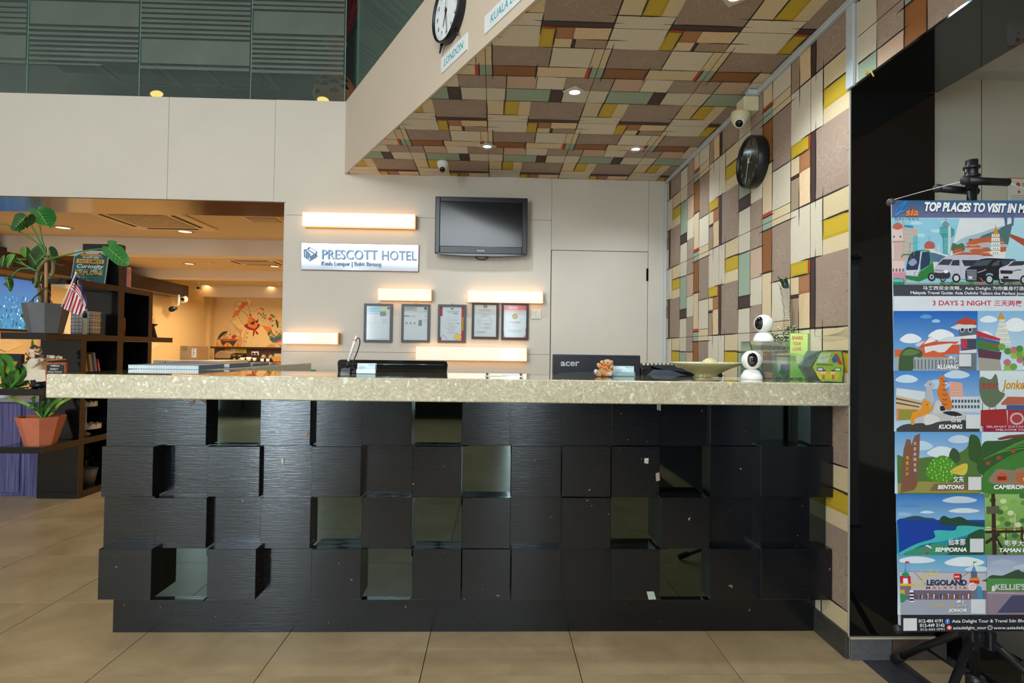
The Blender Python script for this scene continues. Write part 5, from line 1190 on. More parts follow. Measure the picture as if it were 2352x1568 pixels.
# little bear ----------------------------------------------------------
fur = M('bear_fur', '#c99a6c', .95, amt=.15, scale=120, bump=.6, bscale=300); fur2 = M('bear_paw_check', '#cfc7b8', .9, amt=.5, scale=220); orb = M('orange_ribbon', '#f0852a', .4)
Yb_ = 2.52; B_ = lambda x, y, dy=0: U(1240+x/7.35, 790+y/7.35, Y=Yb_+dy)
s1 = (B_(100, 0)-B_(0, 0)).length/100
t = thing('teddy_bear', 'tiny tan teddy bear with an orange ribbon sitting before the monitor', 'toy', (B_(1085, 540).x, Yb_, ZS))
zo = ZS-B_(1085, 545).z
def bb_(x, y, rx, ry, rz, dy=0, mat=fur, name='body', a=0):
    c = B_(x, y, dy); c.z += zo; return MB().ball(c, (rx*s1, ry*s1, rz*s1), 14, Matrix.Rotation(a, 4, 'Y')).build(name, mat, t)
g = MB()
for (x, y, rx, ry, rz, dy, a) in [(1075, 460, 92, 75, 85, .0, 0), (1140, 318, 88, 78, 66, -.006, 0), (1090, 330, 40, 40, 34, -.02, 0), (1000, 360, 52, 38, 34, -.008, .9), (1205, 380, 50, 36, 34, -.008, -.9), (985, 490, 78, 55, 50, -.02, .5), (1170, 490, 78, 55, 48, -.02, -.4)]:
    c = B_(x, y, dy); c.z += zo; g.ball(c, (rx*s1, ry*s1, rz*s1), 14, Matrix.Rotation(a, 4, 'Y'))
g.build('body', fur, t)
for x, y in ((1045, 300), (1210, 300)): bb_(x, y, 30, 16, 30, -.002, fur, 'ear'); bb_(x, y, 20, 12, 20, -.006, fur2, 'ear_lining')
for x, y in ((945, 455), (1190, 500)): bb_(x, y, 34, 14, 34, -.045, fur2, 'paw_sole')
for x, y in ((1082, 300), (1145, 312)): bb_(x, y, 9, 9, 11, -.034, black_p, 'eye')
bb_(1080, 325, 11, 10, 8, -.042, black_p, 'nose')
g = MB(); k0 = B_(1110, 385, -.032); k0.z += zo
for pts in ([(1110, 385), (1060, 360), (1015, 320), (1000, 340), (1050, 385)], [(1110, 385), (1060, 395), (1040, 420), (1085, 400)], [(1110, 385), (1160, 380), (1150, 405), (1120, 400)], [(1110, 385), (1160, 415), (1215, 430), (1205, 450), (1140, 430)]):
    P3 = [B_(x, y, -.034) for x, y in pts]; P3 = [p+V((0, 0, zo)) for p in P3]; g.prism(P3, (0, .003, 0))
g.ball(k0, .006, 8); g.build('ribbon', orb, t)
# desk phone and printer behind the bowl
def desk_prop(px0, py0, px1, py1, Y, dep, mat, t, name, z0=None, bev=.006):
    a, b, zz0, zz1 = RX(px0, py0, px1, py1, Y); return MB().box(a, b, Y, Y+dep, z0 if z0 is not None else zz0, zz1, bev=bev).build(name, mat, t)
c = U(1530, 845, Y=2.95); t = thing('desk_printer', 'black desk printer with raised buttons behind the glass bowl', 'printer', (c.x, 3.0, .7305))
pg_ = M('printer_grey', '#2e3136', .35)
desk_prop(1473, 846, 1660, 862, 2.90, .22, black_p, t, 'body', .7305); desk_prop(1473, 835, 1552, 843, 2.92, .2, pg_, t, 'panel')
x0p, x1p, zp0, zp1 = RX(1476, 833, 1550, 839, 2.92)
for k in range(8): MB().box(x0p+k*(x1p-x0p)/8, x0p+(k+.5)*(x1p-x0p)/8, 2.915, 2.921, zp0, zp1-.002).build('button', M('button_cream', '#c9c4a8', .5), t)
P3 = [U(x, y, Y=2.88) for x, y in [(1500, 838), (1545, 838), (1560, 845), (1600, 850), (1600, 856), (1530, 850), (1500, 842)]]; MB().prism(P3, (0, .12, 0)).build('paper_flap', pg_, t)
P3 = [U(x, y, Y=2.84) for x, y in [(1507, 849), (1540, 850), (1588, 866), (1487, 866)]]; MB().prism(P3, (0, .05, 0)).build('front_cover', M('printer_blue_grey', '#474f5a', .35), t)
# glass bowl with a pearl ball -----------------------------------------
amber = glassmat('amber_glass', '#d8d09a', .42, .03, .5)
pb = U(1628, 867, Z=ZS); Yg = pb.y+.02
a, b, _, zr = RX(1546, 834, 1712, 866, Yg); R_ = (b-a)/2; cx = (a+b)/2-.004; hz = zr-ZS
t = thing('glass_bowl', 'wide shallow yellowish glass bowl on a foot at the right of the worktop', 'bowl', (cx, Yg, ZS))
Yd = .62
prof = [(0, .004), (R_*.34, 0), (R_*.36, .004), (R_*.30, .010), (R_*.40, hz*.30), (R_*.72, hz*.66), (R_*.97, hz*.92), (R_, hz), (R_*.985, hz), (R_*.70, hz*.72), (R_*.38, hz*.38), (0, hz*.30)]
g = MB(); g.lathe(prof, (0, 0, 0), 40); g.v = [V((v.x+cx, v.y*Yd+Yg+.03, v.z+ZS)) for v in g.v]; g.build('bowl', amber, t)
g = MB(); g.lathe([(R_*.955, 0), (R_*1.0, .0), (R_*1.0, .004), (R_*.955, .004), (R_*.955, 0)], (0, 0, 0), 40); g.v = [V((v.x+cx, v.y*Yd+Yg+.03, v.z+ZS+hz)) for v in g.v]; g.build('rim', M('bowl_rim', '#cfd0b0', .2, amt=.2, scale=80), t)
bl = U(1630, 843, Y=Yg+.03); rb = U(1651, 843, Y=Yg+.03).x-bl.x
tag(MB().ball((bl.x, Yg+.03, bl.z), rb, 24).build('glass_ball', M('pearl_ball', '#cfc28c', .25, amt=.1, scale=15)), 'cream marbled ball lying in the glass bowl', 'ball')
# pan-tilt cameras
def pan_camera(c, r, label, look, cable=True):
    t = thing('security_camera', label, 'camera', tuple(c), 'white ball cameras'); z = c.z
    MB().lathe([(0, 0), (r*1.0, 0), (r*1.02, r*.06), (r*.98, r*.35), (r*.72, r*.85), (r*.5, r*.98), (0, r*.98)], c, 32).build('base', camw, t)
    h = V((c.x, c.y, z+r*1.88)); MB().ball(h, r*.96, 32).build('head', camw, t)
    d = look.normalized(); q = d.to_track_quat('Z', 'Y').to_matrix().to_4x4()
    g = MB(); vs = []; n = 26
    for rr_ in (0, .35, .7, 1.0):
        for k in range(n):
            th = 2*PI*k/n; u, v_ = rr_*.50*math.cos(th), rr_*.78*math.sin(th); e = V((u, v_, 0)); l = e.length; s_ = math.sin(l)/l if l > 1e-6 else 1
            p = V((e.x*s_, e.y*s_, math.cos(l))); vs.append(h+(q @ (p*(r*.975))))
    fs = [(i*n+k, i*n+(k+1) % n, (i+1)*n+(k+1) % n, (i+1)*n+k) for i in range(3) for k in range(n)]
    g.add(vs, fs, smooth=True); g.build('face', M('camera_face', '#0d0f12', .06, coat=.8), t)
    MB().lathe([(0, r*.03), (r*.16, r*.02), (r*.2, -.001)], h+d*r*.985, 18, q).build('lens', lens, t)
    if cable: MB().tube(smoothcurve([c+V((-r*.6, r*.5, .004)), c+V((-r*1.6, r*1.2, .003)), c+V((-r*2.6, r*1.0, .003)), c+V((-r*3.2, r*1.7, .003))], 5), .0011, 5).build('cable', camw, t)
    return t
pc1 = U(1726, 871, Z=ZS); rc = (U(1749, 860, Y=pc1.y).x-U(1703, 860, Y=pc1.y).x)/2
pan_camera(V((pc1.x, pc1.y+.0, ZS)), rc, 'white ball camera standing on the worktop beside the clear box', V((-.35, -1, .08)))
# transparent curved box with its papers and coins
Yx = pc1.y+.02; a, b, z0, z1 = RX(1738, 784, 1872, 876, Yx)
t = thing('donation_box', 'clear curved acrylic box with coins and slips, by the camera', 'box', ((a+b)/2, Yx+.08, ZS))
hB = z1-ZS; smoke = glassmat('smoked_clear', '#dcebe4', .05, .02, .2); W_ = b-a; side = [(0, 0), (0, .16), (.10, .30), (.32, .42), (.55, .52), (.80, .66), (.95, .78), (1.0, 1.0)]
sd = glassmat('dark_green_edge', '#2f4a44', .75, .03, .6)
def sidepanel(xf, dx):
    pts = []; cv = smoothcurve([(0, 0, 0), (.0, .22, 0), (.02, .40, 0), (.18, .58, 0), (.34, .74, 0), (.42, .88, 0), (.50, 1, 0)], 5)
    # profile in the YZ plane: front at the bottom, curving back to the top
    pts = [(xf, Yx+p.x*.17, ZS+p.y*hB) for p in cv]+[(xf, Yx+.17, ZS+hB), (xf, Yx+.17, ZS)]
    MB().prism(pts, (dx, 0, 0)).build('side_panel', smoke, t)
    e = MB(); e.tube([(xf+dx/2, q_[1]-.0015, q_[2]) for q_ in pts[:len(cv)]], .0028, 6); e.build('panel_edge', sd, t)
    return pts[:len(cv)]
pr1 = sidepanel(a+.004, .003); pr2 = sidepanel(b-.02, .003)
g = MB(); n = len(pr1); g.add([V(p) for p in pr1]+[V((b-.02, p[1], p[2])) for p in pr1], [(k, k+1, n+k+1, n+k) for k in range(n-1)], smooth=True); g.build('front_panel', smoke, t)
MB().box(a+.007, b-.02, Yx+.168, Yx+.171, ZS, ZS+hB).build('back_panel', smoke, t); MB().box(a+.004, b-.017, Yx+.085, Yx+.171, ZS+hB-.003, ZS+hB).build('lid', smoke, t); MB().box(a+.007, b-.02, Yx+.002, Yx+.168, ZS, ZS+.003).build('bottom', smoke, t)
MB().box(a+.05, b-.05, Yx+.082, Yx+.10, ZS+hB-.012, ZS+hB-.003).build('slot_rim', clr, t)
cb = thing('coin_heap', 'loose coins and folded banknotes inside the clear curved box', 'money', ((a+b)/2, Yx+.08, ZS+.0035)); rv = random.Random(4)
for k in range(34):
    x, y = a+.02+rv.random()*(W_-.06), Yx+.02+rv.random()*.13; MB().lathe([(0, 0), (.0085, 0), (.0085, .0014), (0, .0014)], (x, y, ZS+.0035+.0016*(k % 4)), 12).build('coin', M('coin_silver', '#8d8f8c', .3, .9) if k % 3 else M('coin_brass', '#9a7a3c', .35, .8), cb)
for k, (c, u, v_) in enumerate([('#2f6f8f', .15, .04), ('#2f5f86', .3, .05), ('#3f7f5f', .62, .10), ('#2c6a55', .66, .22), ('#b86a4a', .72, .30), ('#3f8a6f', .1, .2), ('#c98a5c', .06, .42), ('#8fb0a8', .4, .28)]):
    x = a+W_*u; y = Yx+.06+.012*(k % 5); M4 = Matrix.Translation((x, y, ZS+.012+v_*hB*.8)) @ Matrix.Rotation(.5*(k % 3)-.4, 4, 'Y') @ Matrix.Rotation(.7*(k % 4)-1, 4, 'Z')
    MB().box(-.026, .026, -.0008, .0008, -.012, .012, M4).build('banknote', M('note%d' % (k % 5), ['#2f6f8f', '#b8765a', '#3f7f5f', '#4d8a78', '#8a6aa0'][k % 5], .7, amt=.25, scale=60), cb)
pan_camera(V((U(1757, 783, Y=Yx+.11).x, Yx+.125, ZS+hB+.0004)), rc*1.0, 'white ball camera standing on top of the clear curved box', V((-1, -.62, .05)), False)
# green collection box
Yc_ = 2.49; a, b, z0, z1 = RX(1815, 765, 1852, 870, Yc_); b2 = U(1872, 800, Y=Yc_+.03).x
t = thing('collection_tin', 'tall lime green collection box lettered SHARE, behind the clear box', 'box', ((a+b2)/2, Yc_+.03, ZS))
lime = M('lime_card', '#a9d46a', .5, amt=.1, scale=4); z1 += .0
MB().prism([(a, Yc_, ZS), (b, Yc_-.012, ZS), (b2, Yc_+.04, ZS), (a+.03, Yc_+.07, ZS)], (0, 0, z1-ZS)).build('body', lime, t)
P = Paint((a, Yc_-.0008, 0), (b-a, -.012, 0), (0, 0, 1), (-.1, -1, 0)); P.A = V((b-a, -.012, 0)).normalized(); w_ = b-a
P.grad(0, ZS+.02, w_, z1-.003, '#8fc45c', '#cfe68a'); P.text('SHARE', w_*.10, z1-.030, w_*.72, z1-.014, '#b8243c', .02); P.text('YOUR', w_*.14, z1-.055, w_*.62, z1-.040, '#c83a50', .02); P.text('LOVE', w_*.14, z1-.08, w_*.62, z1-.065, '#c83a50', .02); P.build('front_print', printmat('paper_print'), t)
d2 = V((b2-b, .052, 0)); P = Paint(V((b+.0006, Yc_-.0128, 0)), d2.normalized(), (0, 0, 1), V((.052, -(b2-b), 0))); L_ = d2.length
P.rect(0, ZS+.02, L_, z1-.003, '#9ad08a')
for k, s_ in enumerate('爱心分享'): P.text(s_, L_*.12, z1-.03-k*.022, L_*.45, z1-.015-k*.022, '#2f6a4a')
for k in range(4): P.rect(L_*.56, z1-.03-k*.022, L_*.9, z1-.018-k*.022, '#5a7f5a')
P.build('side_print', printmat('paper_print'), t)
# hexagonal flyer holder
Yh = 2.215; hexp = [(1864, 840), (1885, 803), (1933, 802), (1953, 838), (1935, 876), (1884, 873)]
P3 = [U(x, y, Y=Yh) for x, y in hexp]; dz = ZS-min(p.z for p in P3); P3 = [p+V((0, 0, dz)) for p in P3]
lim = XR-.012
P3 = [V((min(p.x, lim), p.y, p.z)) for p in P3]
cx = sum(p.x for p in P3)/6; cz = sum(p.z for p in P3)/6
t = thing('coin_bank', 'clear hexagonal coin bank with colourful print, against the papered wall', 'coin bank', (cx, Yh+.05, ZS))
MB().prism(P3, (0, .003, 0)).build('front_plate', clr, t); MB().prism([p+V((0, .10, 0)) for p in P3], (0, .003, 0)).build('back_plate', smoke, t)
for k in range(6):
    p, q = P3[k], P3[(k+1) % 6]; g = MB(); i1 = V((cx, Yh, cz)); sh = lambda v_: i1+(v_-i1)*.965
    g.prism([p, q, sh(q), sh(p)], (0, .10, 0)); g.build('side_wall', glassmat('green_side', '#9dbfb2', .22, .03, .5), t)
    e = MB().tube([p, q], .002, 6).build('panel_edge', sd, t)
P = Paint((0, Yh-.0006, 0), (1, 0, 0), (0, 0, 1), (0, -1, 0)); q_ = [(p.x*.96+cx*.04, p.z*.96+cz*.04) for p in P3]
P.poly(q_, '#8fae3f'); w_ = P3[3].x-P3[0].x; hh = P3[1].z-P3[5].z
g_ = lambda u, v_: (P3[0].x+w_*u, P3[5].z+hh*v_)
P.poly([g_(.2, .08), g_(.8, .08), g_(.9, .35), g_(.6, .3), g_(.12, .35)], '#c2b83a'); P.poly([g_(.25, .92), g_(.6, .94), g_(.5, .6), g_(.15, .6)], '#a8c6a0')
P.poly([g_(.68, .92), g_(.8, .9), g_(.96, .55), g_(.82, .58)], '#c03a30'); P.blob([g_(.62, .72), g_(.7, .86), g_(.78, .8), g_(.8, .66), g_(.68, .62)], '#2f6a8a')
for k in range(6): P.text('爱心分享处处'[k], *g_(.28+.06*k, .73+.02*k), *g_(.33+.06*k, .79+.02*k), '#b83a2c')
for v_ in (.585, .555, .525): P.rect(*g_(.14, v_), *g_(.66 if v_ < .58 else .5, v_+.012), '#3a3f2a')
for u in (.36, .66):
    P.ell(*g_(u, .30), w_*.07, hh*.07, '#e6d3ac', n=14); P.ell(*g_(u, .36), w_*.07, hh*.035, '#5d4a3a', n=10); P.rect(*g_(u-.04, .08), *g_(u+.04, .22), '#b06a3c'); P.ell(*g_(u, .27), w_*.03, hh*.012, '#b83a2c', n=8)
P.rect(*g_(.16, .34), *g_(.36, .46), '#5a4a8a'); P.rect(*g_(.19, .37), *g_(.33, .43), '#d8d8e8'); P.rect(*g_(.70, .34), *g_(.90, .46), '#3f8a4a'); P.rect(*g_(.73, .37), *g_(.87, .43), '#d0e8d0')
P.build('printed_card', printmat('paper_print'), t)
# little flowering plant and feather -----------------------------------
Yp = 2.62; pcx = U(1800, 800, Y=Yp).x
t = thing('potted_plant', 'small green plant with tiny white flowers behind the clear curved box', 'plant', (pcx, Yp, ZS))
MB().lathe([(0, 0), (.035, 0), (.05, .10), (.046, .10), (.034, .01), (0, .01)], (pcx, Yp, ZS), 20).build('pot', M('pot_cream', '#c9c2ac', .6), t)
g = MB(); gf = MB(); rv = random.Random(11); zt_p = U(1800, 752, Y=Yp).z
for k in range(420):
    cx_ = rv.choice([U(1815, 800, Y=Yp).x, U(1785, 800, Y=Yp).x, U(1832, 800, Y=Yp).x]); a_ = rv.random()*6.28; r_ = rv.random()*.045; z_ = ZS+.10+rv.random()**.6*(zt_p-ZS-.10)*(1 if cx_ > pcx-.02 else .75)
    p = V((cx_+r_*math.cos(a_), Yp+r_*math.sin(a_)*.7, z_)); d = V((math.cos(a_), math.sin(a_), rv.uniform(-.2, .9))).normalized(); s_ = d.cross(V((0, 0, 1))).normalized()*.005; g.add([p, p+d*.010+s_, p+d*.022, p+d*.010-s_], [(0, 1, 2, 3)])
    if k % 3 == 0: gf.ball(p+d*.014+V((0, -.004, .003)), .0042, 6)
for k in range(14):
    a_ = k*.45; g.tube([(pcx, Yp, ZS+.08), (pcx+.05*math.cos(a_)*1.2, Yp+.03*math.sin(a_), ZS+.10+.04*(k % 4))], .0015, 4)
g.build('foliage', M('herb_green', '#5d7a45', .7, amt=.3, scale=30), t, kind='stuff'); gf.build('flowers', M('tiny_flower', '#d3dcc0', .7), t, kind='stuff')
F = lambda x, y: U(1640+x/5.226, 600+y/5.226, Y=2.58)
t = thing('peacock_feather', 'tall peacock feather standing up behind the small flowering plant', 'feather', tuple(F(912, 1000)))
qs = smoothcurve([F(915, 1090), F(912, 830), F(905, 600), F(890, 430), F(860, 300), F(830, 215)], 8); MB().tube(qs, [.0016]*(len(qs)-8)+[.001]*8, 5).build('quill', M('quill', '#b8ad98', .6), t)
g = MB(); ge = MB(); N_ = len(qs)
for k in range(4, N_-1):
    p = qs[k]; tt = (qs[k+1]-qs[k-1]).normalized(); f = k/N_; nb = 1 if f < .72 else 3
    for q in range(nb):
        for sgn in (-1, 1):
            L_ = (.046 if sgn < 0 else .024) if f < .72 else .026
            L_ *= rv.uniform(.85, 1.15)
            pp_ = p+(qs[min(k+1, N_-1)]-p)*(q/nb); s_ = V((sgn, 0, 0)); e = pp_+s_*L_*.7+tt*L_*.75+V((0, rv.uniform(-.004, .004), 0)); m_d = pp_+s_*L_*.55+tt*L_*.15
            (ge if f > .74 else g).tube([pp_, m_d, e], [.0013, .0011, .0004], 3, cap=False)
g.build('barbs', M('feather_grey', '#35322a', .8), t, kind='stuff'); ge.build('eye_barbs', M('feather_green', '#23401f', .5), t, kind='stuff')
ce = qs[-8]; MB().ball(ce+V((0, -.002, 0)), (.007, .0012, .012), 14).build('eye_spot', M('feather_eye', '#1f5a6a', .3), t); MB().ball(ce+V((0, -.003, -.002)), (.004, .001, .006), 12).build('eye_core', M('feather_core', '#231a6a', .3), t)
# peeled paper flap beside the hexagon bank
pts = [U(x, y, X=XR-.004) for x, y in [(1872, 772), (1905, 770), (1932, 763), (1948, 752)]]; e2 = [U(x, y, X=XR-.004) for x, y in [(1870, 772.5), (1905, 772), (1936, 771), (1952, 770)]]
g = MB()
up_ = [p+V((-.007 if 0 < k else 0, 0, .0)) for k, p in enumerate(pts)]; g.add(up_+e2, [(k, k+1, 5+k, 4+k) for k in range(3)], smooth=True)
g.build('torn_paper', M('paper_back', '#d6c8a6', .8), wall_right)
# yellow ribbon stubs on the header
for x, y in [(1988, 163), (2003, 160)]:
    p = U(x, y, X=XR-.004); tag(MB().tube(smoothcurve([p, p+V((-.006, -.006, -.012)), p+V((-.004, -.016, -.034 if x > 2000 else -.012))], 4), .0028, 5).build('ribbon_stub', M('ribbon_yellow', '#d9a51a', .6)), 'short yellow ribbon end pinned under the header, %s' % ('the longer one' if x > 2000 else 'the short knotted one'), 'ribbon')
# notice on the corridor wall
a, b, z0, z1 = RX(2316, 408, 2400, 462, 2.352); P = Paint((0, 2.356, 0), (1, 0, 0), (0, 0, 1), (0, -1, 0)); P.rect(a, z0, b, z1, '#d8d6cc'); P.rect(a, z1-.004, b, z1, '#c96a3c'); P.ell(a+.048, z1-.03, .010, .010, '#c9492c'); P.text('S', a+.066, z1-.038, a+.078, z1-.022, '#c9492c', .01); P.ell(a+.052, z1-.062, .006, .006, '#c9492c')
for k in range(3): P.rect(a+.012, z0+.008+k*.008, a+.09, z0+.010+k*.008, '#8a8880')
tag(P.build('wall_notice', printmat('paper_print')), 'white notice with orange print on the corridor wall above the banner', 'notice')

# ------------------------------------------------------------------ open shelf divider at the left
HX0, HX1 = -3.60, -3.28
brown = M('shelf_edge_brown', '#3a261b', .4, amt=.12, scale=5); dkt = M('shelf_black', '#0f1216', .14, amt=.3, scale=4, stretch=(6, 6, 1), coat=.5)
sh = thing('open_shelf', 'tall black and brown open shelf divider with boards sticking out to the front', 'shelf', (-3.44, 4.9, 0))
def sboard(y0, y1, zt, name='shelf_board'):
    MB().box(HX0, HX1-.0045, y0+.004, y1, zt-.047, zt, bev=.002).build(name, dkt, sh); MB().box(HX1-.004, HX1, y0, y1, zt-.047, zt).build('edge_strip', brown, sh)
def spost(y0, y1, z0, z1, x0=HX0):
    MB().box(x0, HX1-.0045, y0+.002, y1, z0, z1-.0005, bev=.002).build('upright', dkt, sh); MB().box(HX1-.004, HX1, y0, y1, z0, z1-.0005).build('edge_strip', brown, sh)
ZH1, ZH2, ZH3, ZH4 = 1.735, 1.302, .892, .471
sboard(4.40, 5.40, ZH1); sboard(4.14, 5.74, ZH2); sboard(4.14, 5.40, ZH3); sboard(4.14, 5.40, ZH4); sboard(4.50, 5.40, .052, 'plinth')
for za, zb in ((.053, ZH4-.047), (ZH4, ZH3-.047), (ZH3, ZH2-.047)): spost(4.50, 4.555, za, zb)
for za, zb in ((.053, ZH4-.047), (ZH4, ZH3-.047), (ZH3, ZH2-.047), (ZH2, ZH1-.047), (ZH1, 2.10)): spost(4.92, 4.995, za+.0005, zb)
for za, zb in ((.053, ZH4-.047), (ZH4, ZH3-.047), (ZH3, ZH2-.047), (ZH2, ZH1-.047)): spost(5.345, 5.40, za+.0005, zb)
spost2 = MB().box(HX0, HX0+.04, 4.50, 4.54, ZH2+.0005, ZH1-.048).build('upright', brown, sh)
for ya, yb, za, zb in ((4.56, 4.915, ZH3, ZH2-.047), (5.0, 5.34, ZH3, ZH2-.047), (4.56, 4.915, ZH4, ZH3-.047), (4.56, 4.915, .053, ZH4-.047), (5.0, 5.34, .053, ZH4-.047), (5.0, 5.34, ZH4, ZH3-.047)): MB().box(HX0, HX0+.012, ya, yb, za+.001, zb-.001).build('back_panel', dkt, sh)
for ya, yb, za, zb in ((5.0, 5.34, ZH2, ZH1-.047),): MB().box(HX0, HX0+.012, ya, yb, za+.001, zb-.001).build('back_panel', dkt, sh)
# striped low cabinet behind it
def stripes():
    mt, N, L, B = new_mat('striped_laminate'); tc = N.new('ShaderNodeTexCoord'); mp = N.new('ShaderNodeMapping'); mp.inputs['Scale'].default_value = (60, 60, .8); L.new(tc.outputs['Object'], mp.inputs[0])
    n = N.new('ShaderNodeTexNoise'); n.inputs['Scale'].default_value = 3; n.inputs['Detail'].default_value = 3; L.new(mp.outputs[0], n.inputs['Vector'])
    cr = N.new('ShaderNodeValToRGB'); cr.color_ramp.elements[0].position = .35; cr.color_ramp.elements[0].color = (*srgb('#2a2c55'), 1); cr.color_ramp.elements[1].position = .7; cr.color_ramp.elements[1].color = (*srgb('#6a6896'), 1)
    L.new(n.outputs[0], cr.inputs[0]); L.new(cr.outputs[0], B.inputs['Base Color']); B.inputs['Roughness'].default_value = .35; return mt
st_ = stripes(); zc3 = U(50, 915, Y=4.6).z
t = thing('low_cabinet', 'blue-violet striped low cabinet with a grey top behind the shelf divider', 'cabinet', (-4.2, 4.8, 0))
MB().box(-4.75, HX0-.015, 4.58, 5.08, .0, zc3-.026, bev=.002).build('body', st_, t); MB().box(-4.78, HX0-.012, 4.55, 5.10, zc3-.025, zc3, bev=.003).build('cabinet_top', M('cabinet_top_grey', '#7b7f86', .4), t)
for x in (-4.36, -3.98): MB().box(x-.19, x+.188, 4.572, 4.58, .03, zc3-.04, bev=.002).build('door', st_, t)
a, b, z0, z1 = RX(-30, 812, 48, 858, 4.85)
t = thing('computer_monitor', 'dark monitor on the striped cabinet behind the long green leaves', 'monitor', ((a+b)/2, 4.87, zc3))
MB().box(a, b, 4.85, 4.89, z0-.02, z1, bev=.005).build('housing', MATS['matt_black'], t); MB().box((a+b)/2-.03, (a+b)/2+.03, 4.87, 4.89, zc3+.012, z0).build('stand_neck', black_p, t); MB().lathe([(0, 0), (.11, 0), (.11, .01), (0, .014)], ((a+b)/2, 4.87, zc3), 20).build('foot', black_p, t)
# diamond plaques on the left cafe wall
for k, (x, y) in enumerate([(14, 790), (348, 792)]):
    c = U(x, y, X=XLW+.004); g = MB(); g.prism([(XLW, c.y-.28, c.z), (XLW, c.y, c.z-.10), (XLW, c.y+.28, c.z), (XLW, c.y, c.z+.10)], (.012, 0, 0)); tag(g.build('diamond_plaque', MATS['hex_plaque']), ['cream diamond plaque under the left wall television', 'cream diamond plaque to the right of the shelf divider'][k], 'wall decoration')

# ------------------------------------------------------------------ on the shelf
Pg = lambda x, y, Y: U(x, y, Y=Y)
def oct_pot(name, px, pyb, pyt, wb, wt, Y, z, mat, label, cat, soil=True, n=8):
    c = U(px, (pyb+pyt)/2, Y=Y); s_ = Y/FOC; rb_, rt_ = wb/2*s_/math.cos(PI/n)*.97, wt/2*s_/math.cos(PI/n)*.97; h = U(px, pyt, Y=Y).z-z
    t = thing(name, label, cat, (c.x, Y, z)); g = MB(); vs = []; pr = [(0, 0), (rb_, 0), (rt_, h), (rt_*.93, h), (rt_*.88, h*.86), (0, h*.86)]
    g.lathe(pr, (c.x, Y, z), n, Matrix.Rotation(PI/n*1.0+.2, 4, 'Z'), smooth=False); g.build('pot', mat, t)
    MB().lathe([(0, h*.87), (rt_*.88, h*.87)], (c.x, Y, z), n, smooth=False).build('soil', M('soil', '#2c2018', .95, amt=.4, scale=60), t)
    return t, V((c.x, Y, z+h)), rt_
leafm = M('monstera_leaf', '#2f7030', .32, amt=.22, scale=6); leafd = M('monstera_leaf_dark', '#24552a', .35, amt=.2, scale=6); leafl = M('monstera_leaf_light', '#4c8f35', .35, amt=.2, scale=6)
# monstera
Ypm = 4.22
t, top, rt_ = oct_pot('monstera_plant', 106, 765, 698, 58, 84, Ypm, ZH2+.0005, M('pot_lead', '#5a5c60', .55, amt=.15, scale=9), 'tall monstera with split leaves in a faceted lead-grey pot', 'plant')
Q = lambda x, y, dy=0: U(x/4.9, 460+y/4.9, Y=Ypm+dy)
bark = M('monstera_stem', '#6d6a4a', .8, amt=.2, scale=20); cane = M('cane_stake', '#a8845a', .7); root = M('aerial_root', '#5a3a26', .85); petm = M('petiole', '#4f7a35', .5)
MB().tube(smoothcurve([Q(455, 1180), Q(440, 1000), Q(412, 900), Q(440, 760), Q(520, 670), Q(590, 665), Q(600, 740), Q(590, 820), Q(550, 880)], 6), .0125, 10).build('stem', bark, t)
MB().tube([Q(520, 1185, .01), Q(520, 640, .01)], .011, 8).build('stake', cane, t)
for pts in ([(500, 980), (400, 1080), (320, 1165)], [(440, 1050), (380, 1100), (370, 1170)], [(520, 980), (570, 1050), (560, 1110), (610, 1185)], [(590, 680), (650, 720), (725, 732)], [(540, 850), (560, 860)]):
    MB().tube(smoothcurve([Q(x, y, -.02) for x, y in pts], 5), [.006]+[.004]*(len(pts)*5-5), 5).build('aerial_root', root, t)
def leaf(pts, base, tip, mat, t, depth=0, ribs=3, bend=.02, slits=()):
    """leaf blade from its outline: fan of triangles about a raised midrib, with veins"""
    n = len(pts); P0 = [V((x, y, 0)) for x, y in pts]; out = []
    for i in range(n):
        a, b, c, d = P0[i-1], P0[i], P0[(i+1) % n], P0[(i+2) % n]
        for k in range(3): q = k/3; out.append(.5*((2*b)+(c-a)*q+(2*a-5*b+4*c-d)*q*q+(3*b-a-3*c+d)*q**3))
    bs, tp_ = V((*base, 0)), V((*tip, 0)); ax = (tp_-bs); L2 = ax.length_squared; g = MB(); vo = []; vm = []
    for p in out:
        f = max(0, min(1, (p-bs).dot(ax)/L2)); m0 = bs+ax*f; dd = (p-m0).length/max(1, ax.length); vo.append(Q(p.x, p.y, depth+bend*2.5*dd*dd*4-.0)); vm.append(Q(m0.x, m0.y, depth-bend*.6*math.sin(PI*f)))
    N_ = len(out); g.add(vo+vm, [(i, (i+1) % N_, N_+(i+1) % N_, N_+i) for i in range(N_)], smooth=True)
    o = g.build('leaf', mat, t); vn = MB(); vn.tube([Q(bs.x, bs.y, depth-.006), Q((bs+ax*.5).x, (bs+ax*.5).y, depth-bend*.6-.004), Q((bs+ax*.95).x, (bs+ax*.95).y, depth-.006)], [.0035, .0025, .001], 5)
    for k in range(1, 5):
        for s_ in (-1, 1):
            m0 = bs+ax*(k*.17+.04); pr = V((-ax.y, ax.x, 0)).normalized()*s_; e = m0+pr*ax.length*.26+ax*.16; vn.tube([Q(m0.x, m0.y, depth-bend*.5-.004), Q(e.x, e.y, depth+bend*.2-.002)], [.0014, .0006], 4)
    vn.build('veins', M('vein_green', '#7fae5c', .4), o); return o
leaf([(325, 95), (345, 75), (420, 110), (440, 72), (520, 72), (600, 110), (636, 200), (610, 265), (565, 320), (545, 290), (440, 270), (400, 240), (410, 180), (345, 140)], (425, 110), (560, 310), leafm, t, -.05)
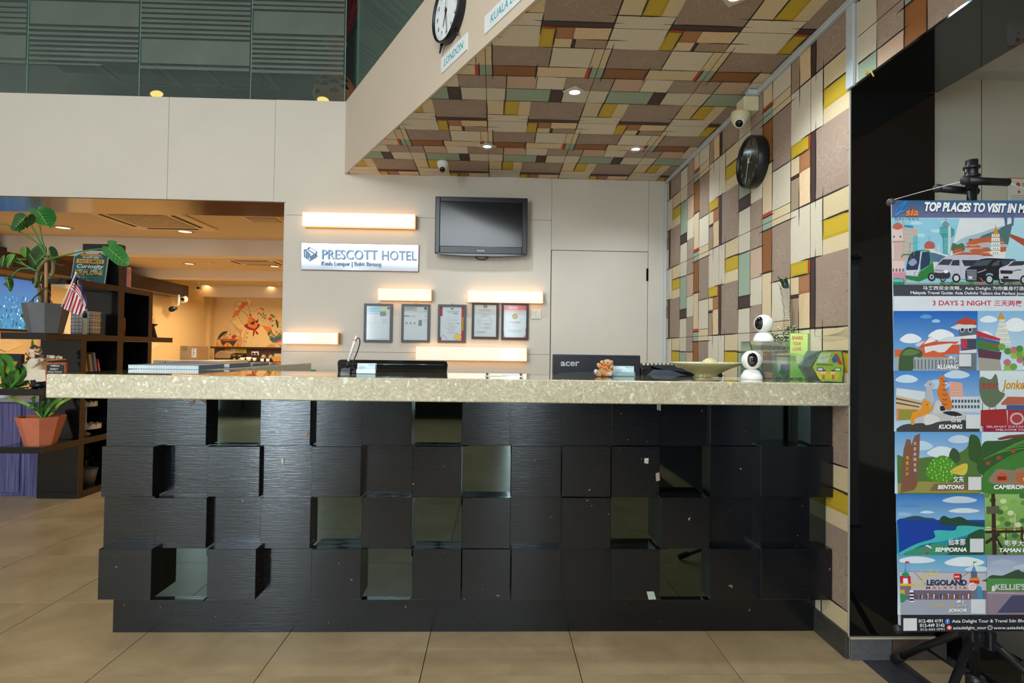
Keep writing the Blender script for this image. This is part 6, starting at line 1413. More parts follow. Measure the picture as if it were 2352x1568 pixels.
leaf([(120, 320), (145, 230), (180, 150), (270, 145), (310, 195), (350, 150), (405, 185), (395, 250), (330, 290), (300, 315), (285, 265), (265, 262), (280, 320), (180, 348)], (290, 180), (150, 330), leafd, t, -.07)
leaf([(1150, 560), (1160, 510), (1215, 520), (1210, 460), (1240, 450), (1310, 460), (1320, 500), (1370, 520), (1410, 570), (1450, 640), (1460, 680), (1440, 738), (1330, 730), (1270, 690), (1200, 630), (1160, 590)], (1225, 540), (1440, 730), leafm, t, -.15)
leaf([(315, 610), (350, 560), (420, 505), (490, 500), (530, 560), (500, 660), (430, 730), (370, 755), (330, 700)], (520, 600), (360, 745), leafd, t, .04)
leaf([(548, 540), (580, 515), (630, 545), (655, 610), (640, 680), (600, 730), (560, 700), (550, 620)], (552, 560), (600, 725), leafd, t, .05)
leaf([(218, 560), (250, 525), (280, 535), (305, 520), (340, 560), (325, 610), (290, 645), (240, 610)], (290, 530), (290, 645), leafl, t, -.03)
leaf([(62, 680), (80, 620), (130, 600), (172, 610), (160, 660), (110, 720), (90, 765), (70, 720)], (170, 610), (90, 750), leafl, t, -.05)
leaf([(0, 680), (15, 635), (45, 615), (62, 660), (50, 720), (25, 760), (5, 730)], (48, 620), (25, 755), leafd, t, -.06)
leaf([(35, 940), (70, 920), (55, 870), (90, 860), (140, 880), (155, 940), (140, 1000), (115, 1032), (80, 980)], (75, 865), (115, 1028), leafd, t, -.08)
leaf([(385, 920), (400, 900), (420, 930), (410, 985), (385, 970)], (400, 905), (395, 980), leafd, t, -.03)
leaf([(430, 850), (470, 830), (500, 870), (480, 930), (440, 920)], (470, 835), (450, 925), leafd, t, .02)
leaf([(-30, 470), (0, 460), (15, 500), (0, 525), (-30, 520)], (-25, 480), (10, 515), leafd, t, -.05)
for pts in ([(540, 640), (470, 540), (380, 450), (210, 345)], [(500, 600), (440, 450), (350, 280)], [(520, 580), (470, 430), (445, 280)], [(545, 660), (760, 610), (1000, 560), (1225, 540)], [(400, 790), (300, 740), (170, 625)], [(430, 800), (260, 720), (150, 680)], [(420, 725), (380, 670), (330, 600)], [(300, 665), (220, 660), (160, 668)], [(380, 770), (230, 770), (130, 860)], [(125, 300), (60, 270), (-10, 265)], [(560, 620), (560, 580), (553, 560)]):
    MB().tube(smoothcurve([Q(x, y, -.03) for x, y in pts], 5), .0055, 6).build('petiole', petm, t)
# dracaena with broad ribbon leaves
def ribbon(t, pts, w, mat, fold=.25, name='leaf'):
    c = smoothcurve(pts, 5); n = len(c); g = MB(); vs = []
    for i, p in enumerate(c):
        f = i/(n-1); ww = w*.72*(.35+1.3*f)*(1-f**3)**.6 if f < .98 else .001; tt = (c[min(i+1, n-1)]-c[max(i-1, 0)]).normalized(); s_ = tt.cross(V((0, -1, .25))).normalized(); nn = s_.cross(tt)
        vs += [p-s_*ww, p+nn*ww*fold, p+s_*ww]
    fs = []
    for i in range(n-1):
        for k in range(2): fs.append((i*3+k, i*3+k+1, i*3+4+k, i*3+3+k))
    return g.add(vs, fs, smooth=True).build(name, mat, t)
dg_ = M('dracaena_leaf', '#3f7a24', .35, amt=.3, scale=8, stretch=(1, 1, .4)); dg2 = M('dracaena_leaf_dark', '#25501c', .35, amt=.3, scale=8); dg3 = M('dracaena_leaf_pale', '#76922f', .4, amt=.3, scale=8)
Yd1 = 4.27
t, top, rt_ = oct_pot('dracaena_plant', 94, 1021, 955, 54, 86, Yd1, ZH4+.0005, M('terracotta', '#bb6a4c', .6, amt=.12, scale=10), 'leafy dracaena in a faceted terracotta pot on the lowest shelf board', 'plant')
R2 = lambda x, y, dy=0: U(x/4.1275, 780+y/4.1275, Y=Yd1+dy)
for pts, w_, m_ in (([(390, 740), (300, 640), (180, 580), (60, 545)], .018, dg3), ([(380, 740), (340, 620), (310, 560), (330, 535)], .030, dg_), ([(400, 740), (430, 640), (450, 580), (450, 530)], .026, dg2), ([(410, 740), (470, 640), (540, 575), (610, 530)], .024, dg_), ([(420, 740), (500, 690), (570, 600), (690, 545)], .018, dg3), ([(390, 745), (350, 680), (300, 650), (280, 600)], .02, dg_), ([(400, 740), (390, 650), (400, 590), (420, 550)], .022, dg2), ([(405, 740), (480, 690), (520, 660), (560, 640)], .016, dg2)):
    ribbon(t, [R2(x, y, rnd.uniform(-.04, .05)) for x, y in pts], w_, m_)
# second dracaena in a white pot behind the figurine
Yd2 = 4.62; R3 = lambda x, y, dy=0: U(x/8.711, 780+y/8.711, Y=Yd2+dy)
px_ = U(8, 880, Y=Yd2)
t = thing('dracaena_plant', 'broad green dracaena in a white pot behind the chef figurine', 'plant', (px_.x, Yd2, zc3+.0005))
ztop = U(8, 892, Y=Yd2).z; MB().lathe([(0, 0), (.06, 0), (.085, ztop-zc3-.001), (.078, ztop-zc3-.001), (.06, .01), (0, .01)], (px_.x, Yd2, zc3+.0005), 24).build('pot', whitep, t)
for pts, w_, m_ in (([(100, 1000), (60, 800), (20, 500), (-60, 320)], .03, dg_), ([(110, 1000), (100, 850), (90, 700), (110, 640)], .045, dg2), ([(160, 990), (190, 850), (210, 720), (200, 590)], .05, dg2), ([(120, 1000), (200, 700), (120, 560), (0, 530)], .035, dg3), ([(140, 1000), (330, 720), (300, 600), (500, 660)], .04, dg_), ([(140, 980), (250, 640), (180, 400), (0, 300)], .038, dg_), ([(150, 980), (300, 650), (280, 480), (350, 430)], .03, dg3), ([(200, 990), (420, 900), (560, 860), (600, 900)], .03, dg2), ([(160, 990), (480, 800), (500, 560), (560, 420)], .034, dg2), ([(200, 980), (500, 600), (640, 250), (650, -20)], .022, dg_), ([(210, 990), (560, 600), (760, 300), (830, 110)], .03, dg2), ([(180, 990), (340, 860), (420, 780), (480, 800)], .03, dg_), ([(110, 960), (40, 900), (0, 900), (-40, 960)], .03, dg2)):
    ribbon(t, [R3(x, y, rnd.uniform(-.05, .06)) for x, y in pts], w_, m_)
# chef figurine --------------------------------------------------------
Yf = 4.24; Fg = lambda x, y, dy=0: U(x/8.711, 780+y/8.711, Y=Yf+dy); s1 = (Fg(100, 0)-Fg(0, 0)).length/100
cer = M('ceramic_ivory', '#d9ceb9', .3, amt=.06, scale=20); cers = M('ceramic_skin', '#dbb995', .3, amt=.08, scale=20); hairb = M('ceramic_hair', '#4a2a22', .4, amt=.2, scale=40); shoe = M('ceramic_black', '#12151c', .2); navy = M('ceramic_navy', '#27325c', .35)
zfo = (ZH3+.0005)-Fg(760, 978).z; fx = Fg(760, 0).x
t = thing('chef_figurine', 'ceramic figurine of a laughing chef holding a menu board on the shelf', 'figurine', (fx, Yf, ZH3+.0005))
def FP(x, y, dy=0): p = Fg(x, y, dy); p.z += zfo; return p
def skin_body(name, mat, verts, edges, radii, lvl=2):
    me = bpy.data.meshes.new(name); org = ORG[t.name]; me.from_pydata([p-org for p in verts], edges, []); o = bpy.data.objects.new(name, me); COL.objects.link(o)
    md = o.modifiers.new('s', 'SKIN'); me.skin_vertices
    for v, r in zip(me.skin_vertices[0].data, radii): v.radius = (r, r)
    me.skin_vertices[0].data[0].use_root = True; md.use_smooth_shade = True
    o.modifiers.new('d', 'SUBSURF').levels = lvl; dg = bpy.context.evaluated_depsgraph_get(); dg.update(); m2 = bpy.data.meshes.new_from_object(o.evaluated_get(dg)); bpy.data.objects.remove(o)
    o = bpy.data.objects.new(name, m2); m2.materials.clear(); m2.materials.append(mat); COL.objects.link(o); o.parent = t; ORG[o.name] = org
    for p in m2.polygons: p.use_smooth = True
    return o
vt = [FP(760, 640), FP(750, 520), FP(735, 420), FP(720, 370), FP(770, 760), FP(790, 830), FP(620, 440, -.01), FP(570, 540, -.02), FP(650, 560, -.05), FP(760, 440, -.075), FP(850, 360, .01), FP(980, 355, .0), FP(1090, 360, -.03)]
skin_body('coat', cer, vt, [(0, 1), (1, 2), (2, 3), (0, 4), (4, 5), (2, 6), (6, 7), (7, 8), (8, 9), (2, 10), (10, 11), (11, 12)], [170*s1, 150*s1, 110*s1, 62*s1, 165*s1, 130*s1, 66*s1, 62*s1, 50*s1, 38*s1, 60*s1, 45*s1, 44*s1])
MB().prism([FP(x, y, -.115) for x, y in [(610, 600), (900, 610), (930, 830), (840, 850), (720, 845), (690, 740)]], (0, .02, 0)).build('apron', cer, t)
for x, w in ((665, 48), (850, 60)): MB().tube([FP(x, 640, .01), FP(x, 780, -.01), FP(x+5, 950, 0)], [w*s1, w*s1*1.0, w*s1*.9], 14).build('trouser_leg', navy, t)
for x, y, r_, dy in ((770, 915, (130, 110, 66), -.06), (690, 920, (80, 90, 55), .05)): MB().ball(FP(x, y, dy), (r_[0]*s1, r_[1]*s1, r_[2]*s1), 18).build('shoe', shoe, t)
hd = FP(690, 250); MB().ball(hd, (135*s1, 120*s1, 118*s1), 24, Matrix.Rotation(-.3, 4, 'Y')).build('head', cers, t)
MB().ball(FP(700, 330, -.01), (92*s1, 90*s1, 60*s1), 16).build('chin', cers, t)
for pts in ([(545, 290), (575, 240), (590, 330), (560, 390), (610, 370)], [(620, 170), (660, 140), (720, 150), (700, 130)]):
    for k, (x, y) in enumerate(pts): MB().ball(FP(x, y, .01 if x < 620 else -.05), 34*s1 if x < 620 else 22*s1, 10).build('hair_lock', hairb, t)
MB().ball(FP(556, 275, -.05), (22*s1, 24*s1, 30*s1), 10).build('ear', cers, t)
MB().ball(FP(775, 215, -.075), (30*s1, 34*s1, 22*s1), 12, Matrix.Rotation(-.5, 4, 'Y')).build('nose', cers, t)
MB().tube(smoothcurve([FP(700, 240, -.085), FP(745, 258, -.10), FP(790, 240, -.095), FP(825, 215, -.06)], 4), [14*s1]*4+[20*s1]*5+[10*s1]*4, 8).build('moustache', M('moustache_brown', '#8a5a3c', .5), t)
for x, y in ((665, 190), (745, 185)): MB().ball(FP(x, y, -.085), (14*s1, 12*s1, 9*s1), 10).build('eye', shoe, t)
for x, y in ((655, 168), (752, 150)): MB().tube([FP(x-28, y+14, -.085), FP(x, y-6, -.09), FP(x+28, y+8, -.085)], 8*s1, 6).build('eyebrow', hairb, t)
MB().ball(FP(758, 290, -.085), (38*s1, 20*s1, 22*s1), 12).build('mouth', M('mouth_cream', '#e8dcc8', .4), t)
bt = M('bow_tie_plum', '#3a2230', .5)
for sx in (-1, 1): MB().prism([FP(790, 350, -.075), FP(790+sx*95, 300, -.07), FP(790+sx*95, 385, -.07)], (0, .02, 0)).build('bow_tie', bt, t)
MB().ball(FP(790, 345, -.08), 22*s1, 10).build('bow_knot', bt, t)
def hand(cx, cy, dy, sgn, nm='hand'):
    MB().ball(FP(cx, cy, dy), (48*s1, 34*s1, 34*s1), 12).build(nm, cers, t)
    for k in range(4): MB().tube(smoothcurve([FP(cx+sgn*(6+k*17), cy-14, dy-.014), FP(cx+sgn*(16+k*17), cy+4, dy-.036), FP(cx+sgn*(14+k*16), cy+36, dy-.032)], 3), [12*s1, 12*s1, 11*s1, 11*s1, 10*s1, 9*s1, 8*s1], 7).build('finger', cers, t)
    MB().tube([FP(cx-sgn*18, cy, dy-.014), FP(cx-sgn*44, cy+24, dy-.028), FP(cx-sgn*46, cy+42, dy-.03)], [14*s1, 12*s1, 9*s1], 7).build('thumb', cers, t)
hand(800, 405, -.085, 1); hand(1175, 360, -.04, 1)
ob = M('board_orange', '#a8582a', .5, amt=.1, scale=20)
MB().prism([FP(860, 408, -.10), FP(1305, 390, -.06), FP(1305, 412, -.06), FP(860, 436, -.10)], (0, .02, 0)).build('rolling_pin', ob, t)
bd = [FP(895, 470, -.12), FP(1310, 465, -.12), FP(1318, 860, -.12), FP(915, 870, -.12)]
bp_ = MB().prism(bd, (0, .018, 0)).build('menu_board', ob, t)
P = Paint(FP(895, 870, -.1208), (1, 0, 0), (0, 0, 1), (0, -1, 0)); bq = lambda x, y: ((FP(x, y, -.1208)-P.O).x, (FP(x, y, -.1208)-P.O).z)
P.poly([bq(930, 500), bq(1285, 492), bq(1290, 845), bq(938, 850)], '#1b1c1e')
for c_ in ((960, 512), (1250, 505)): P.ell(*bq(*c_), 16*s1, 10*s1, '#b08a2c', n=10)
P.curve([bq(1000, 500), bq(1050, 480), bq(1110, 500), bq(1170, 480), bq(1210, 498)], 12*s1, '#a8582a')
P.text('MENU', *bq(1015, 548), *bq(1190, 515), '#d8dadb', .02); P.text('DAILY', *bq(1005, 614), *bq(1165, 578), '#d8dadb', .02); P.text('FRESH FOOD', *bq(955, 670), *bq(1240, 640), '#c8cacb', .01)
P.build('chalk_print', printmat('paper_print'), bp_)
# inspirational square picture -----------------------------------------
c = [U(x, y, Y=4.55) for x, y in [(161, 650), (229, 647), (229, 576), (156, 566)]]
zb4 = ZH1+.0005
O = U(161, 645, Y=4.78); O.z = zb4; pw = .262; ph = .30
ang = math.radians(-14); ax_ = V((math.cos(ang), -math.sin(ang)*-1*-1, 0)); ax_ = V((math.cos(.14), math.sin(.14), 0)); up4 = (V((0, 0, 1))+V((-.14, 1, 0)).normalized()*.20).normalized(); nm4 = ax_.cross(up4)*-1
nm4 = -ax_.cross(up4) if ax_.cross(up4).y > 0 else ax_.cross(up4)
pA, pB_, pC, pD = O, O+ax_*pw, O+ax_*pw+up4*ph, O+up4*ph
t = thing('quote_sign', 'square scenic sign with the words NO LIMITS and EXPLORE leaning on the shelf', 'sign', tuple(O+ax_*pw/2))
MB().prism([pA, pB_, pC, pD], -nm4*.012).build('board', M('board_edge', '#cfd3d0', .5), t)
P = Paint(O+nm4*.0006, ax_, up4, nm4, step=6e-5); P.grad(.004, .004, pw-.004, ph-.004, '#1f5f66', '#2c4f52')
rv = random.Random(2)
for k in range(60):
    x, y = rv.uniform(.01, pw-.06), rv.uniform(.01, ph-.03); P.ell(x+.02, y, rv.uniform(.008, .03), rv.uniform(.004, .012), rv.choice(['#17414a', '#3f8a90', '#62a8ac', '#12343a', '#8fb8b4', '#264f4a', '#9a8f6a']), a=rv.uniform(-.5, .5), n=8)
P.poly([(.004, ph-.004), (pw-.004, ph-.004), (pw-.004, ph-.05), (pw*.75, ph-.02), (pw*.5, ph-.06), (pw*.3, ph-.02), (.004, ph-.06)], '#a9bcc0')
P.poly([(pw*.18, ph*.83), (pw*.82, ph*.83), (pw*.78, ph*.86), (pw*.82, ph*.89), (pw*.18, ph*.89), (pw*.22, ph*.86)], '#d6932c'); P.text('JOURNEY TELLS ME', pw*.24, ph*.845, pw*.77, ph*.875, '#3a3a2a')
P.text('THERE ARE', pw*.26, ph*.76, pw*.74, ph*.81, '#e2e6e2', .02); P.rect(pw*.1, ph*.61, pw*.9, ph*.735, '#d9a83a'); P.text('NO LIMITS', pw*.17, ph*.635, pw*.85, ph*.71, '#22302f', .02)
P.text('Curiosity', pw*.1, ph*.43, pw*.88, ph*.58, '#eef1ee', .02, shear=.25); P.rect(pw*.08, ph*.42, pw*.92, ph*.428, '#cfd8d6'); P.text('EXPLORE', pw*.1, ph*.27, pw*.9, ph*.39, '#d8a73a', .03)
P.build('print', printmat('paper_print'), t)
# flag ------------------------------------------------------------------
Yq = 4.15; Fl = lambda x, y, dy=0: U(x/4.9, 460+y/4.9, Y=Yq+dy)
pw0 = Fl(710, 1185); t = thing('national_flag', 'small red and white striped flag with a yellow crescent, stuck in the monstera pot', 'flag', tuple(pw0))
MB().tube([Fl(686, 1215, .07), Fl(695, 1190, .03), Fl(853, 820)], .0042, 8).build('flagstick', whitep, t); MB().ball(Fl(855, 815), .008, 10).build('finial', whitep, t)
cA, cB, cC, cD = (700, 1215), (850, 845), (985, 1165), (920, 1300)
# the hanging cloth: rows along the stick, columns away from it
def cloth(u, v):   # u along the stick (0 bottom), v outwards
    top = [(853, 850), (885, 880), (935, 985), (985, 1150)]; bot = [(702, 1215), (760, 1240), (840, 1275), (915, 1300)]
    cv = lambda L_: smoothcurve([(x, y, 0) for x, y in L_], 8)
    a_ = CT[min(24, int(v*24))]; b_ = CB[min(24, int(v*24))]; p = b_+(a_-b_)*u; return p
CT = smoothcurve([(853, 850, 0), (885, 880, 0), (935, 985, 0), (985, 1150, 0)], 8); CB = smoothcurve([(702, 1215, 0), (760, 1240, 0), (840, 1275, 0), (915, 1300, 0)], 8)
g = MB(); NU, NV = 28, 24; red_, wh_, bl_, ye_ = srgb('#b3202a'), srgb('#d9dbe0'), srgb('#1d2f66'), srgb('#d8b62a'); vs = []
for i in range(NU+1):
    for j in range(NV+1):
        p = cloth(i/NU, j/NV); vs.append(Fl(p.x, p.y, .012*math.sin(j*.55+i*.12)))
for i in range(NU):
    for j in range(NV):
        # lower part: stripes run along the fall; upper part: stripes across, then the canton
        if i/NU < .58: col = red_ if (j//2) % 2 == 0 else wh_
        elif i/NU < .80: col = red_ if (i % 2 == 0) else wh_
        else: col = bl_
        g.add([vs[i*(NV+1)+j], vs[i*(NV+1)+j+1], vs[(i+1)*(NV+1)+j+1], vs[(i+1)*(NV+1)+j]], [(0, 1, 2, 3)], col, True)
fb_ = g.build('cloth', printmat('cloth_print', .8, .06, 30), t)
g = MB(); cs = smoothcurve([Fl(880, 895, -.02), Fl(876, 925, -.02), Fl(888, 955, -.02), Fl(912, 968, -.02)], 5); g.tube(cs, [.001]+[.006]*(len(cs)-2)+[.001], 6, flat=.3); g.build('crescent', M('crescent_yellow', '#d8b62a', .6), fb_)
# tins, books and small things
def tin(cx, cy0, cy1, w, Y, z, mat, label, name, band, cat='tin', lid=None, sq_=False):
    c = U(cx, cy1, Y=Y); h = U(cx, cy0, Y=Y).z-z; r = w/2*Y/FOC; t = thing(name, label, cat, (c.x, Y, z))
    if sq_: MB().box(c.x-r, c.x+r, Y-r*.7, Y+r*.7, z, z+h, bev=.012).build('body', mat, t)
    else: MB().lathe([(0, 0), (r, 0), (r, h*.96), (r*.96, h), (0, h)], (c.x, Y, z), 24).build('body', mat, t)
    for k, (f, hh) in enumerate(band):
        if sq_: MB().box(c.x-r-.001, c.x+r+.001, Y-r*.7-.001, Y+r*.7+.001, z+h*f, z+h*f+hh, bev=.001).build('band', lid or sc_, t)
        else: MB().lathe([(r*.98, h*f), (r*1.02, h*f), (r*1.02, h*f+hh), (r*.98, h*f+hh)], (c.x, Y, z), 24).build('band', lid or sc_, t)
    return t, c.x, h, r
def lattice():
    mt, N, L, B = new_mat('lattice_print'); tc = N.new('ShaderNodeTexCoord'); v = N.new('ShaderNodeTexVoronoi'); v.feature = 'DISTANCE_TO_EDGE'; v.inputs['Scale'].default_value = 34; v.inputs['Randomness'].default_value = 0
    L.new(tc.outputs['Object'], v.inputs['Vector']); cr = N.new('ShaderNodeValToRGB'); cr.color_ramp.elements[0].position = .04; cr.color_ramp.elements[0].color = (*srgb('#3a3f48'), 1); cr.color_ramp.elements[1].position = .09; cr.color_ramp.elements[1].color = (*srgb('#a8a9ac'), 1)
    L.new(v.outputs['Distance'], cr.inputs[0]); L.new(cr.outputs[0], B.inputs['Base Color']); B.inputs['Roughness'].default_value = .35; B.inputs['Metallic'].default_value = .4; return mt
ZQ = ZH2+.0005
tin(197, 715, 763, 46, 4.72, ZQ, lattice(), 'silver tin box with a dark lattice pattern behind the flag', 'lattice_tin', ((.33, .004), (.64, .004), (.97, .004)), sq_=True)
c = U(196, 712, Y=4.58); h_ = .07
t = thing('perfume_bottle', 'slim silver bottle with a dark cap in front of the lattice tin', 'bottle', (c.x, 4.58, ZQ))
MB().box(c.x-.012, c.x+.012, 4.568, 4.592, ZQ, ZQ+.135, bev=.003).build('body', M('bottle_pearl', '#c9cfb8', .2), t); MB().lathe([(0, .135), (.014, .135), (.014, .17), (.008, .175), (0, .175)], (c.x, 4.58, ZQ), 14).build('collar', black_p, t); MB().lathe([(0, .175), (.012, .178), (.016, .2), (.008, .215), (0, .22)], (c.x, 4.58, ZQ), 14).build('stopper', chr_, t)
tin(280.5, 730, 767, 12, 5.12, ZQ, M('tin_red', '#a82a1c', .35, amt=.35, scale=30), 'narrow red tin stack beside the middle upright of the shelf', 'red_tin', ((.33, .006), (.64, .006)), lid=M('tin_red_dark', '#6a1a12', .4))
t, cx_, h_, r_ = tin(287, 613, 656, 20, 5.06, ZH1+.0005, M('tin_pink', '#c98a86', .45, amt=.08, scale=6), 'pink rounded tin with a red rose on top of the shelf', 'pink_tin', ((.72, .003),), lid=M('tin_pink_dark', '#a86a66', .5), sq_=True)
g = MB()
for x, z, s_ in ((-.004, .46, .014), (.012, .3, .011), (-.014, .28, .007), (.018, .42, .006)): g.ball((cx_+x, 5.06-r_*.7-.001, ZH1+h_*z), (s_, .002, s_), 10)
g.build('rose_print', M('rose_red', '#8f2430', .5), t)
c = U(352, 772, Y=5.6)
t = thing('ceramic_stool', 'small black ceramic stool-shaped pot at the right end of the long shelf board', 'pot', (c.x-.02, 5.6, ZQ)); cxs = c.x-.03
MB().lathe([(0, 0), (.062, 0), (.06, .01), (.045, .07), (.034, .105), (.05, .118), (.062, .125), (.062, .135), (0, .135)], (cxs, 5.6, ZQ), 20).build('body', M('stool_black', '#131110', .2), t)
t = thing('small_plant', 'tiny green plant growing out of the black ceramic pot', 'plant', (cxs-.01, 5.6, ZQ+.1355)); g = MB(); rv = random.Random(6)
for k in range(60):
    a_ = rv.random()*6.28; p = V((cxs-.02+.035*math.cos(a_)*rv.random(), 5.6+.03*math.sin(a_), ZQ+.137+rv.random()*.12)); d = V((math.cos(a_), math.sin(a_), .6)).normalized(); s_ = d.cross(V((0, 0, 1))).normalized()*.007; g.add([p, p+d*.012+s_, p+d*.026, p+d*.012-s_], [(0, 1, 2, 3)])
g.build('leaves', leafd, t, kind='stuff'); MB().tube([(cxs-.015, 5.6, ZQ+.1358), (cxs-.02, 5.6, ZQ+.24)], .003, 5).build('stem', bark, t)
# leaning books
ZB3 = ZH3+.0005
for k, (y, w_, h_, lean, mc, lab, gp) in enumerate([(4.585, .022, .30, .20, '#b8987a', 'tan book leaning first against the shelf upright, tallest', 1), (4.640, .030, .255, .20, '#a58a72', 'tan book second in the leaning row', 1), (4.695, .014, .27, .20, '#8b8f9c', 'grey book third in the leaning row, next to the red one', 1), (4.735, .018, .215, .24, '#a8232a', 'small red book last in the leaning row', 1)]):
    t = thing('leaning_book', lab, 'book', (-3.40, y+.05, ZB3), 'books leaning on the shelf'); M4 = Matrix.Translation((0, y+.055, ZB3)) @ Matrix.Rotation(lean, 4, 'X') @ Matrix.Translation((0, 0, 0))
    cm_ = M('book_cover_%d' % k, mc, .6, amt=.08)
    zlow = w_*math.sin(lean)*0
    MB().box(HX0+.12, HX1-.04, -w_/2+.002, w_/2-.002, .006+w_*.12, h_-.003, M4).build('pages', bkw, t); g = MB(); g.box(HX0+.115, HX1-.038, -w_/2, -w_/2+.002, .003+w_*.12, h_, M4); g.box(HX0+.115, HX1-.038, w_/2-.002, w_/2, .003+w_*.12, h_, M4); g.box(HX1-.04, HX1-.037, -w_/2, w_/2, .003+w_*.12, h_, M4); g.build('cover', cm_, t)
    if k == 3:
        O = M4 @ V((HX1-.0366, -w_*.3, .05)); g = Paint(O, (M4.to_3x3() @ V((0, 0, 1))), (M4.to_3x3() @ V((0, -1, 0)))*-1, (1, 0, 0)); g.rect(0, 0, .13, .008, '#d8c8c0'); g.build('spine_label', printmat('paper_print'), t)
# two-tier cake stand and dark pot in the lower cells
cxk = -3.42; yk = 4.76; Zk = ZH4+.0005
t = thing('cake_stand', 'white two-tier cake stand with scalloped lace rims inside the shelf', 'cake stand', (cxk, yk, Zk))
for zz_, r in ((.05, .105), (.235, .075)):
    MB().lathe([(0, zz_), (r, zz_), (r, zz_+.006), (0, zz_+.006)], (cxk, yk, Zk), 28).build('plate', M('lace_white', '#d6cdb8', .6), t); g = MB(); n = 14
    for k in range(n):
        a_ = 2*PI*k/n; c0 = V((cxk+r*math.cos(a_), yk+r*math.sin(a_), Zk+zz_+.012)); tg = V((-math.sin(a_), math.cos(a_), 0)); w_ = r*PI/n
        pts = [c0-tg*w_+V((0, 0, -.012)), c0+tg*w_+V((0, 0, -.012))]+[c0+tg*w_*math.cos(q)+V((0, 0, .02*math.sin(q)+.01)) for q in [PI*i/8 for i in range(9)]]
        g.prism(pts, V((math.cos(a_), math.sin(a_), 0))*.003)
    g.build('scallop_rim', MATS['lace_white'], t)
MB().lathe([(0, 0), (.04, 0), (.03, .01), (.008, .02), (.008, .24), (0, .24)], (cxk, yk, Zk), 14).build('stem', MATS['lace_white'], t)
t = thing('small_plant', 'dim little potted plant in the bottom cell of the shelf', 'plant', (cxk, 4.78, .0525)); MB().lathe([(0, 0), (.06, 0), (.085, .13), (.08, .13), (.055, .01), (0, .01)], (cxk, 4.78, .0525), 20).build('pot', M('pot_dim_grey', '#6a665e', .7), t); g = MB()
for k in range(70):
    a_ = rv.random()*6.28; r = rv.random()*.09; p = V((cxk+r*math.cos(a_), 4.78+r*math.sin(a_), .19+rv.random()*.16)); d = V((math.cos(a_), math.sin(a_), .7)).normalized(); s_ = d.cross(V((0, 0, 1))).normalized()*.008; g.add([p, p+d*.014+s_, p+d*.03, p+d*.014-s_], [(0, 1, 2, 3)])
g.build('leaves', leafd, t, kind='stuff'); MB().tube([(cxk, 4.78, .0535), (cxk, 4.78, .25)], .005, 5).build('stem', bark, t)
# cafe wall cameras
for k, (x, y, l) in enumerate([(421, 687, 'white ball camera hanging from the end of the dark bulkhead'), (456, 661, 'small white ball camera in the corner of the cafe ceiling')]):
    Yc2 = 11.3 if k == 0 else 11.95; c = U(x, y, Y=Yc2); t = thing('security_camera', l, 'camera', (c.x, Yc2, c.z-.07)); r = .085 if k == 0 else .07
    MB().ball(c, r, 16).build('head', camw, t); MB().ball(c+V((.3*r, -.8*r, -.1*r)), r*.42, 12).build('lens', lens, t)
    MB().lathe([(r*.35, 0), (r*.35, (bkz-c.z if k == 0 else ZK-c.z))], c, 12).build('mount', camw, t)
c = U(410, 700, Y=11.0); t = thing('wall_camera', 'dark bullet camera on a white arm under the bulkhead', 'camera', (c.x-.1, 11.0, c.z-.1))
MB().tube([(c.x, 11.0, bkz-.001), (c.x, 11.0, c.z), (c.x-.08, 10.95, c.z-.04)], .02, 8).build('arm', camw, t); MB().tube([(c.x-.10, 11.05, c.z-.06), (c.x-.05, 10.85, c.z-.10)], .05, 12).build('body', black_p, t)

# ------------------------------------------------------------------ travel banner on its tripod
YN = 1.70; ORx = lambda x, y: U(x, y, Y=YN)
tl, tr_, br, bl_ = ORx(2047, 460), ORx(2446, 471), ORx(2452, 1440), ORx(2064, 1444)
bc = (tl+br)/2
t = thing('travel_banner', 'hanging travel poster of Malaysian sights on a black tripod beside the stone column', 'banner', (bc.x, YN+.05, 0))
pvc = M('banner_vinyl', '#d8dde2', .35)
MB().prism([tl, tr_, br, bl_], (0, .002, 0)).build('sheet', pvc, t)
P = Paint((0, YN-.0004, 0), (1, 0, 0), (0, 0, 1), (0, -1, 0), step=1.4e-5, cl=[(p.x, p.z) for p in (tl, tr_, br, bl_)])
pr_ = printmat('banner_print', .38, .03, 30)
K1 = 6.273; A1_ = lambda L_: [(2030+x/K1, 450+y/K1) for x, y in L_]       # first detail crop
K2 = 3.733; A2_ = lambda L_: [(2030+x/K2, 440+y/K2) for x, y in L_]
K3 = 3.562; A3_ = lambda L_: [(2030+x/K3, 840+y/K3) for x, y in L_]
K4 = 4.78; A4_ = lambda L_: [(1880+x/K4, 1240+y/K4) for x, y in L_]
pq = lambda L_, c: P.poly(L_, c, px=True)
bq2 = lambda L_, c: P.blob(L_, c, px=True)
def ptext(st, x0, yb, x1, yt, c, bold=0, shear=0, skew=0, shadow=None):
    if shadow: ptext(st, x0+.7, yb+.8, x1+.7, yt+.8, shadow, bold, shear, skew)
    vs, fs, _ = text2d(st, bold); P.k += 1
    out = [P.q(x0+(x1-x0)*u+shear*v*(yb-yt), yb+(yt-yb)*v+skew*u) for u, v in vs]
    ar = sum(out[f[i]][0]*out[f[(i+1) % len(f)]][1]-out[f[(i+1) % len(f)]][0]*out[f[i]][1] for f in fs for i in range(len(f)))
    P.mb.add([P.w(p) for p in out], [f[::-1] if (ar < 0) != P.flip else f for f in fs], srgb(c))
pq([(2047, 460), (2446, 471), (2452, 1440), (2064, 1444)], '#c9d6de')
P.grad(2048, 460, 2446, 500, '#2c6088', '#6a6c92', px=True)
pq([(2048, 500), (2446, 505), (2448, 672), (2050, 672)], '#8cc6dc')
for x, y, w in ((2105, 512, 14), (2150, 530, 12), (2170, 510, 10), (2115, 540, 10), (2380, 540, 30)): P.ell(x, y, w, 4, '#b3d8e4', px=True)
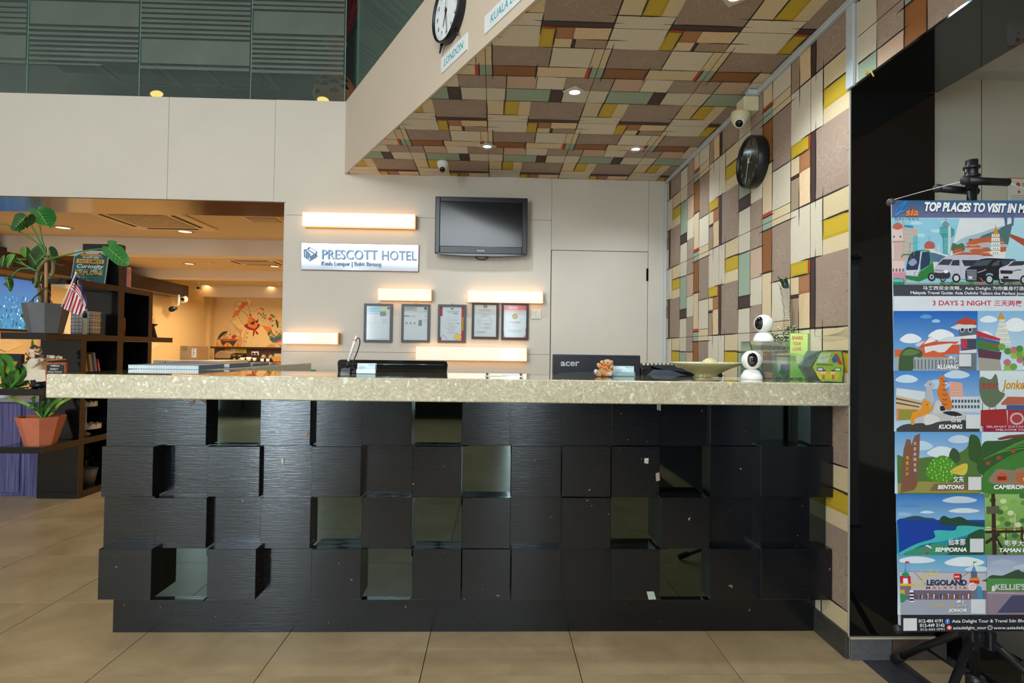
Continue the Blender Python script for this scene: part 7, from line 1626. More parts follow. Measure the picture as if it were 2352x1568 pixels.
# left city block with clock tower, domes
pq(A1_([(115, 470), (265, 470), (290, 640), (300, 1280), (115, 1280)]), '#d9c3bd'); pq(A1_([(270, 470), (480, 470), (480, 900), (290, 900)]), '#c9a894'); pq(A1_([(420, 580), (485, 560), (490, 900), (425, 900)]), '#5fb8c4'); pq(A1_([(265, 370), (300, 370), (300, 470), (265, 470)]), '#b8a8a4'); pq(A1_([(295, 415), (425, 430), (422, 462), (295, 450)]), '#2f88b4')
for k in range(6):
    for j in range(3): pq(A1_([(300+j*42, 500+k*62), (330+j*42, 500+k*62), (330+j*42, 540+k*62), (300+j*42, 540+k*62)]), '#9fc0c4')
for k in range(9): pq(A1_([(150+k*16, 660), (158+k*16, 660), (158+k*16, 900), (150+k*16, 900)]), '#b89c98')
bq2(A1_([(130, 460), (140, 410), (195, 385), (250, 405), (268, 455), (200, 485)]), '#b8645a'); P.line(A1_([(197, 390), (197, 335)]), 1.2, '#c05a6a', px=True)
for x in (145, 237): P.ell(*A1_([(x, 585)])[0], 3.6, 4.4, '#e6e0dc', px=True); P.ell(*A1_([(x, 585)])[0], 2.5, 3.2, '#4a7fa0', px=True)
pq(A1_([(115, 650), (300, 645), (300, 662), (115, 668)]), '#a88a88'); pq(A1_([(115, 905), (320, 900), (320, 930), (115, 930)]), '#c8aaa4'); pq(A1_([(115, 1100), (330, 1100), (330, 1280), (115, 1280)]), '#c98fa4')
for k in range(4): pq(A1_([(120+k*48, 1045), (146+k*48, 1045), (146+k*48, 1090), (120+k*48, 1090)]), '#7d6a78')
bq2(A1_([(580, 720), (600, 670), (655, 650), (715, 672), (735, 730), (700, 765), (600, 765)]), '#b0605a'); P.line(A1_([(650, 655), (650, 580)]), .7, '#5a6a7a', px=True); pq(A1_([(585, 762), (735, 762), (735, 800), (585, 800)]), '#dcd0cc')
pq(A1_([(805, 445), (930, 430), (1015, 480), (1015, 560), (960, 600), (945, 840), (855, 830), (845, 600), (805, 540)]), '#3f9a9c'); pq(A1_([(925, 430), (960, 440), (965, 600), (945, 840), (920, 838)]), '#c3d0d4')
for k in range(9): pq(A1_([(850, 600+k*26), (920, 598+k*26), (920, 606+k*26), (850, 608+k*26)]), '#8fd0cc')
for k in range(3): pq(A1_([(815, 470+k*26), (920, 462+k*26), (920, 470+k*26), (815, 478+k*26)]), '#7fc2c0')
bq2(A1_([(840, 430), (850, 385), (890, 360), (925, 385), (935, 428)]), '#7f8ea4'); P.line(A1_([(888, 365), (885, 260)]), .8, '#5a6a84', px=True)
for x in (372, 855): P.line(A1_([(x, 900), (x, 680 if x < 400 else 570)]), .7, '#3f5a6a', px=True); P.line(A1_([(x-20, 700 if x < 400 else 605), (x+150, 660 if x < 400 else 575)]), .4, '#3f5a6a', px=True)
pq(A1_([(760, 700), (805, 690), (815, 820), (760, 810)]), '#a9ccd8')
# middle temple photo
pq(A1_([(1090, 325), (1860, 340), (1740, 905), (950, 860)]), '#d6dee0'); bq2(A1_([(1010, 700), (1150, 600), (1420, 520), (1560, 470), (1800, 430), (1780, 600), (1700, 800), (1000, 800)]), '#9fbacb')
bq2(A1_([(1380, 600), (1440, 560), (1640, 490), (1700, 450), (1850, 400), (1830, 560), (1790, 700), (1400, 640)]), '#4f6f72'); bq2(A1_([(975, 790), (990, 680), (1060, 700), (1120, 680), (1160, 720), (1140, 800)]), '#4f6f50'); P.ell(*A1_([(1250, 640)])[0], 5, 4, '#4f6f50', px=True)
for pts in ([(1170, 690), (1290, 620), (1540, 585), (1640, 580), (1720, 640), (1200, 700)], [(1140, 740), (1260, 690), (1340, 680), (1400, 740), (1180, 745)], [(980, 820), (1020, 765), (1110, 755), (1130, 800), (1000, 835)], [(1220, 790), (1320, 745), (1500, 740), (1560, 790), (1300, 830)], [(980, 850), (1120, 810), (1500, 820), (1580, 870), (1000, 870)], [(1640, 740), (1760, 730), (1755, 800), (1660, 810)]): pq(A1_(pts), '#b8603f')
for pts in ([(1230, 705), (1720, 655), (1730, 672), (1240, 722)], [(1180, 748), (1420, 745), (1420, 760), (1180, 762)], [(1540, 690), (1760, 690), (1750, 705), (1540, 705)]): pq(A1_(pts), '#d9a48a')
for k in range(5): w = 75-k*4; pq(A1_([(1605-w, 840-k*62), (1605+w, 840-k*62), (1605+w-6, 790-k*62), (1605-w+6, 790-k*62)]), '#e2e4da'); P.line(A1_([(1605-w, 840-k*62), (1605+w, 840-k*62)]), 1, '#b8b4a0', px=True)
for k in range(5):
    for j in (-1, 0, 1): P.ell(*A1_([(1605+j*30, 820-k*62)])[0], 1.2, 2.2, '#8f9aa4', px=True, n=8)
pq(A1_([(1560, 555), (1650, 555), (1625, 480), (1606, 430), (1590, 480)]), '#c98f2c'); P.line(A1_([(1606, 440), (1603, 405)]), .8, '#b87f2c', px=True)
pq(A1_([(1860, 340), (2080, 345), (2420, 350), (2420, 1290), (1740, 905)]), '#a5d3e2'); pq(A1_([(1815, 545), (2020, 620), (2420, 740), (2420, 800), (2010, 720), (1810, 595)]), '#a8503f')
for k in range(6): P.line(A1_([(1840+k*38, 560+k*14), (1836+k*38, 600+k*24)]), .9, '#7f3a30', px=True)
pq(A1_([(1718, 240), (1880, 245), (1870, 300), (1860, 430), (1830, 430), (1835, 260), (1775, 255), (1770, 430), (1740, 430)]), '#4f6a8c')
pq(A1_([(115, 1250), (2420, 1250), (2420, 1300), (115, 1300)]), '#8fa08c')
for k in range(18): P.ell(*A1_([(840+k*70, 1262)])[0], 7, 4.5, ('#4f7a5a', '#6f8f6a', '#c06a74')[k % 3 if k % 4 == 0 else k % 2], px=True, n=9)
for k in range(6): P.line(A1_([(1760+k*50, 1240), (1800+k*50, 1290)]), .8, '#b8585a', px=True)
# bus
bq2(A1_([(120, 1195), (260, 1190), (290, 1225), (270, 1330), (120, 1330)]), '#2f7f5a'); pq(A1_([(118, 1195), (265, 1195), (280, 1240), (118, 1240)]), '#5fb8b4')
pq(A1_([(640, 800), (730, 800), (900, 865), (850, 910), (820, 960), (690, 960)]), '#51708c'); pq(A1_([(640, 790), (730, 795), (960, 870), (930, 885), (720, 820), (645, 812)]), '#d3dadf')
pq(A1_([(665, 1080), (680, 950), (780, 950), (760, 1010), (720, 1080)]), '#c9cfd6'); pq(A1_([(510, 1090), (660, 1000), (680, 930), (700, 960), (720, 1090), (700, 1150), (500, 1230), (310, 1190), (305, 1150), (480, 1160)]), '#2f7a3f')
bq2(A1_([(320, 1060), (345, 900), (385, 830), (430, 800), (530, 790), (510, 900), (485, 1065), (400, 1070)]), '#323a58'); bq2(A1_([(345, 960), (420, 900), (470, 960), (400, 1010)]), '#8f9ab8'); pq(A1_([(520, 800), (545, 800), (520, 950), (500, 1090), (480, 1160), (310, 1140), (305, 1070), (480, 1065), (505, 950)]), '#c5cada')
pq(A1_([(545, 810), (640, 800), (668, 930), (650, 990), (520, 1070), (525, 940)]), '#27425e'); P.curve(A1_([(425, 860), (440, 800), (520, 785), (640, 790), (665, 860), (688, 930), (640, 1010), (505, 1100)]), 2.2, '#3f8f50', px=True)
P.curve(A1_([(255, 890), (262, 850), (310, 842), (365, 845), (385, 910)]), 1.8, '#2f7a4a', px=True); P.ell(*A1_([(455, 1120)])[0], 5.2, 4.2, '#8a90a4', px=True); P.ell(*A1_([(460, 1120)])[0], 3, 2.6, '#dfe3ea', px=True)
for x, y, r in ((683, 1165, 9.5), (1035, 1185, 9.5), (845, 1195, 6.5), (1510, 1200, 10.5), (2010, 1210, 10), (1690, 1225, 8)): P.ell(*A1_([(x, y)])[0], r*.95, r, '#1c1d22', px=True, n=26); P.ell(*A1_([(x, y)])[0], r*.6, r*.66, '#a8adb4', px=True, n=18); P.ell(*A1_([(x, y)])[0], r*.25, r*.3, '#3a3d44', px=True, n=12)
# white van
bq2(A1_([(715, 1110), (730, 1040), (750, 1000), (840, 900), (950, 858), (1200, 850), (1420, 865), (1430, 1000), (1440, 1180), (1100, 1195), (1060, 1120), (990, 1130), (960, 1180), (760, 1175), (715, 1150)]), '#b9bccb')
pq(A1_([(765, 992), (845, 912), (985, 915), (930, 998)]), '#3a4152'); pq(A1_([(985, 925), (1080, 922), (1080, 1005), (955, 1000)]), '#333a4a'); pq(A1_([(1110, 925), (1400, 925), (1400, 1010), (1150, 1010)]), '#2f3542'); bq2(A1_([(715, 1105), (800, 1110), (935, 1100), (940, 1175), (850, 1190), (720, 1170)]), '#33363f')
pq(A1_([(725, 1058), (850, 1068), (850, 1085), (725, 1078)]), '#8a8f9c'); P.ell(*A1_([(885, 1090)])[0], 5, 4, '#e2e6ec', px=True); P.line(A1_([(1090, 930), (1100, 1150)]), .6, '#8a8ea0', px=True); P.ell(*A1_([(1035, 1185)])[0], 9.5, 10, '#1c1d22', px=True, n=26); P.ell(*A1_([(1035, 1185)])[0], 6, 6.6, '#c3c8d0', px=True, n=18)
# black van
bq2(A1_([(1175, 1060), (1250, 1010), (1340, 930), (1480, 900), (1700, 905), (1870, 915), (1900, 960), (1880, 1100), (1640, 1210), (1560, 1190), (1560, 1120), (1470, 1120), (1440, 1230), (1320, 1230), (1200, 1230), (1165, 1180)]), '#22232b')
pq(A1_([(1245, 1015), (1340, 935), (1560, 915), (1480, 1000)]), '#46525f'); pq(A1_([(1560, 970), (1640, 925), (1660, 925), (1650, 1000), (1540, 1010)]), '#4b5260'); pq(A1_([(1670, 925), (1860, 920), (1780, 1000), (1710, 1005)]), '#3a4250')
pq(A1_([(1180, 1055), (1330, 1060), (1320, 1220), (1195, 1220)]), '#5a5e6a')
for k in range(6): P.line(A1_([(1182, 1070+k*26), (1328, 1074+k*26)]), .7, '#b8bcc6', px=True)
pq(A1_([(1208, 1158), (1262, 1160), (1262, 1195), (1208, 1192)]), '#d3d8de'); P.curve(A1_([(1340, 1100), (1390, 1090), (1460, 1060)]), 1.6, '#c3cad6', px=True); P.curve(A1_([(1380, 1180), (1400, 1210), (1420, 1225)]), 1.2, '#b8bcc6', px=True)
P.ell(*A1_([(1510, 1200)])[0], 10, 10.8, '#15161a', px=True, n=26); P.ell(*A1_([(1510, 1200)])[0], 6.6, 7.4, '#b4bac2', px=True, n=18)
# white suv
bq2(A1_([(1650, 1110), (1660, 1040), (1780, 990), (1850, 935), (2100, 930), (2420, 935), (2420, 1200), (2050, 1210), (1980, 1160), (1960, 1220), (1700, 1220), (1650, 1180)]), '#c3c7d2'); pq(A1_([(1775, 1012), (1860, 940), (2060, 940), (1990, 1000)]), '#343b48'); pq(A1_([(1665, 1070), (1840, 1075), (1850, 1110), (1820, 1125), (1670, 1120)]), '#2a2c33')
pq(A1_([(1705, 1158), (1782, 1160), (1785, 1190), (1710, 1190)]), '#1c1d22'); pq(A1_([(1660, 1190), (1950, 1205), (1940, 1230), (1700, 1240)]), '#2f3138'); P.curve(A1_([(1850, 1085), (1900, 1070), (1970, 1065)]), 1.8, '#3a4250', px=True); P.ell(*A1_([(2010, 1210)])[0], 9.5, 10.5, '#1c1d22', px=True, n=26); P.ell(*A1_([(2010, 1210)])[0], 6, 7, '#b4bac2', px=True, n=18)
# title and logo
ptext('TOP PLACES TO VISIT IN MALAYSIA', 2119, 486, 2425, 464, '#eef0f4', .05, .18, 5.5, '#2a2f3c')
P.line(A1_([(155, 295), (235, 200), (320, 75)]), 2.2, '#2f8fd8', px=True); P.line(A1_([(155, 295), (170, 215), (290, 85), (320, 72)]), 3.0, '#2f7fd0', px=True); P.line(A1_([(320, 75), (300, 170), (288, 225)]), 3.4, '#1f6fc0', px=True); P.line(A1_([(160, 285), (225, 235), (285, 215)]), 2.4, '#3f9fe0', px=True)
ptext('sia', 2078, 496, 2107, 480, '#e8862c', .03, .2); P.ell(*A1_([(400, 180)])[0], 3.4, 2.6, '#c92a2a', px=True); ptext('D E L I G H T', 2054, 504.5, 2109, 501, '#1f4a5a', .01, 0, .5)
P.rect(2050, 654, 2447, 680, '#3f4350', px=True); ptext('马来西亚全攻略，Asia Delight 为你量身打造旅程', 2118, 667, 2374, 656.5, '#e6eaee', .012, 0, 1.5); ptext('Malaysia Travel Guide: Asia Delight Tailors the Perfect Journey for You', 2089.5, 677.5, 2404, 668.5, '#e2e6ea', .02, 0, 2.5)
P.rect(2050, 680, 2448, 714, '#d3dbe4', px=True); ptext('3 DAYS 2 NIGHT', 2140, 701.5, 2275, 690, '#b8183a', .015, 0, .5); ptext('三天两夜', 2281, 703, 2346, 689, '#b8183a', .015, 0, .5)
# photo tiles ----------------------------------------------------------
def sky(x0, y0, x1, y1, a, b, clouds=()):
    P.grad(x0, y0, x1, y1, a, b, px=True)
    for x, y, w, h, c in clouds: bq2([(x-w, y), (x-w*.6, y-h*.7), (x-w*.1, y-h), (x+w*.5, y-h*.8), (x+w, y-h*.1), (x+w*.5, y+h*.5), (x-w*.5, y+h*.5)], c)
def label(cn_, st, x0, x1, y, cx0, cx1):
    if cn_: ptext(cn_, cx0, y-15, cx1, y-30, '#e6e9ea', .02, 0, 0, '#2a2c30')
    ptext(st, x0, y, x1, y-10, '#f2f3f4', .04, .18, 0, '#1c1d20')
XM = 2243
# kluang
sky(2050, 714, XM, 850, '#1f62b8', '#7fb4dc', [(2090, 780, 25, 14, '#dfe6ee'), (2130, 792, 30, 10, '#b8cfe4'), (2160, 772, 30, 16, '#e6ebf0'), (2125, 728, 14, 6, '#5f9ad0'), (2148, 738, 10, 5, '#9fc2e4'), (2185, 785, 34, 12, '#c9d8e6')])
for pts, c in (([(280, 1345), (390, 1240), (445, 1285), (640, 1285), (560, 1340)], '#c9563a'), ([(330, 1310), (390, 1245), (440, 1280)], '#dfe3e8'), ([(75, 1355), (310, 1350), (640, 1310), (640, 1390), (75, 1420)], '#cf5f3c'), ([(340, 1330), (470, 1310), (560, 1300), (640, 1310), (560, 1370), (350, 1390)], '#d9dbe0'), ([(300, 1400), (420, 1360), (560, 1420), (300, 1430)], '#d0603c'), ([(500, 1390), (580, 1310), (640, 1310), (640, 1390)], '#c9563a'), ([(75, 1415), (640, 1420), (640, 1535), (75, 1535)], '#9aa3a8')): pq(A2_(pts), c)
for k in range(14): pq(A2_([(225+k*30, 1440), (232+k*30, 1440), (232+k*30, 1520), (225+k*30, 1520)]), '#4a5058')
bq2(A2_([(120, 1500), (130, 1400), (180, 1340), (240, 1335), (320, 1370), (310, 1420), (250, 1420), (240, 1530), (130, 1535)]), '#3f5a3a'); bq2(A2_([(150, 1400), (200, 1350), (300, 1370), (250, 1400)]), '#5f7a4a')
for pts, c in (([(560, 1165), (690, 1110), (785, 1150), (785, 1175), (640, 1190)], '#cfd3d8'), ([(595, 1130), (690, 1075), (785, 1110), (785, 1140), (680, 1140)], '#b8432f'), ([(635, 1180), (785, 1165), (785, 1240), (640, 1240)], '#5a6470'), ([(605, 1245), (785, 1225), (785, 1260), (610, 1262)], '#d9dce0'), ([(650, 1262), (785, 1260), (785, 1360), (655, 1360)], '#3f4a5a'), ([(655, 1270), (705, 1265), (705, 1345), (660, 1350)], '#b8384a'), ([(640, 1365), (785, 1350), (785, 1380), (640, 1390)], '#d3d6da'), ([(635, 1385), (785, 1385), (785, 1535), (640, 1535)], '#6a727c')): pq(A2_(pts), c)
for x in (665, 732): P.ell(*A2_([(x, 1185)])[0], 5, 5.6, '#dfe6ea', px=True); P.ell(*A2_([(x, 1185)])[0], 3.8, 4.4, '#2a3a44', px=True)
label('柔佛', 'KLUANG', 2151, 2198, 847, 2176, 2200)
# right column photo one
sky(XM, 714, 2450, 850, '#7fb6dc', '#c9dcea', [(2268, 735, 20, 10, '#e2eaf0'), (2330, 750, 28, 20, '#e6ecf0'), (2260, 772, 18, 12, '#dfe8ee')])
for k in range(6): w = 78-k*10; pq(A2_([(1005-w, 1310-k*38), (1005+w, 1310-k*38), (1005+w-8, 1278-k*38), (1005-w+8, 1278-k*38)]), '#dcdccf'); P.line(A2_([(1005-w, 1300-k*38), (1005+w, 1300-k*38)]), .8, '#a8a490', px=True)
pq(A2_([(965, 1095), (1030, 1095), (1010, 1060), (993, 1030), (978, 1062)]), '#c98f3a')
for pts, c in (([(785, 1190), (990, 1260), (985, 1280), (785, 1240)], '#b8344a'), ([(785, 1240), (985, 1285), (985, 1370), (790, 1345)], '#33658a'), ([(790, 1270), (980, 1310), (975, 1370), (790, 1340)], '#3f7a3f'), ([(795, 1345), (1000, 1375), (990, 1440), (800, 1420)], '#5a3a4a'), ([(798, 1420), (985, 1440), (1000, 1535), (800, 1535)], '#a09c94')): pq(A2_(pts), c)
for x, y in ((848, 1290), (892, 1305), (930, 1318), (965, 1325)): P.ell(*A2_([(x, y)])[0], 2.4, 3, '#c92a3a', px=True)
for k in range(26): P.ell(*A2_([(1000+(k*53) % 480, 1330+(k*37) % 190)])[0], 9, 8, ('#6fa03f', '#4f8a34', '#8fb84f', '#b8707a')[k % 4], px=True, n=9)
label('', 'PENANG', 2347, 2400, 847, 0, 0)
# kuching cats
sky(2051, 851, XM+4, 990, '#3f7fc8', '#b3cfe4', [(2080, 872, 26, 12, '#c3d8ea'), (2195, 862, 30, 12, '#bcd4e8'), (2150, 885, 30, 14, '#a9c8e4')])
for pts, c in (([(95, 180), (330, 210), (325, 290), (90, 240)], '#c9d3da'), ([(75, 235), (300, 290), (290, 360), (200, 380), (75, 350)], '#c9b08a'), ([(75, 255), (300, 305), (300, 315), (75, 270)], '#5a5348'), ([(75, 290), (280, 330), (280, 340), (75, 305)], '#5a5348'), ([(75, 345), (300, 360), (300, 430), (75, 450)], '#c98a6a'), ([(525, 125), (630, 140), (640, 270), (530, 260)], '#d9a494'), ([(535, 250), (770, 250), (775, 380), (540, 370)], '#c6ccd2'), ([(110, 355), (260, 355), (255, 440), (110, 440)], '#8f8a3a')): pq(A3_(pts), c)
for k in range(9):
    for j in range(2): pq(A3_([(545+k*26, 275+j*45), (562+k*26, 275+j*45), (562+k*26, 300+j*45), (545+k*26, 300+j*45)]), '#3f5a6a')
for k in range(5): P.line(A3_([(540+0*k, 145+k*24), (628, 150+k*24)]), .6, '#b07a6a', px=True)
bq2(A3_([(75, 530), (150, 480), (300, 465), (480, 450), (640, 440), (775, 500), (775, 535), (75, 535)]), '#3f3f42')
bq2(A3_([(340, 290), (335, 210), (345, 130), (358, 118), (385, 130), (405, 165), (385, 190), (400, 290)]), '#aeb3b8'); bq2(A3_([(430, 90), (450, 95), (480, 75), (490, 120), (492, 180), (530, 260), (550, 340), (500, 355), (440, 260), (428, 200), (445, 140)]), '#cf742c')
for y in (120, 150, 190, 230, 270, 310): P.curve(A3_([(470, y), (490, y+8), (505, y+2)]), 1.6, '#5a3a22', px=True)
bq2(A3_([(210, 470), (225, 380), (290, 360), (310, 270), (345, 285), (370, 290), (365, 340), (400, 310), (390, 350), (340, 400), (250, 430), (240, 475)]), '#d98f2c'); bq2(A3_([(240, 440), (330, 400), (420, 380), (640, 380), (640, 440), (480, 450), (330, 470)]), '#b8b9ba')
bq2(A3_([(395, 360), (410, 300), (440, 280), (470, 330), (480, 380), (400, 390)]), '#c3c5c8'); bq2(A3_([(470, 380), (560, 370), (630, 400), (560, 410)]), '#2a2b2e'); bq2(A3_([(450, 330), (480, 330), (490, 360), (455, 365)]), '#2a2b2e'); bq2(A3_([(320, 470), (330, 400), (400, 400), (450, 440), (360, 480)]), '#cfcfd0')
for x, y in ((345, 315), (465, 105), (370, 150)): P.ell(*A3_([(x, y)])[0], 1.6, 1.2, '#3a2a1c', px=True)
label('古晋', 'KUCHING', 2153, 2206, 984, 2181, 2205)
# jonker street
sky(XM+4, 851, 2450, 990, '#cfdde2', '#b9cdd4', ())
bq2(A3_([(780, 90), (860, 110), (900, 65), (920, 110), (930, 200), (980, 230), (930, 300), (870, 340), (800, 300), (770, 200)]), '#5f6f58')
for x in (795, 850, 900): P.line(A3_([(x, 300), (x, 530)]), 2, '#7a6658', px=True)
for pts, c in (([(780, 360), (990, 350), (1000, 490), (780, 490)], '#9a2a2c'), ([(945, 305), (1000, 250), (1450, 260), (1450, 310), (950, 318)], '#b0604a'), ([(990, 318), (1450, 315), (1450, 360), (990, 360)], '#3f5a8a'), ([(1000, 360), (1450, 360), (1450, 490), (1000, 490)], '#a82a34'), ([(1030, 380), (1120, 380), (1120, 480), (1030, 480)], '#8f4a5a'), ([(800, 485), (1450, 480), (1450, 535), (800, 535)], '#8f1f3a')): pq(A3_(pts), c)
P.ell(*A3_([(1075, 430)])[0], 16, 14, '#c9b0ac', px=True); P.ell(*A3_([(1075, 430)])[0], 12, 10, '#9f3f4a', px=True)
ptext('文化坊', 2248, 893, 2289, 878, '#b81f34', .02, .1); ptext('Jonker Walk', 2297, 900, 2410, 872, '#c9912c', .03, .15); ptext('SELAMAT DATANG KE JONKER', 2262, 983, 2420, 976.5, '#d9b8c4', .02); ptext('WELCOME TO JONKER WALK', 2282, 989.5, 2420, 984, '#d9c8cc', .02)
# bentong durian
sky(2052, 991, 2254, 1132, '#5f9ad0', '#c3d6e2', [(2110, 1025, 30, 14, '#b8cfe2'), (2160, 1040, 34, 16, '#cfdde6'), (2200, 1010, 26, 12, '#bcd0e2')])
bq2(A3_([(85, 1035), (80, 740), (200, 760), (380, 740), (450, 760), (620, 700), (680, 640), (700, 560), (760, 600), (790, 700), (790, 1035)]), '#4f7038'); bq2(A3_([(520, 740), (550, 670), (600, 700), (610, 770), (560, 790)]), '#3a5234'); bq2(A3_([(680, 640), (700, 560), (770, 600), (780, 780), (690, 760)]), '#33542c')
pq(A3_([(85, 960), (300, 940), (790, 960), (790, 1035), (85, 1035)]), '#8f8a4a'); pq(A3_([(400, 960), (790, 950), (790, 1010), (360, 1020)]), '#7a6248'); pq(A3_([(125, 1035), (150, 680), (175, 595), (205, 600), (215, 640), (240, 570), (285, 550), (280, 700), (265, 960), (240, 1010)]), '#7c5644')
for k in range(8): P.line(A3_([(150+k*16, 700+(k % 3)*30), (140+k*15, 1000)]), .5, '#5a3a2c', px=True)
for k, s_ in enumerate('文东休闲农场'): ptext(s_, 2095, 1021.5+k*12.2, 2101.5, 1013.5+k*12.2, '#d3d6d8', .01)
for k, s_ in enumerate('榴莲之乡'): ptext(s_, 2077, 1054+k*12.2, 2084, 1046+k*12.2, '#d9a82c', .02)
bq2(A3_([(330, 860), (380, 780), (460, 730), (540, 760), (590, 840), (560, 920), (440, 950), (360, 920)]), '#4f8a2c')
for k in range(46):
    a_ = k*2.4; r = 118*math.sqrt(k/46); x, y = 455+r*math.cos(a_)*1.05, 845+r*math.sin(a_)*.85; pq(A3_([(x-9, y+8), (x, y-14), (x+9, y+8)]), ('#7fc24a', '#5fa83a', '#8fce5c')[k % 3])
bq2(A3_([(525, 860), (600, 810), (665, 795), (668, 850), (640, 890), (570, 880)]), '#cdb848'); P.curve(A3_([(540, 862), (600, 850), (660, 820)]), .8, '#a8922c', px=True)
label('文东', 'BENTONG', 2150, 2209, 1122, 2185, 2210)
# cameron highlands
sky(2250, 991, 2452, 1132, '#c9dbe4', '#a9c0b8', ())
bq2(A3_([(790, 640), (900, 610), (1000, 600), (1450, 500), (1450, 900), (800, 900)]), '#33562f'); bq2(A3_([(790, 900), (900, 800), (1100, 700), (1450, 640), (1450, 1035), (800, 1035)]), '#3f7a34')
for k in range(5): P.curve(A3_([(800+k*60, 760-k*30), (950+k*60, 700-k*28), (1200+k*40, 660-k*30)]), 2.2, '#4f8f3f', px=True)
for x, y in ((835, 795), (925, 750), (1040, 695)): pq(A3_([(x-18, y-14), (x+18, y-16), (x+18, y+10), (x-18, y+12)]), '#9a4a30')
pq(A3_([(910, 590), (1000, 565), (1130, 555), (1120, 575), (930, 605)]), '#7a3f34'); bq2(A3_([(880, 960), (890, 860), (940, 840), (1050, 850), (1100, 830), (1450, 790), (1450, 960)]), '#8a7a68'); bq2(A3_([(905, 940), (910, 890), (950, 870), (990, 890), (995, 935)]), '#c9562c'); pq(A3_([(915, 900), (985, 900), (985, 930), (915, 930)]), '#7a2f22')
pq(A3_([(1060, 870), (1450, 850), (1450, 960), (1070, 960)]), '#b0653a'); ptext('金马伦', 2344, 1107, 2390, 1092, '#e6e9ea', .02); label('', 'CAMERON HIGHLANDS', 2277, 2440, 1122, 0, 0)
# semporna sea
sky(2054, 1133, 2257, 1196, '#2f6fb8', '#7fb0d4', [(2200, 1148, 40, 10, '#bccddc'), (2210, 1172, 36, 7, '#cfdae4'), (2085, 1160, 26, 6, '#4f86c0'), (2125, 1175, 16, 4, '#c9d8e4'), (2070, 1180, 22, 5, '#8fb4d4')])
P.grad(2056, 1192, 2257, 1270, '#123f9a', '#2f9aa8', px=True); bq2(A3_([(90, 1250), (400, 1255), (600, 1290), (590, 1340), (400, 1440), (100, 1530), (90, 1400)]), '#1a3f9c')
for pts, c in (([(140, 1252), (210, 1225), (270, 1222), (330, 1235), (390, 1240), (400, 1258)], '#2c4a64'), ([(440, 1265), (450, 1235), (480, 1220), (530, 1240), (600, 1228), (640, 1240), (700, 1270), (805, 1280), (805, 1305), (600, 1308), (450, 1290)], '#22483a')): bq2(A3_(pts), c)
bq2(A3_([(400, 1340), (560, 1340), (600, 1300), (805, 1315), (805, 1340), (660, 1380), (500, 1420), (300, 1460), (150, 1530), (100, 1530), (250, 1450), (400, 1400)]), '#3fb0ae')
bq2(A3_([(500, 1535), (520, 1450), (660, 1400), (680, 1370), (805, 1335), (805, 1535)]), '#2c5238'); bq2(A3_([(150, 1535), (300, 1470), (480, 1450), (500, 1535)]), '#3f8a6a'); pq(A3_([(320, 1462), (345, 1455), (380, 1480), (372, 1488)]), '#d9d3c8'); P.ell(*A3_([(340, 1525)])[0], 4, 2.5, '#a8342c', px=True)
label('仙本那', 'SEMPORNA', 2143, 2216, 1265, 2174, 2213)
# taman negara
sky(2257, 1133, 2452, 1271, '#8fb86a', '#4f7a3f', ())
for k in range(60): P.ell(2262+(k*41) % 188, 1136+(k*29) % 118, 8, 6, ('#5f8f3a', '#9fc06a', '#3f6f34', '#c9d8a0', '#7fae4a')[k % 5], px=True, n=8)
for pts in ([(860, 1040), (890, 1040), (905, 1535), (870, 1535)], [(810, 1340), (1450, 1330), (1450, 1350), (810, 1362)], [(1100, 1310), (1120, 1310), (1120, 1430), (1100, 1430)], [(975, 1320), (985, 1320), (985, 1420), (975, 1420)], [(810, 1430), (920, 1355), (935, 1375), (815, 1455)], [(880, 1380), (900, 1380), (990, 1535), (965, 1535)]): pq(A3_(pts), '#3a2822')
pq(A3_([(820, 1145), (925, 1140), (928, 1200), (822, 1205)]), '#5a5a48'); P.line(A3_([(1055, 1200), (1050, 1340)]), 3, '#c9c0a0', px=True); P.line(A3_([(810, 1325), (1450, 1318)]), 1.4, '#8a4a30', px=True)
ptext('彭亨大汉山', 2302, 1252, 2375, 1238, '#e6e9ea', .02, 0, 0, '#22261f'); label('', 'TAMAN NEGARA', 2288, 2400, 1266, 0, 0)
# theme park gate: kept to a plain gate with towers and its sign
sky(2057, 1272, 2260, 1408, '#4f9cc8', '#cfdce2', [(2100, 1285, 44, 10, '#d3dfe6'), (2210, 1290, 46, 14, '#dbe4e8'), (2240, 1305, 30, 8, '#c9dae2')])
pq(A4_([(855, 335), (1815, 345), (1815, 540), (855, 540)]), '#b9b6bc'); P.line(A4_([(855, 332), (1815, 348)]), .9, '#9a2f44', px=True)
for a_, b_ in (((1030, 345), (1120, 430)), ((1620, 348), (1530, 400))): P.line(A4_([a_, b_]), 1, '#3a3540', px=True)
pq(A4_([(855, 535), (1815, 540), (1815, 640), (855, 640)]), '#6a6478'); pq(A4_([(855, 640), (1815, 640), (1815, 800), (870, 800)]), '#9ba0b0')
for k in range(46): x = 1030+(k*37) % 600; pq(A4_([(x, 575+(k*7) % 20), (x+14, 575+(k*7) % 20), (x+12, 630), (x+2, 630)]), ('#3a4a8a', '#c9562c', '#dfe3e8', '#8a2f34', '#2f3a5a', '#4f6f3a')[k % 6])
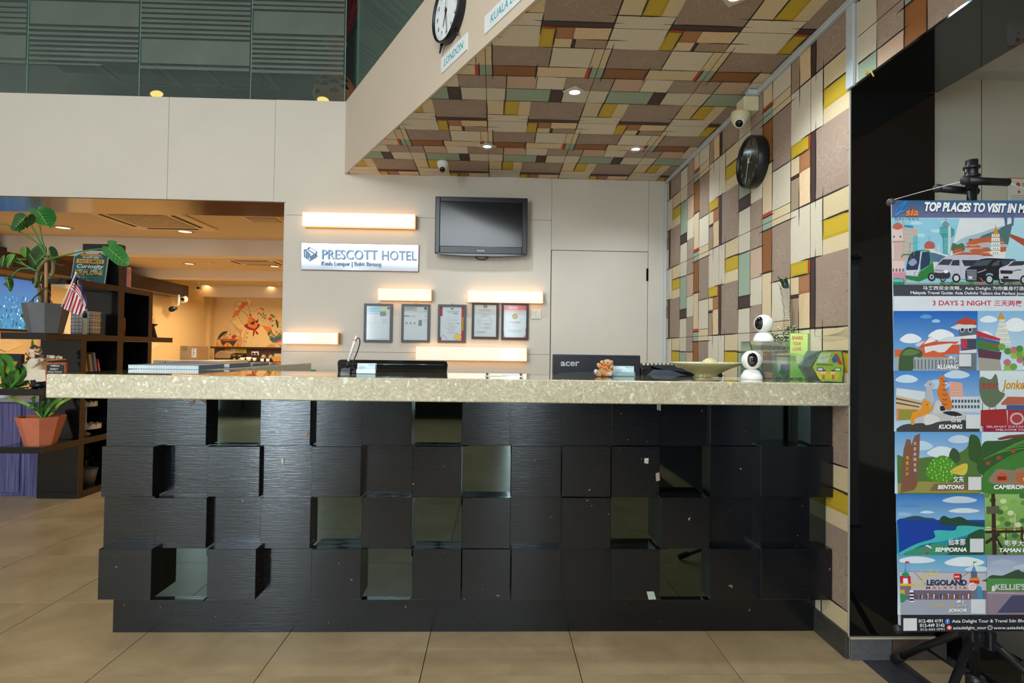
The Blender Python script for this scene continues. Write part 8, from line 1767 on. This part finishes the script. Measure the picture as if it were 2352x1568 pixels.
for pts, c in (([(870, 380), (985, 380), (990, 465), (872, 465)], '#b8283a'), ([(890, 385), (895, 350), (935, 338), (970, 352), (972, 385)], '#2f8a5a'), ([(912, 342), (930, 285), (950, 342)], '#4f8fc8'), ([(905, 405), (955, 405), (960, 465), (905, 465)], '#dfe3ea'), ([(858, 460), (1035, 468), (1035, 488), (860, 490)], '#d9b82c'), ([(868, 488), (990, 490), (990, 600), (868, 600)], '#7a6a78'), ([(858, 530), (920, 530), (925, 580), (860, 580)], '#c9a82c'), ([(1650, 330), (1660, 300), (1678, 270), (1695, 300), (1700, 330)], '#4f8fc8'), ([(1645, 330), (1712, 330), (1715, 400), (1645, 400)], '#5f6478'), ([(1632, 400), (1735, 400), (1740, 470), (1630, 470)], '#d9862c'), ([(1632, 430), (1738, 430), (1738, 462), (1632, 462)], '#b8283a'), ([(1650, 500), (1735, 500), (1740, 630), (1650, 630)], '#6f6f7c'), ([(1715, 480), (1760, 500), (1775, 630), (1720, 630)], '#3f8fb8'), ([(975, 535), (1015, 535), (1025, 665), (978, 665)], '#dfe0e6')): pq(A4_(pts), c)
for k in range(3): pq(A4_([(976, 560+k*36), (1020, 560+k*36), (1021, 578+k*36), (976, 578+k*36)]), '#1c1d22')
bq2(A4_([(860, 600), (890, 570), (930, 595), (930, 650), (880, 668)]), '#2f8a5a')
for a_, b_, c_ in (((932, 290), (930, 220), '#8a3a44'), ((1675, 275), (1672, 222), '#3a6a4a')): P.line(A4_([a_, b_]), .8, c_, px=True)
pq(A4_([(932, 220), (985, 222), (960, 232), (985, 240), (932, 240)]), '#c92a44'); pq(A4_([(1672, 222), (1715, 224), (1700, 232), (1672, 240)]), '#2f8f5a')
P.curve(A4_([(1108, 520), (1112, 450), (1150, 395), (1200, 372), (1275, 370)]), 2.2, '#d9c23a', px=True)
for a_, b_ in (((1140, 370), (1098, 325)), ((1205, 350), (1190, 300)), ((1265, 350), (1288, 315)), ((1100, 420), (1050, 402)), ((1090, 475), (1035, 492))): P.line(A4_([a_, b_]), 2, '#d9c23a', px=True)
ptext('LEGOLAND', 2123, 1341.5, 2215, 1328, '#2a3552', .05); ptext('M A L A Y S I A', 2121.5, 1349.5, 2215, 1343.5, '#c92a3a', .01); ptext('THE', 2117, 1341, 2119.5, 1335, '#2a3552', .01); P.rect(2185, 1314.5, 2199, 1327.5, '#c9202c', px=True); ptext('LEGO', 2186.5, 1323, 2197.5, 1319, '#f0e8e8', .04); P.rect(2199.5, 1315, 2202.5, 1335, '#2f3440', px=True)
P.ell(*A4_([(1660, 495)])[0], 9.5, 9.5, '#e2d3d8', px=True); P.curve(A4_([(1660, 500), (1672, 490), (1660, 478), (1642, 492), (1655, 518), (1685, 505), (1682, 475), (1660, 460)]), .9, '#c94a5a', px=True)
for x in (1130, 1200, 1240, 1340): P.ell(*A4_([(x+100, 690+(x % 7)*4)])[0], 8, 1.6, '#c9a85c', px=True)
label('柔佛', 'JOHOR', 2172, 2215, 1404, 2190, 2217)
# castle photo
sky(2260, 1273, 2454, 1330, '#8c9cbc', '#b8c4d4', [(2300, 1290, 30, 8, '#a9b4c8'), (2350, 1300, 30, 8, '#b8c2d0')])
bq2(A4_([(1820, 410), (1870, 370), (1980, 375), (2050, 350), (2160, 310), (2230, 340), (2560, 360), (2560, 440), (1820, 440)]), '#38503a'); pq(A4_([(1820, 405), (2560, 415), (2560, 560), (1820, 555)]), '#4f8a4a'); pq(A4_([(1820, 545), (2560, 555), (2560, 800), (1820, 800)]), '#8f7f90')
for k in range(14): P.line(A4_([(1820, 600+k*15), (2560, 610+k*15)]), .35, '#7a6a7c', px=True)
pq(A4_([(2090, 590), (2560, 590), (2560, 780), (1930, 780)]), '#4a4a66'); pq(A4_([(1820, 545), (2560, 548), (2560, 556), (1820, 553)]), '#a86a58'); P.line(A4_([(1820, 562), (2560, 572)]), 1.2, '#c9ccc8', px=True)
for k in range(30): P.line(A4_([(1870+k*20, 480), (1870+k*20, 545)]), .4, '#3a4048', px=True)
pq(A4_([(1870, 490), (1900, 480), (1905, 545), (1868, 545)]), '#d9dad8'); ptext("KELLIE'S CASTLE", 2279, 1351, 2420, 1337, '#c9cdd2', .03)
# footer
P.rect(2060, 1408, 2454, 1445, '#26262c', px=True)
ptext('012-484 4191', 2104, 1426, 2159, 1418, '#e2e6ea', .02, 0, -.5); ptext('012-449 3143', 2107, 1436, 2163, 1428, '#e2e6ea', .02, 0, -.5); ptext('012-434 4791', 2108, 1444, 2163, 1438.5, '#c9cdd2', .02, 0, -.5)
P.ell(2170, 1423, 6, 6.4, '#3f6fc0', px=True); ptext('f', 2168.5, 1426.5, 2172, 1418.5, '#e6ecf4', .02); P.ell(2174, 1437, 6, 5.6, '#d9566a', px=True); P.ell(2174, 1437, 4, 3.8, '#e8a04a', px=True); P.ell(2174, 1437, 2.2, 2.1, '#e6e0e4', px=True)
P.ell(2267, 1437, 6, 5.6, '#c3c8ce', px=True); P.ell(2267, 1437, 4.6, 4.2, '#5a6068', px=True)
ptext('Asia Delight Tour & Travel Sdn Bhd', 2180, 1428, 2348, 1418.5, '#e2e6ea', .012, 0, -1); ptext('asiadelight_tour', 2183, 1443, 2259, 1434, '#dde1e5', .012, 0, -.5); ptext('www.asiadelight.com', 2275, 1443, 2384, 1434, '#dde1e5', .012, 0, -.5)
# white rounded panels where the square codes are (codes left out)
for (x, y, w) in [(2196, 813, 28), (2212, 951, 32), (2217, 1093, 30), (2221, 1234, 31), (2223, 1372, 33), (2069, 1415.5, 31)]: P.rect(x, y, x+w, y+w*1.0, '#cfd3d6', px=True)
# weathered left hem
pq([(2050, 714), (2058, 714), (2070, 1408), (2062, 1408)], '#b9cad8') if False else None
P.build('poster_print', pr_, t)
# rails, cords
rail = M('banner_rail', '#4a4648', .5)
dv = (tr_-tl).normalized(); ry = V((0, .0105, -.004)); MB().tube([tl-dv*.004+ry, tr_+dv*.004+ry], .008, 14).build('top_rail', rail, t); MB().ball(tl+V((.004, .008, -.004)), .0125, 14).build('rail_cap', rail, t)
dv = (br-bl_).normalized(); MB().tube([bl_-dv*.004, br+dv*.004], .0095, 14).build('bottom_rail', MATS['matt_black'], t); MB().ball(bl_-dv*.002, .0135, 14).build('rail_cap', MATS['matt_black'], t)
t3 = thing('tripod_stand', 'black folding tripod stand carrying the travel banner', 'stand', (1.49, 1.76, 0))
tb2 = M('tripod_black', '#17181b', .38); YT = 1.765
ph_ = lambda x, y: U(x, y, Y=YT)
pa, pb_ = ph_(2240, 1530), ph_(2232, 400); pa.z = .18
MB().tube([(pa.x, YT, .14), pb_], .0135, 14).build('pole', tb2, t3)
MB().tube([pb_-V((0, 0, .05)), ph_(2232, 368)], .017, 14).build('pole_head', tb2, t3)
for y in (385, 405): MB().lathe([(.017, -.006), (.023, -.004), (.023, .004), (.017, .006)], ph_(2232, y), 16).build('collar', tb2, t3)
MB().tube([ph_(2222, 383), ph_(2222, 420)], .008, 8).build('clamp', tb2, t3)
MB().tube([ph_(2199, 421)+V((0, -.03, 0)), ph_(2296, 425)+V((0, -.03, 0))], .0125, 14).build('cross_arm', tb2, t3); MB().tube([ph_(2170, 426)+V((0, .03, 0)), ph_(2262, 434)+V((0, .03, 0))], .0125, 14).build('cross_arm', tb2, t3)
for p_ in (ph_(2199, 421)+V((0, -.03, 0)), ph_(2170, 426)+V((0, .03, 0))): MB().ball(p_, .0145, 12).build('arm_plug', M('arm_plug_grey', '#2a2b2e', .6), t3)
hub = ph_(2238, 1458); MB().lathe([(.013, -.03), (.03, -.024), (.034, 0), (.03, .026), (.013, .03)], hub, 18).build('hub', tb2, t3)
feet = [V((1.60, 2.165, .018)), V((1.10, 1.45, .018)), V((1.86, 1.46, .018))]
for k, f in enumerate(feet):
    d = (hub-f); top_ = hub+V((f.x-hub.x, f.y-hub.y, 0)).normalized()*.035
    MB().tube([top_, f+(top_-f).normalized()*.045], .0125, 12).build('leg', tb2, t3); lf = MB().tube([f+(top_-f).normalized()*.06, f], [.016, .018], 12).build('rubber_foot', M('rubber', '#101113', .8), t3)
    mid = top_+(f-top_)*.55; low = V((pa.x, YT, .17)); MB().tube([mid, low], .0045, 8).build('brace', tb2, t3); MB().ball(mid+V((0, -.013, 0)), .0045, 8).build('rivet', chr_, t3)
    MB().box(-.012, .012, -.02, .02, -.03, .03, Matrix.Translation(top_), bev=.004).build('joint', tb2, t3)
MB().lathe([(.013, -.02), (.026, -.015), (.026, .015), (.013, .02)], (pa.x, YT, .17), 16).build('lower_hub', tb2, t3)
MB().tube(smoothcurve([tl, ph_(2130, 437), ph_(2200, 421)+V((0, -.03, 0))], 4), .0012, 5).build('cord', whitep, t3); MB().tube(smoothcurve([ph_(2296, 425)+V((0, -.03, 0)), ph_(2380, 445), tr_], 4), .0012, 5).build('cord', whitep, t3)
# black stone step behind the tripod
o = MB().box(1.86, 2.9, 1.9, 2.355, .0005, .16, bev=.003).build('stone_plinth', blackg); tag(o, 'low black polished stone plinth behind the tripod legs', 'plinth')

# ------------------------------------------------------------------ lobby around and behind the camera
lw = M('lobby_wall', '#cdc5b8', .8); lw2 = M('street_pillar_stone', '#5d5a55', .6)
MB().box(-8.2, -5.6, -5.2, -5.0, 0, 4.8).build('wall_front_left', lw, kind='structure')
MB().box(-5.9, -5.7, -5.0, YB, 0, 4.8).build('wall_left', lw, kind='structure')
MB().box(-5.9, 4.4, -5.2, 2.0, 4.8, 4.95).build('ceiling_lobby', M('lobby_ceiling', '#d8d2c6', .8), kind='structure')
MB().box(4.4, 4.6, -5.2, 2.5, 0, 4.8).build('wall_lobby_right', lw, kind='structure')
dkf = M('storefront_frame', '#1b1c20', .4)
wf = struct_root('window_1', (-1.5, -5.1, 0))
for x0, x1 in ((-5.7, -5.4), (-4.5, -4.38), (-3.2, -2.7), (-1.6, -1.3), (-.2, .0), (.6, 4.4)): MB().box(x0, x1, -5.2, -5.05, 0, 4.8).build('mullion', dkf if x1-x0 < .4 else lw2, wf)
blk_dark = M('dark_tinted_glass', '#14181a', .06, spec=.6)
for x0, x1 in ((-5.4, -5.2), (-4.8, -4.5), (-4.38, -3.9), (-2.7, -1.6), (-1.3, -.2), (.0, .22), (.5, .6)): MB().box(x0, x1, -5.14, -5.12, .12, 3.0).build('glass_pane', blk_dark, wf)  # unseen opaque infill, added so only narrow strips let daylight in
MB().box(-5.7, .6, -5.18, -5.06, 3.0, 3.4).build('transom', dkf, wf); MB().box(-5.7, .6, -5.18, -5.06, 0, .12).build('sill_rail', dkf, wf)
for o in list(bpy.data.objects):
    if o.type == 'MESH' and len(o.data.materials) == 0: o.data.materials.append(plaster)
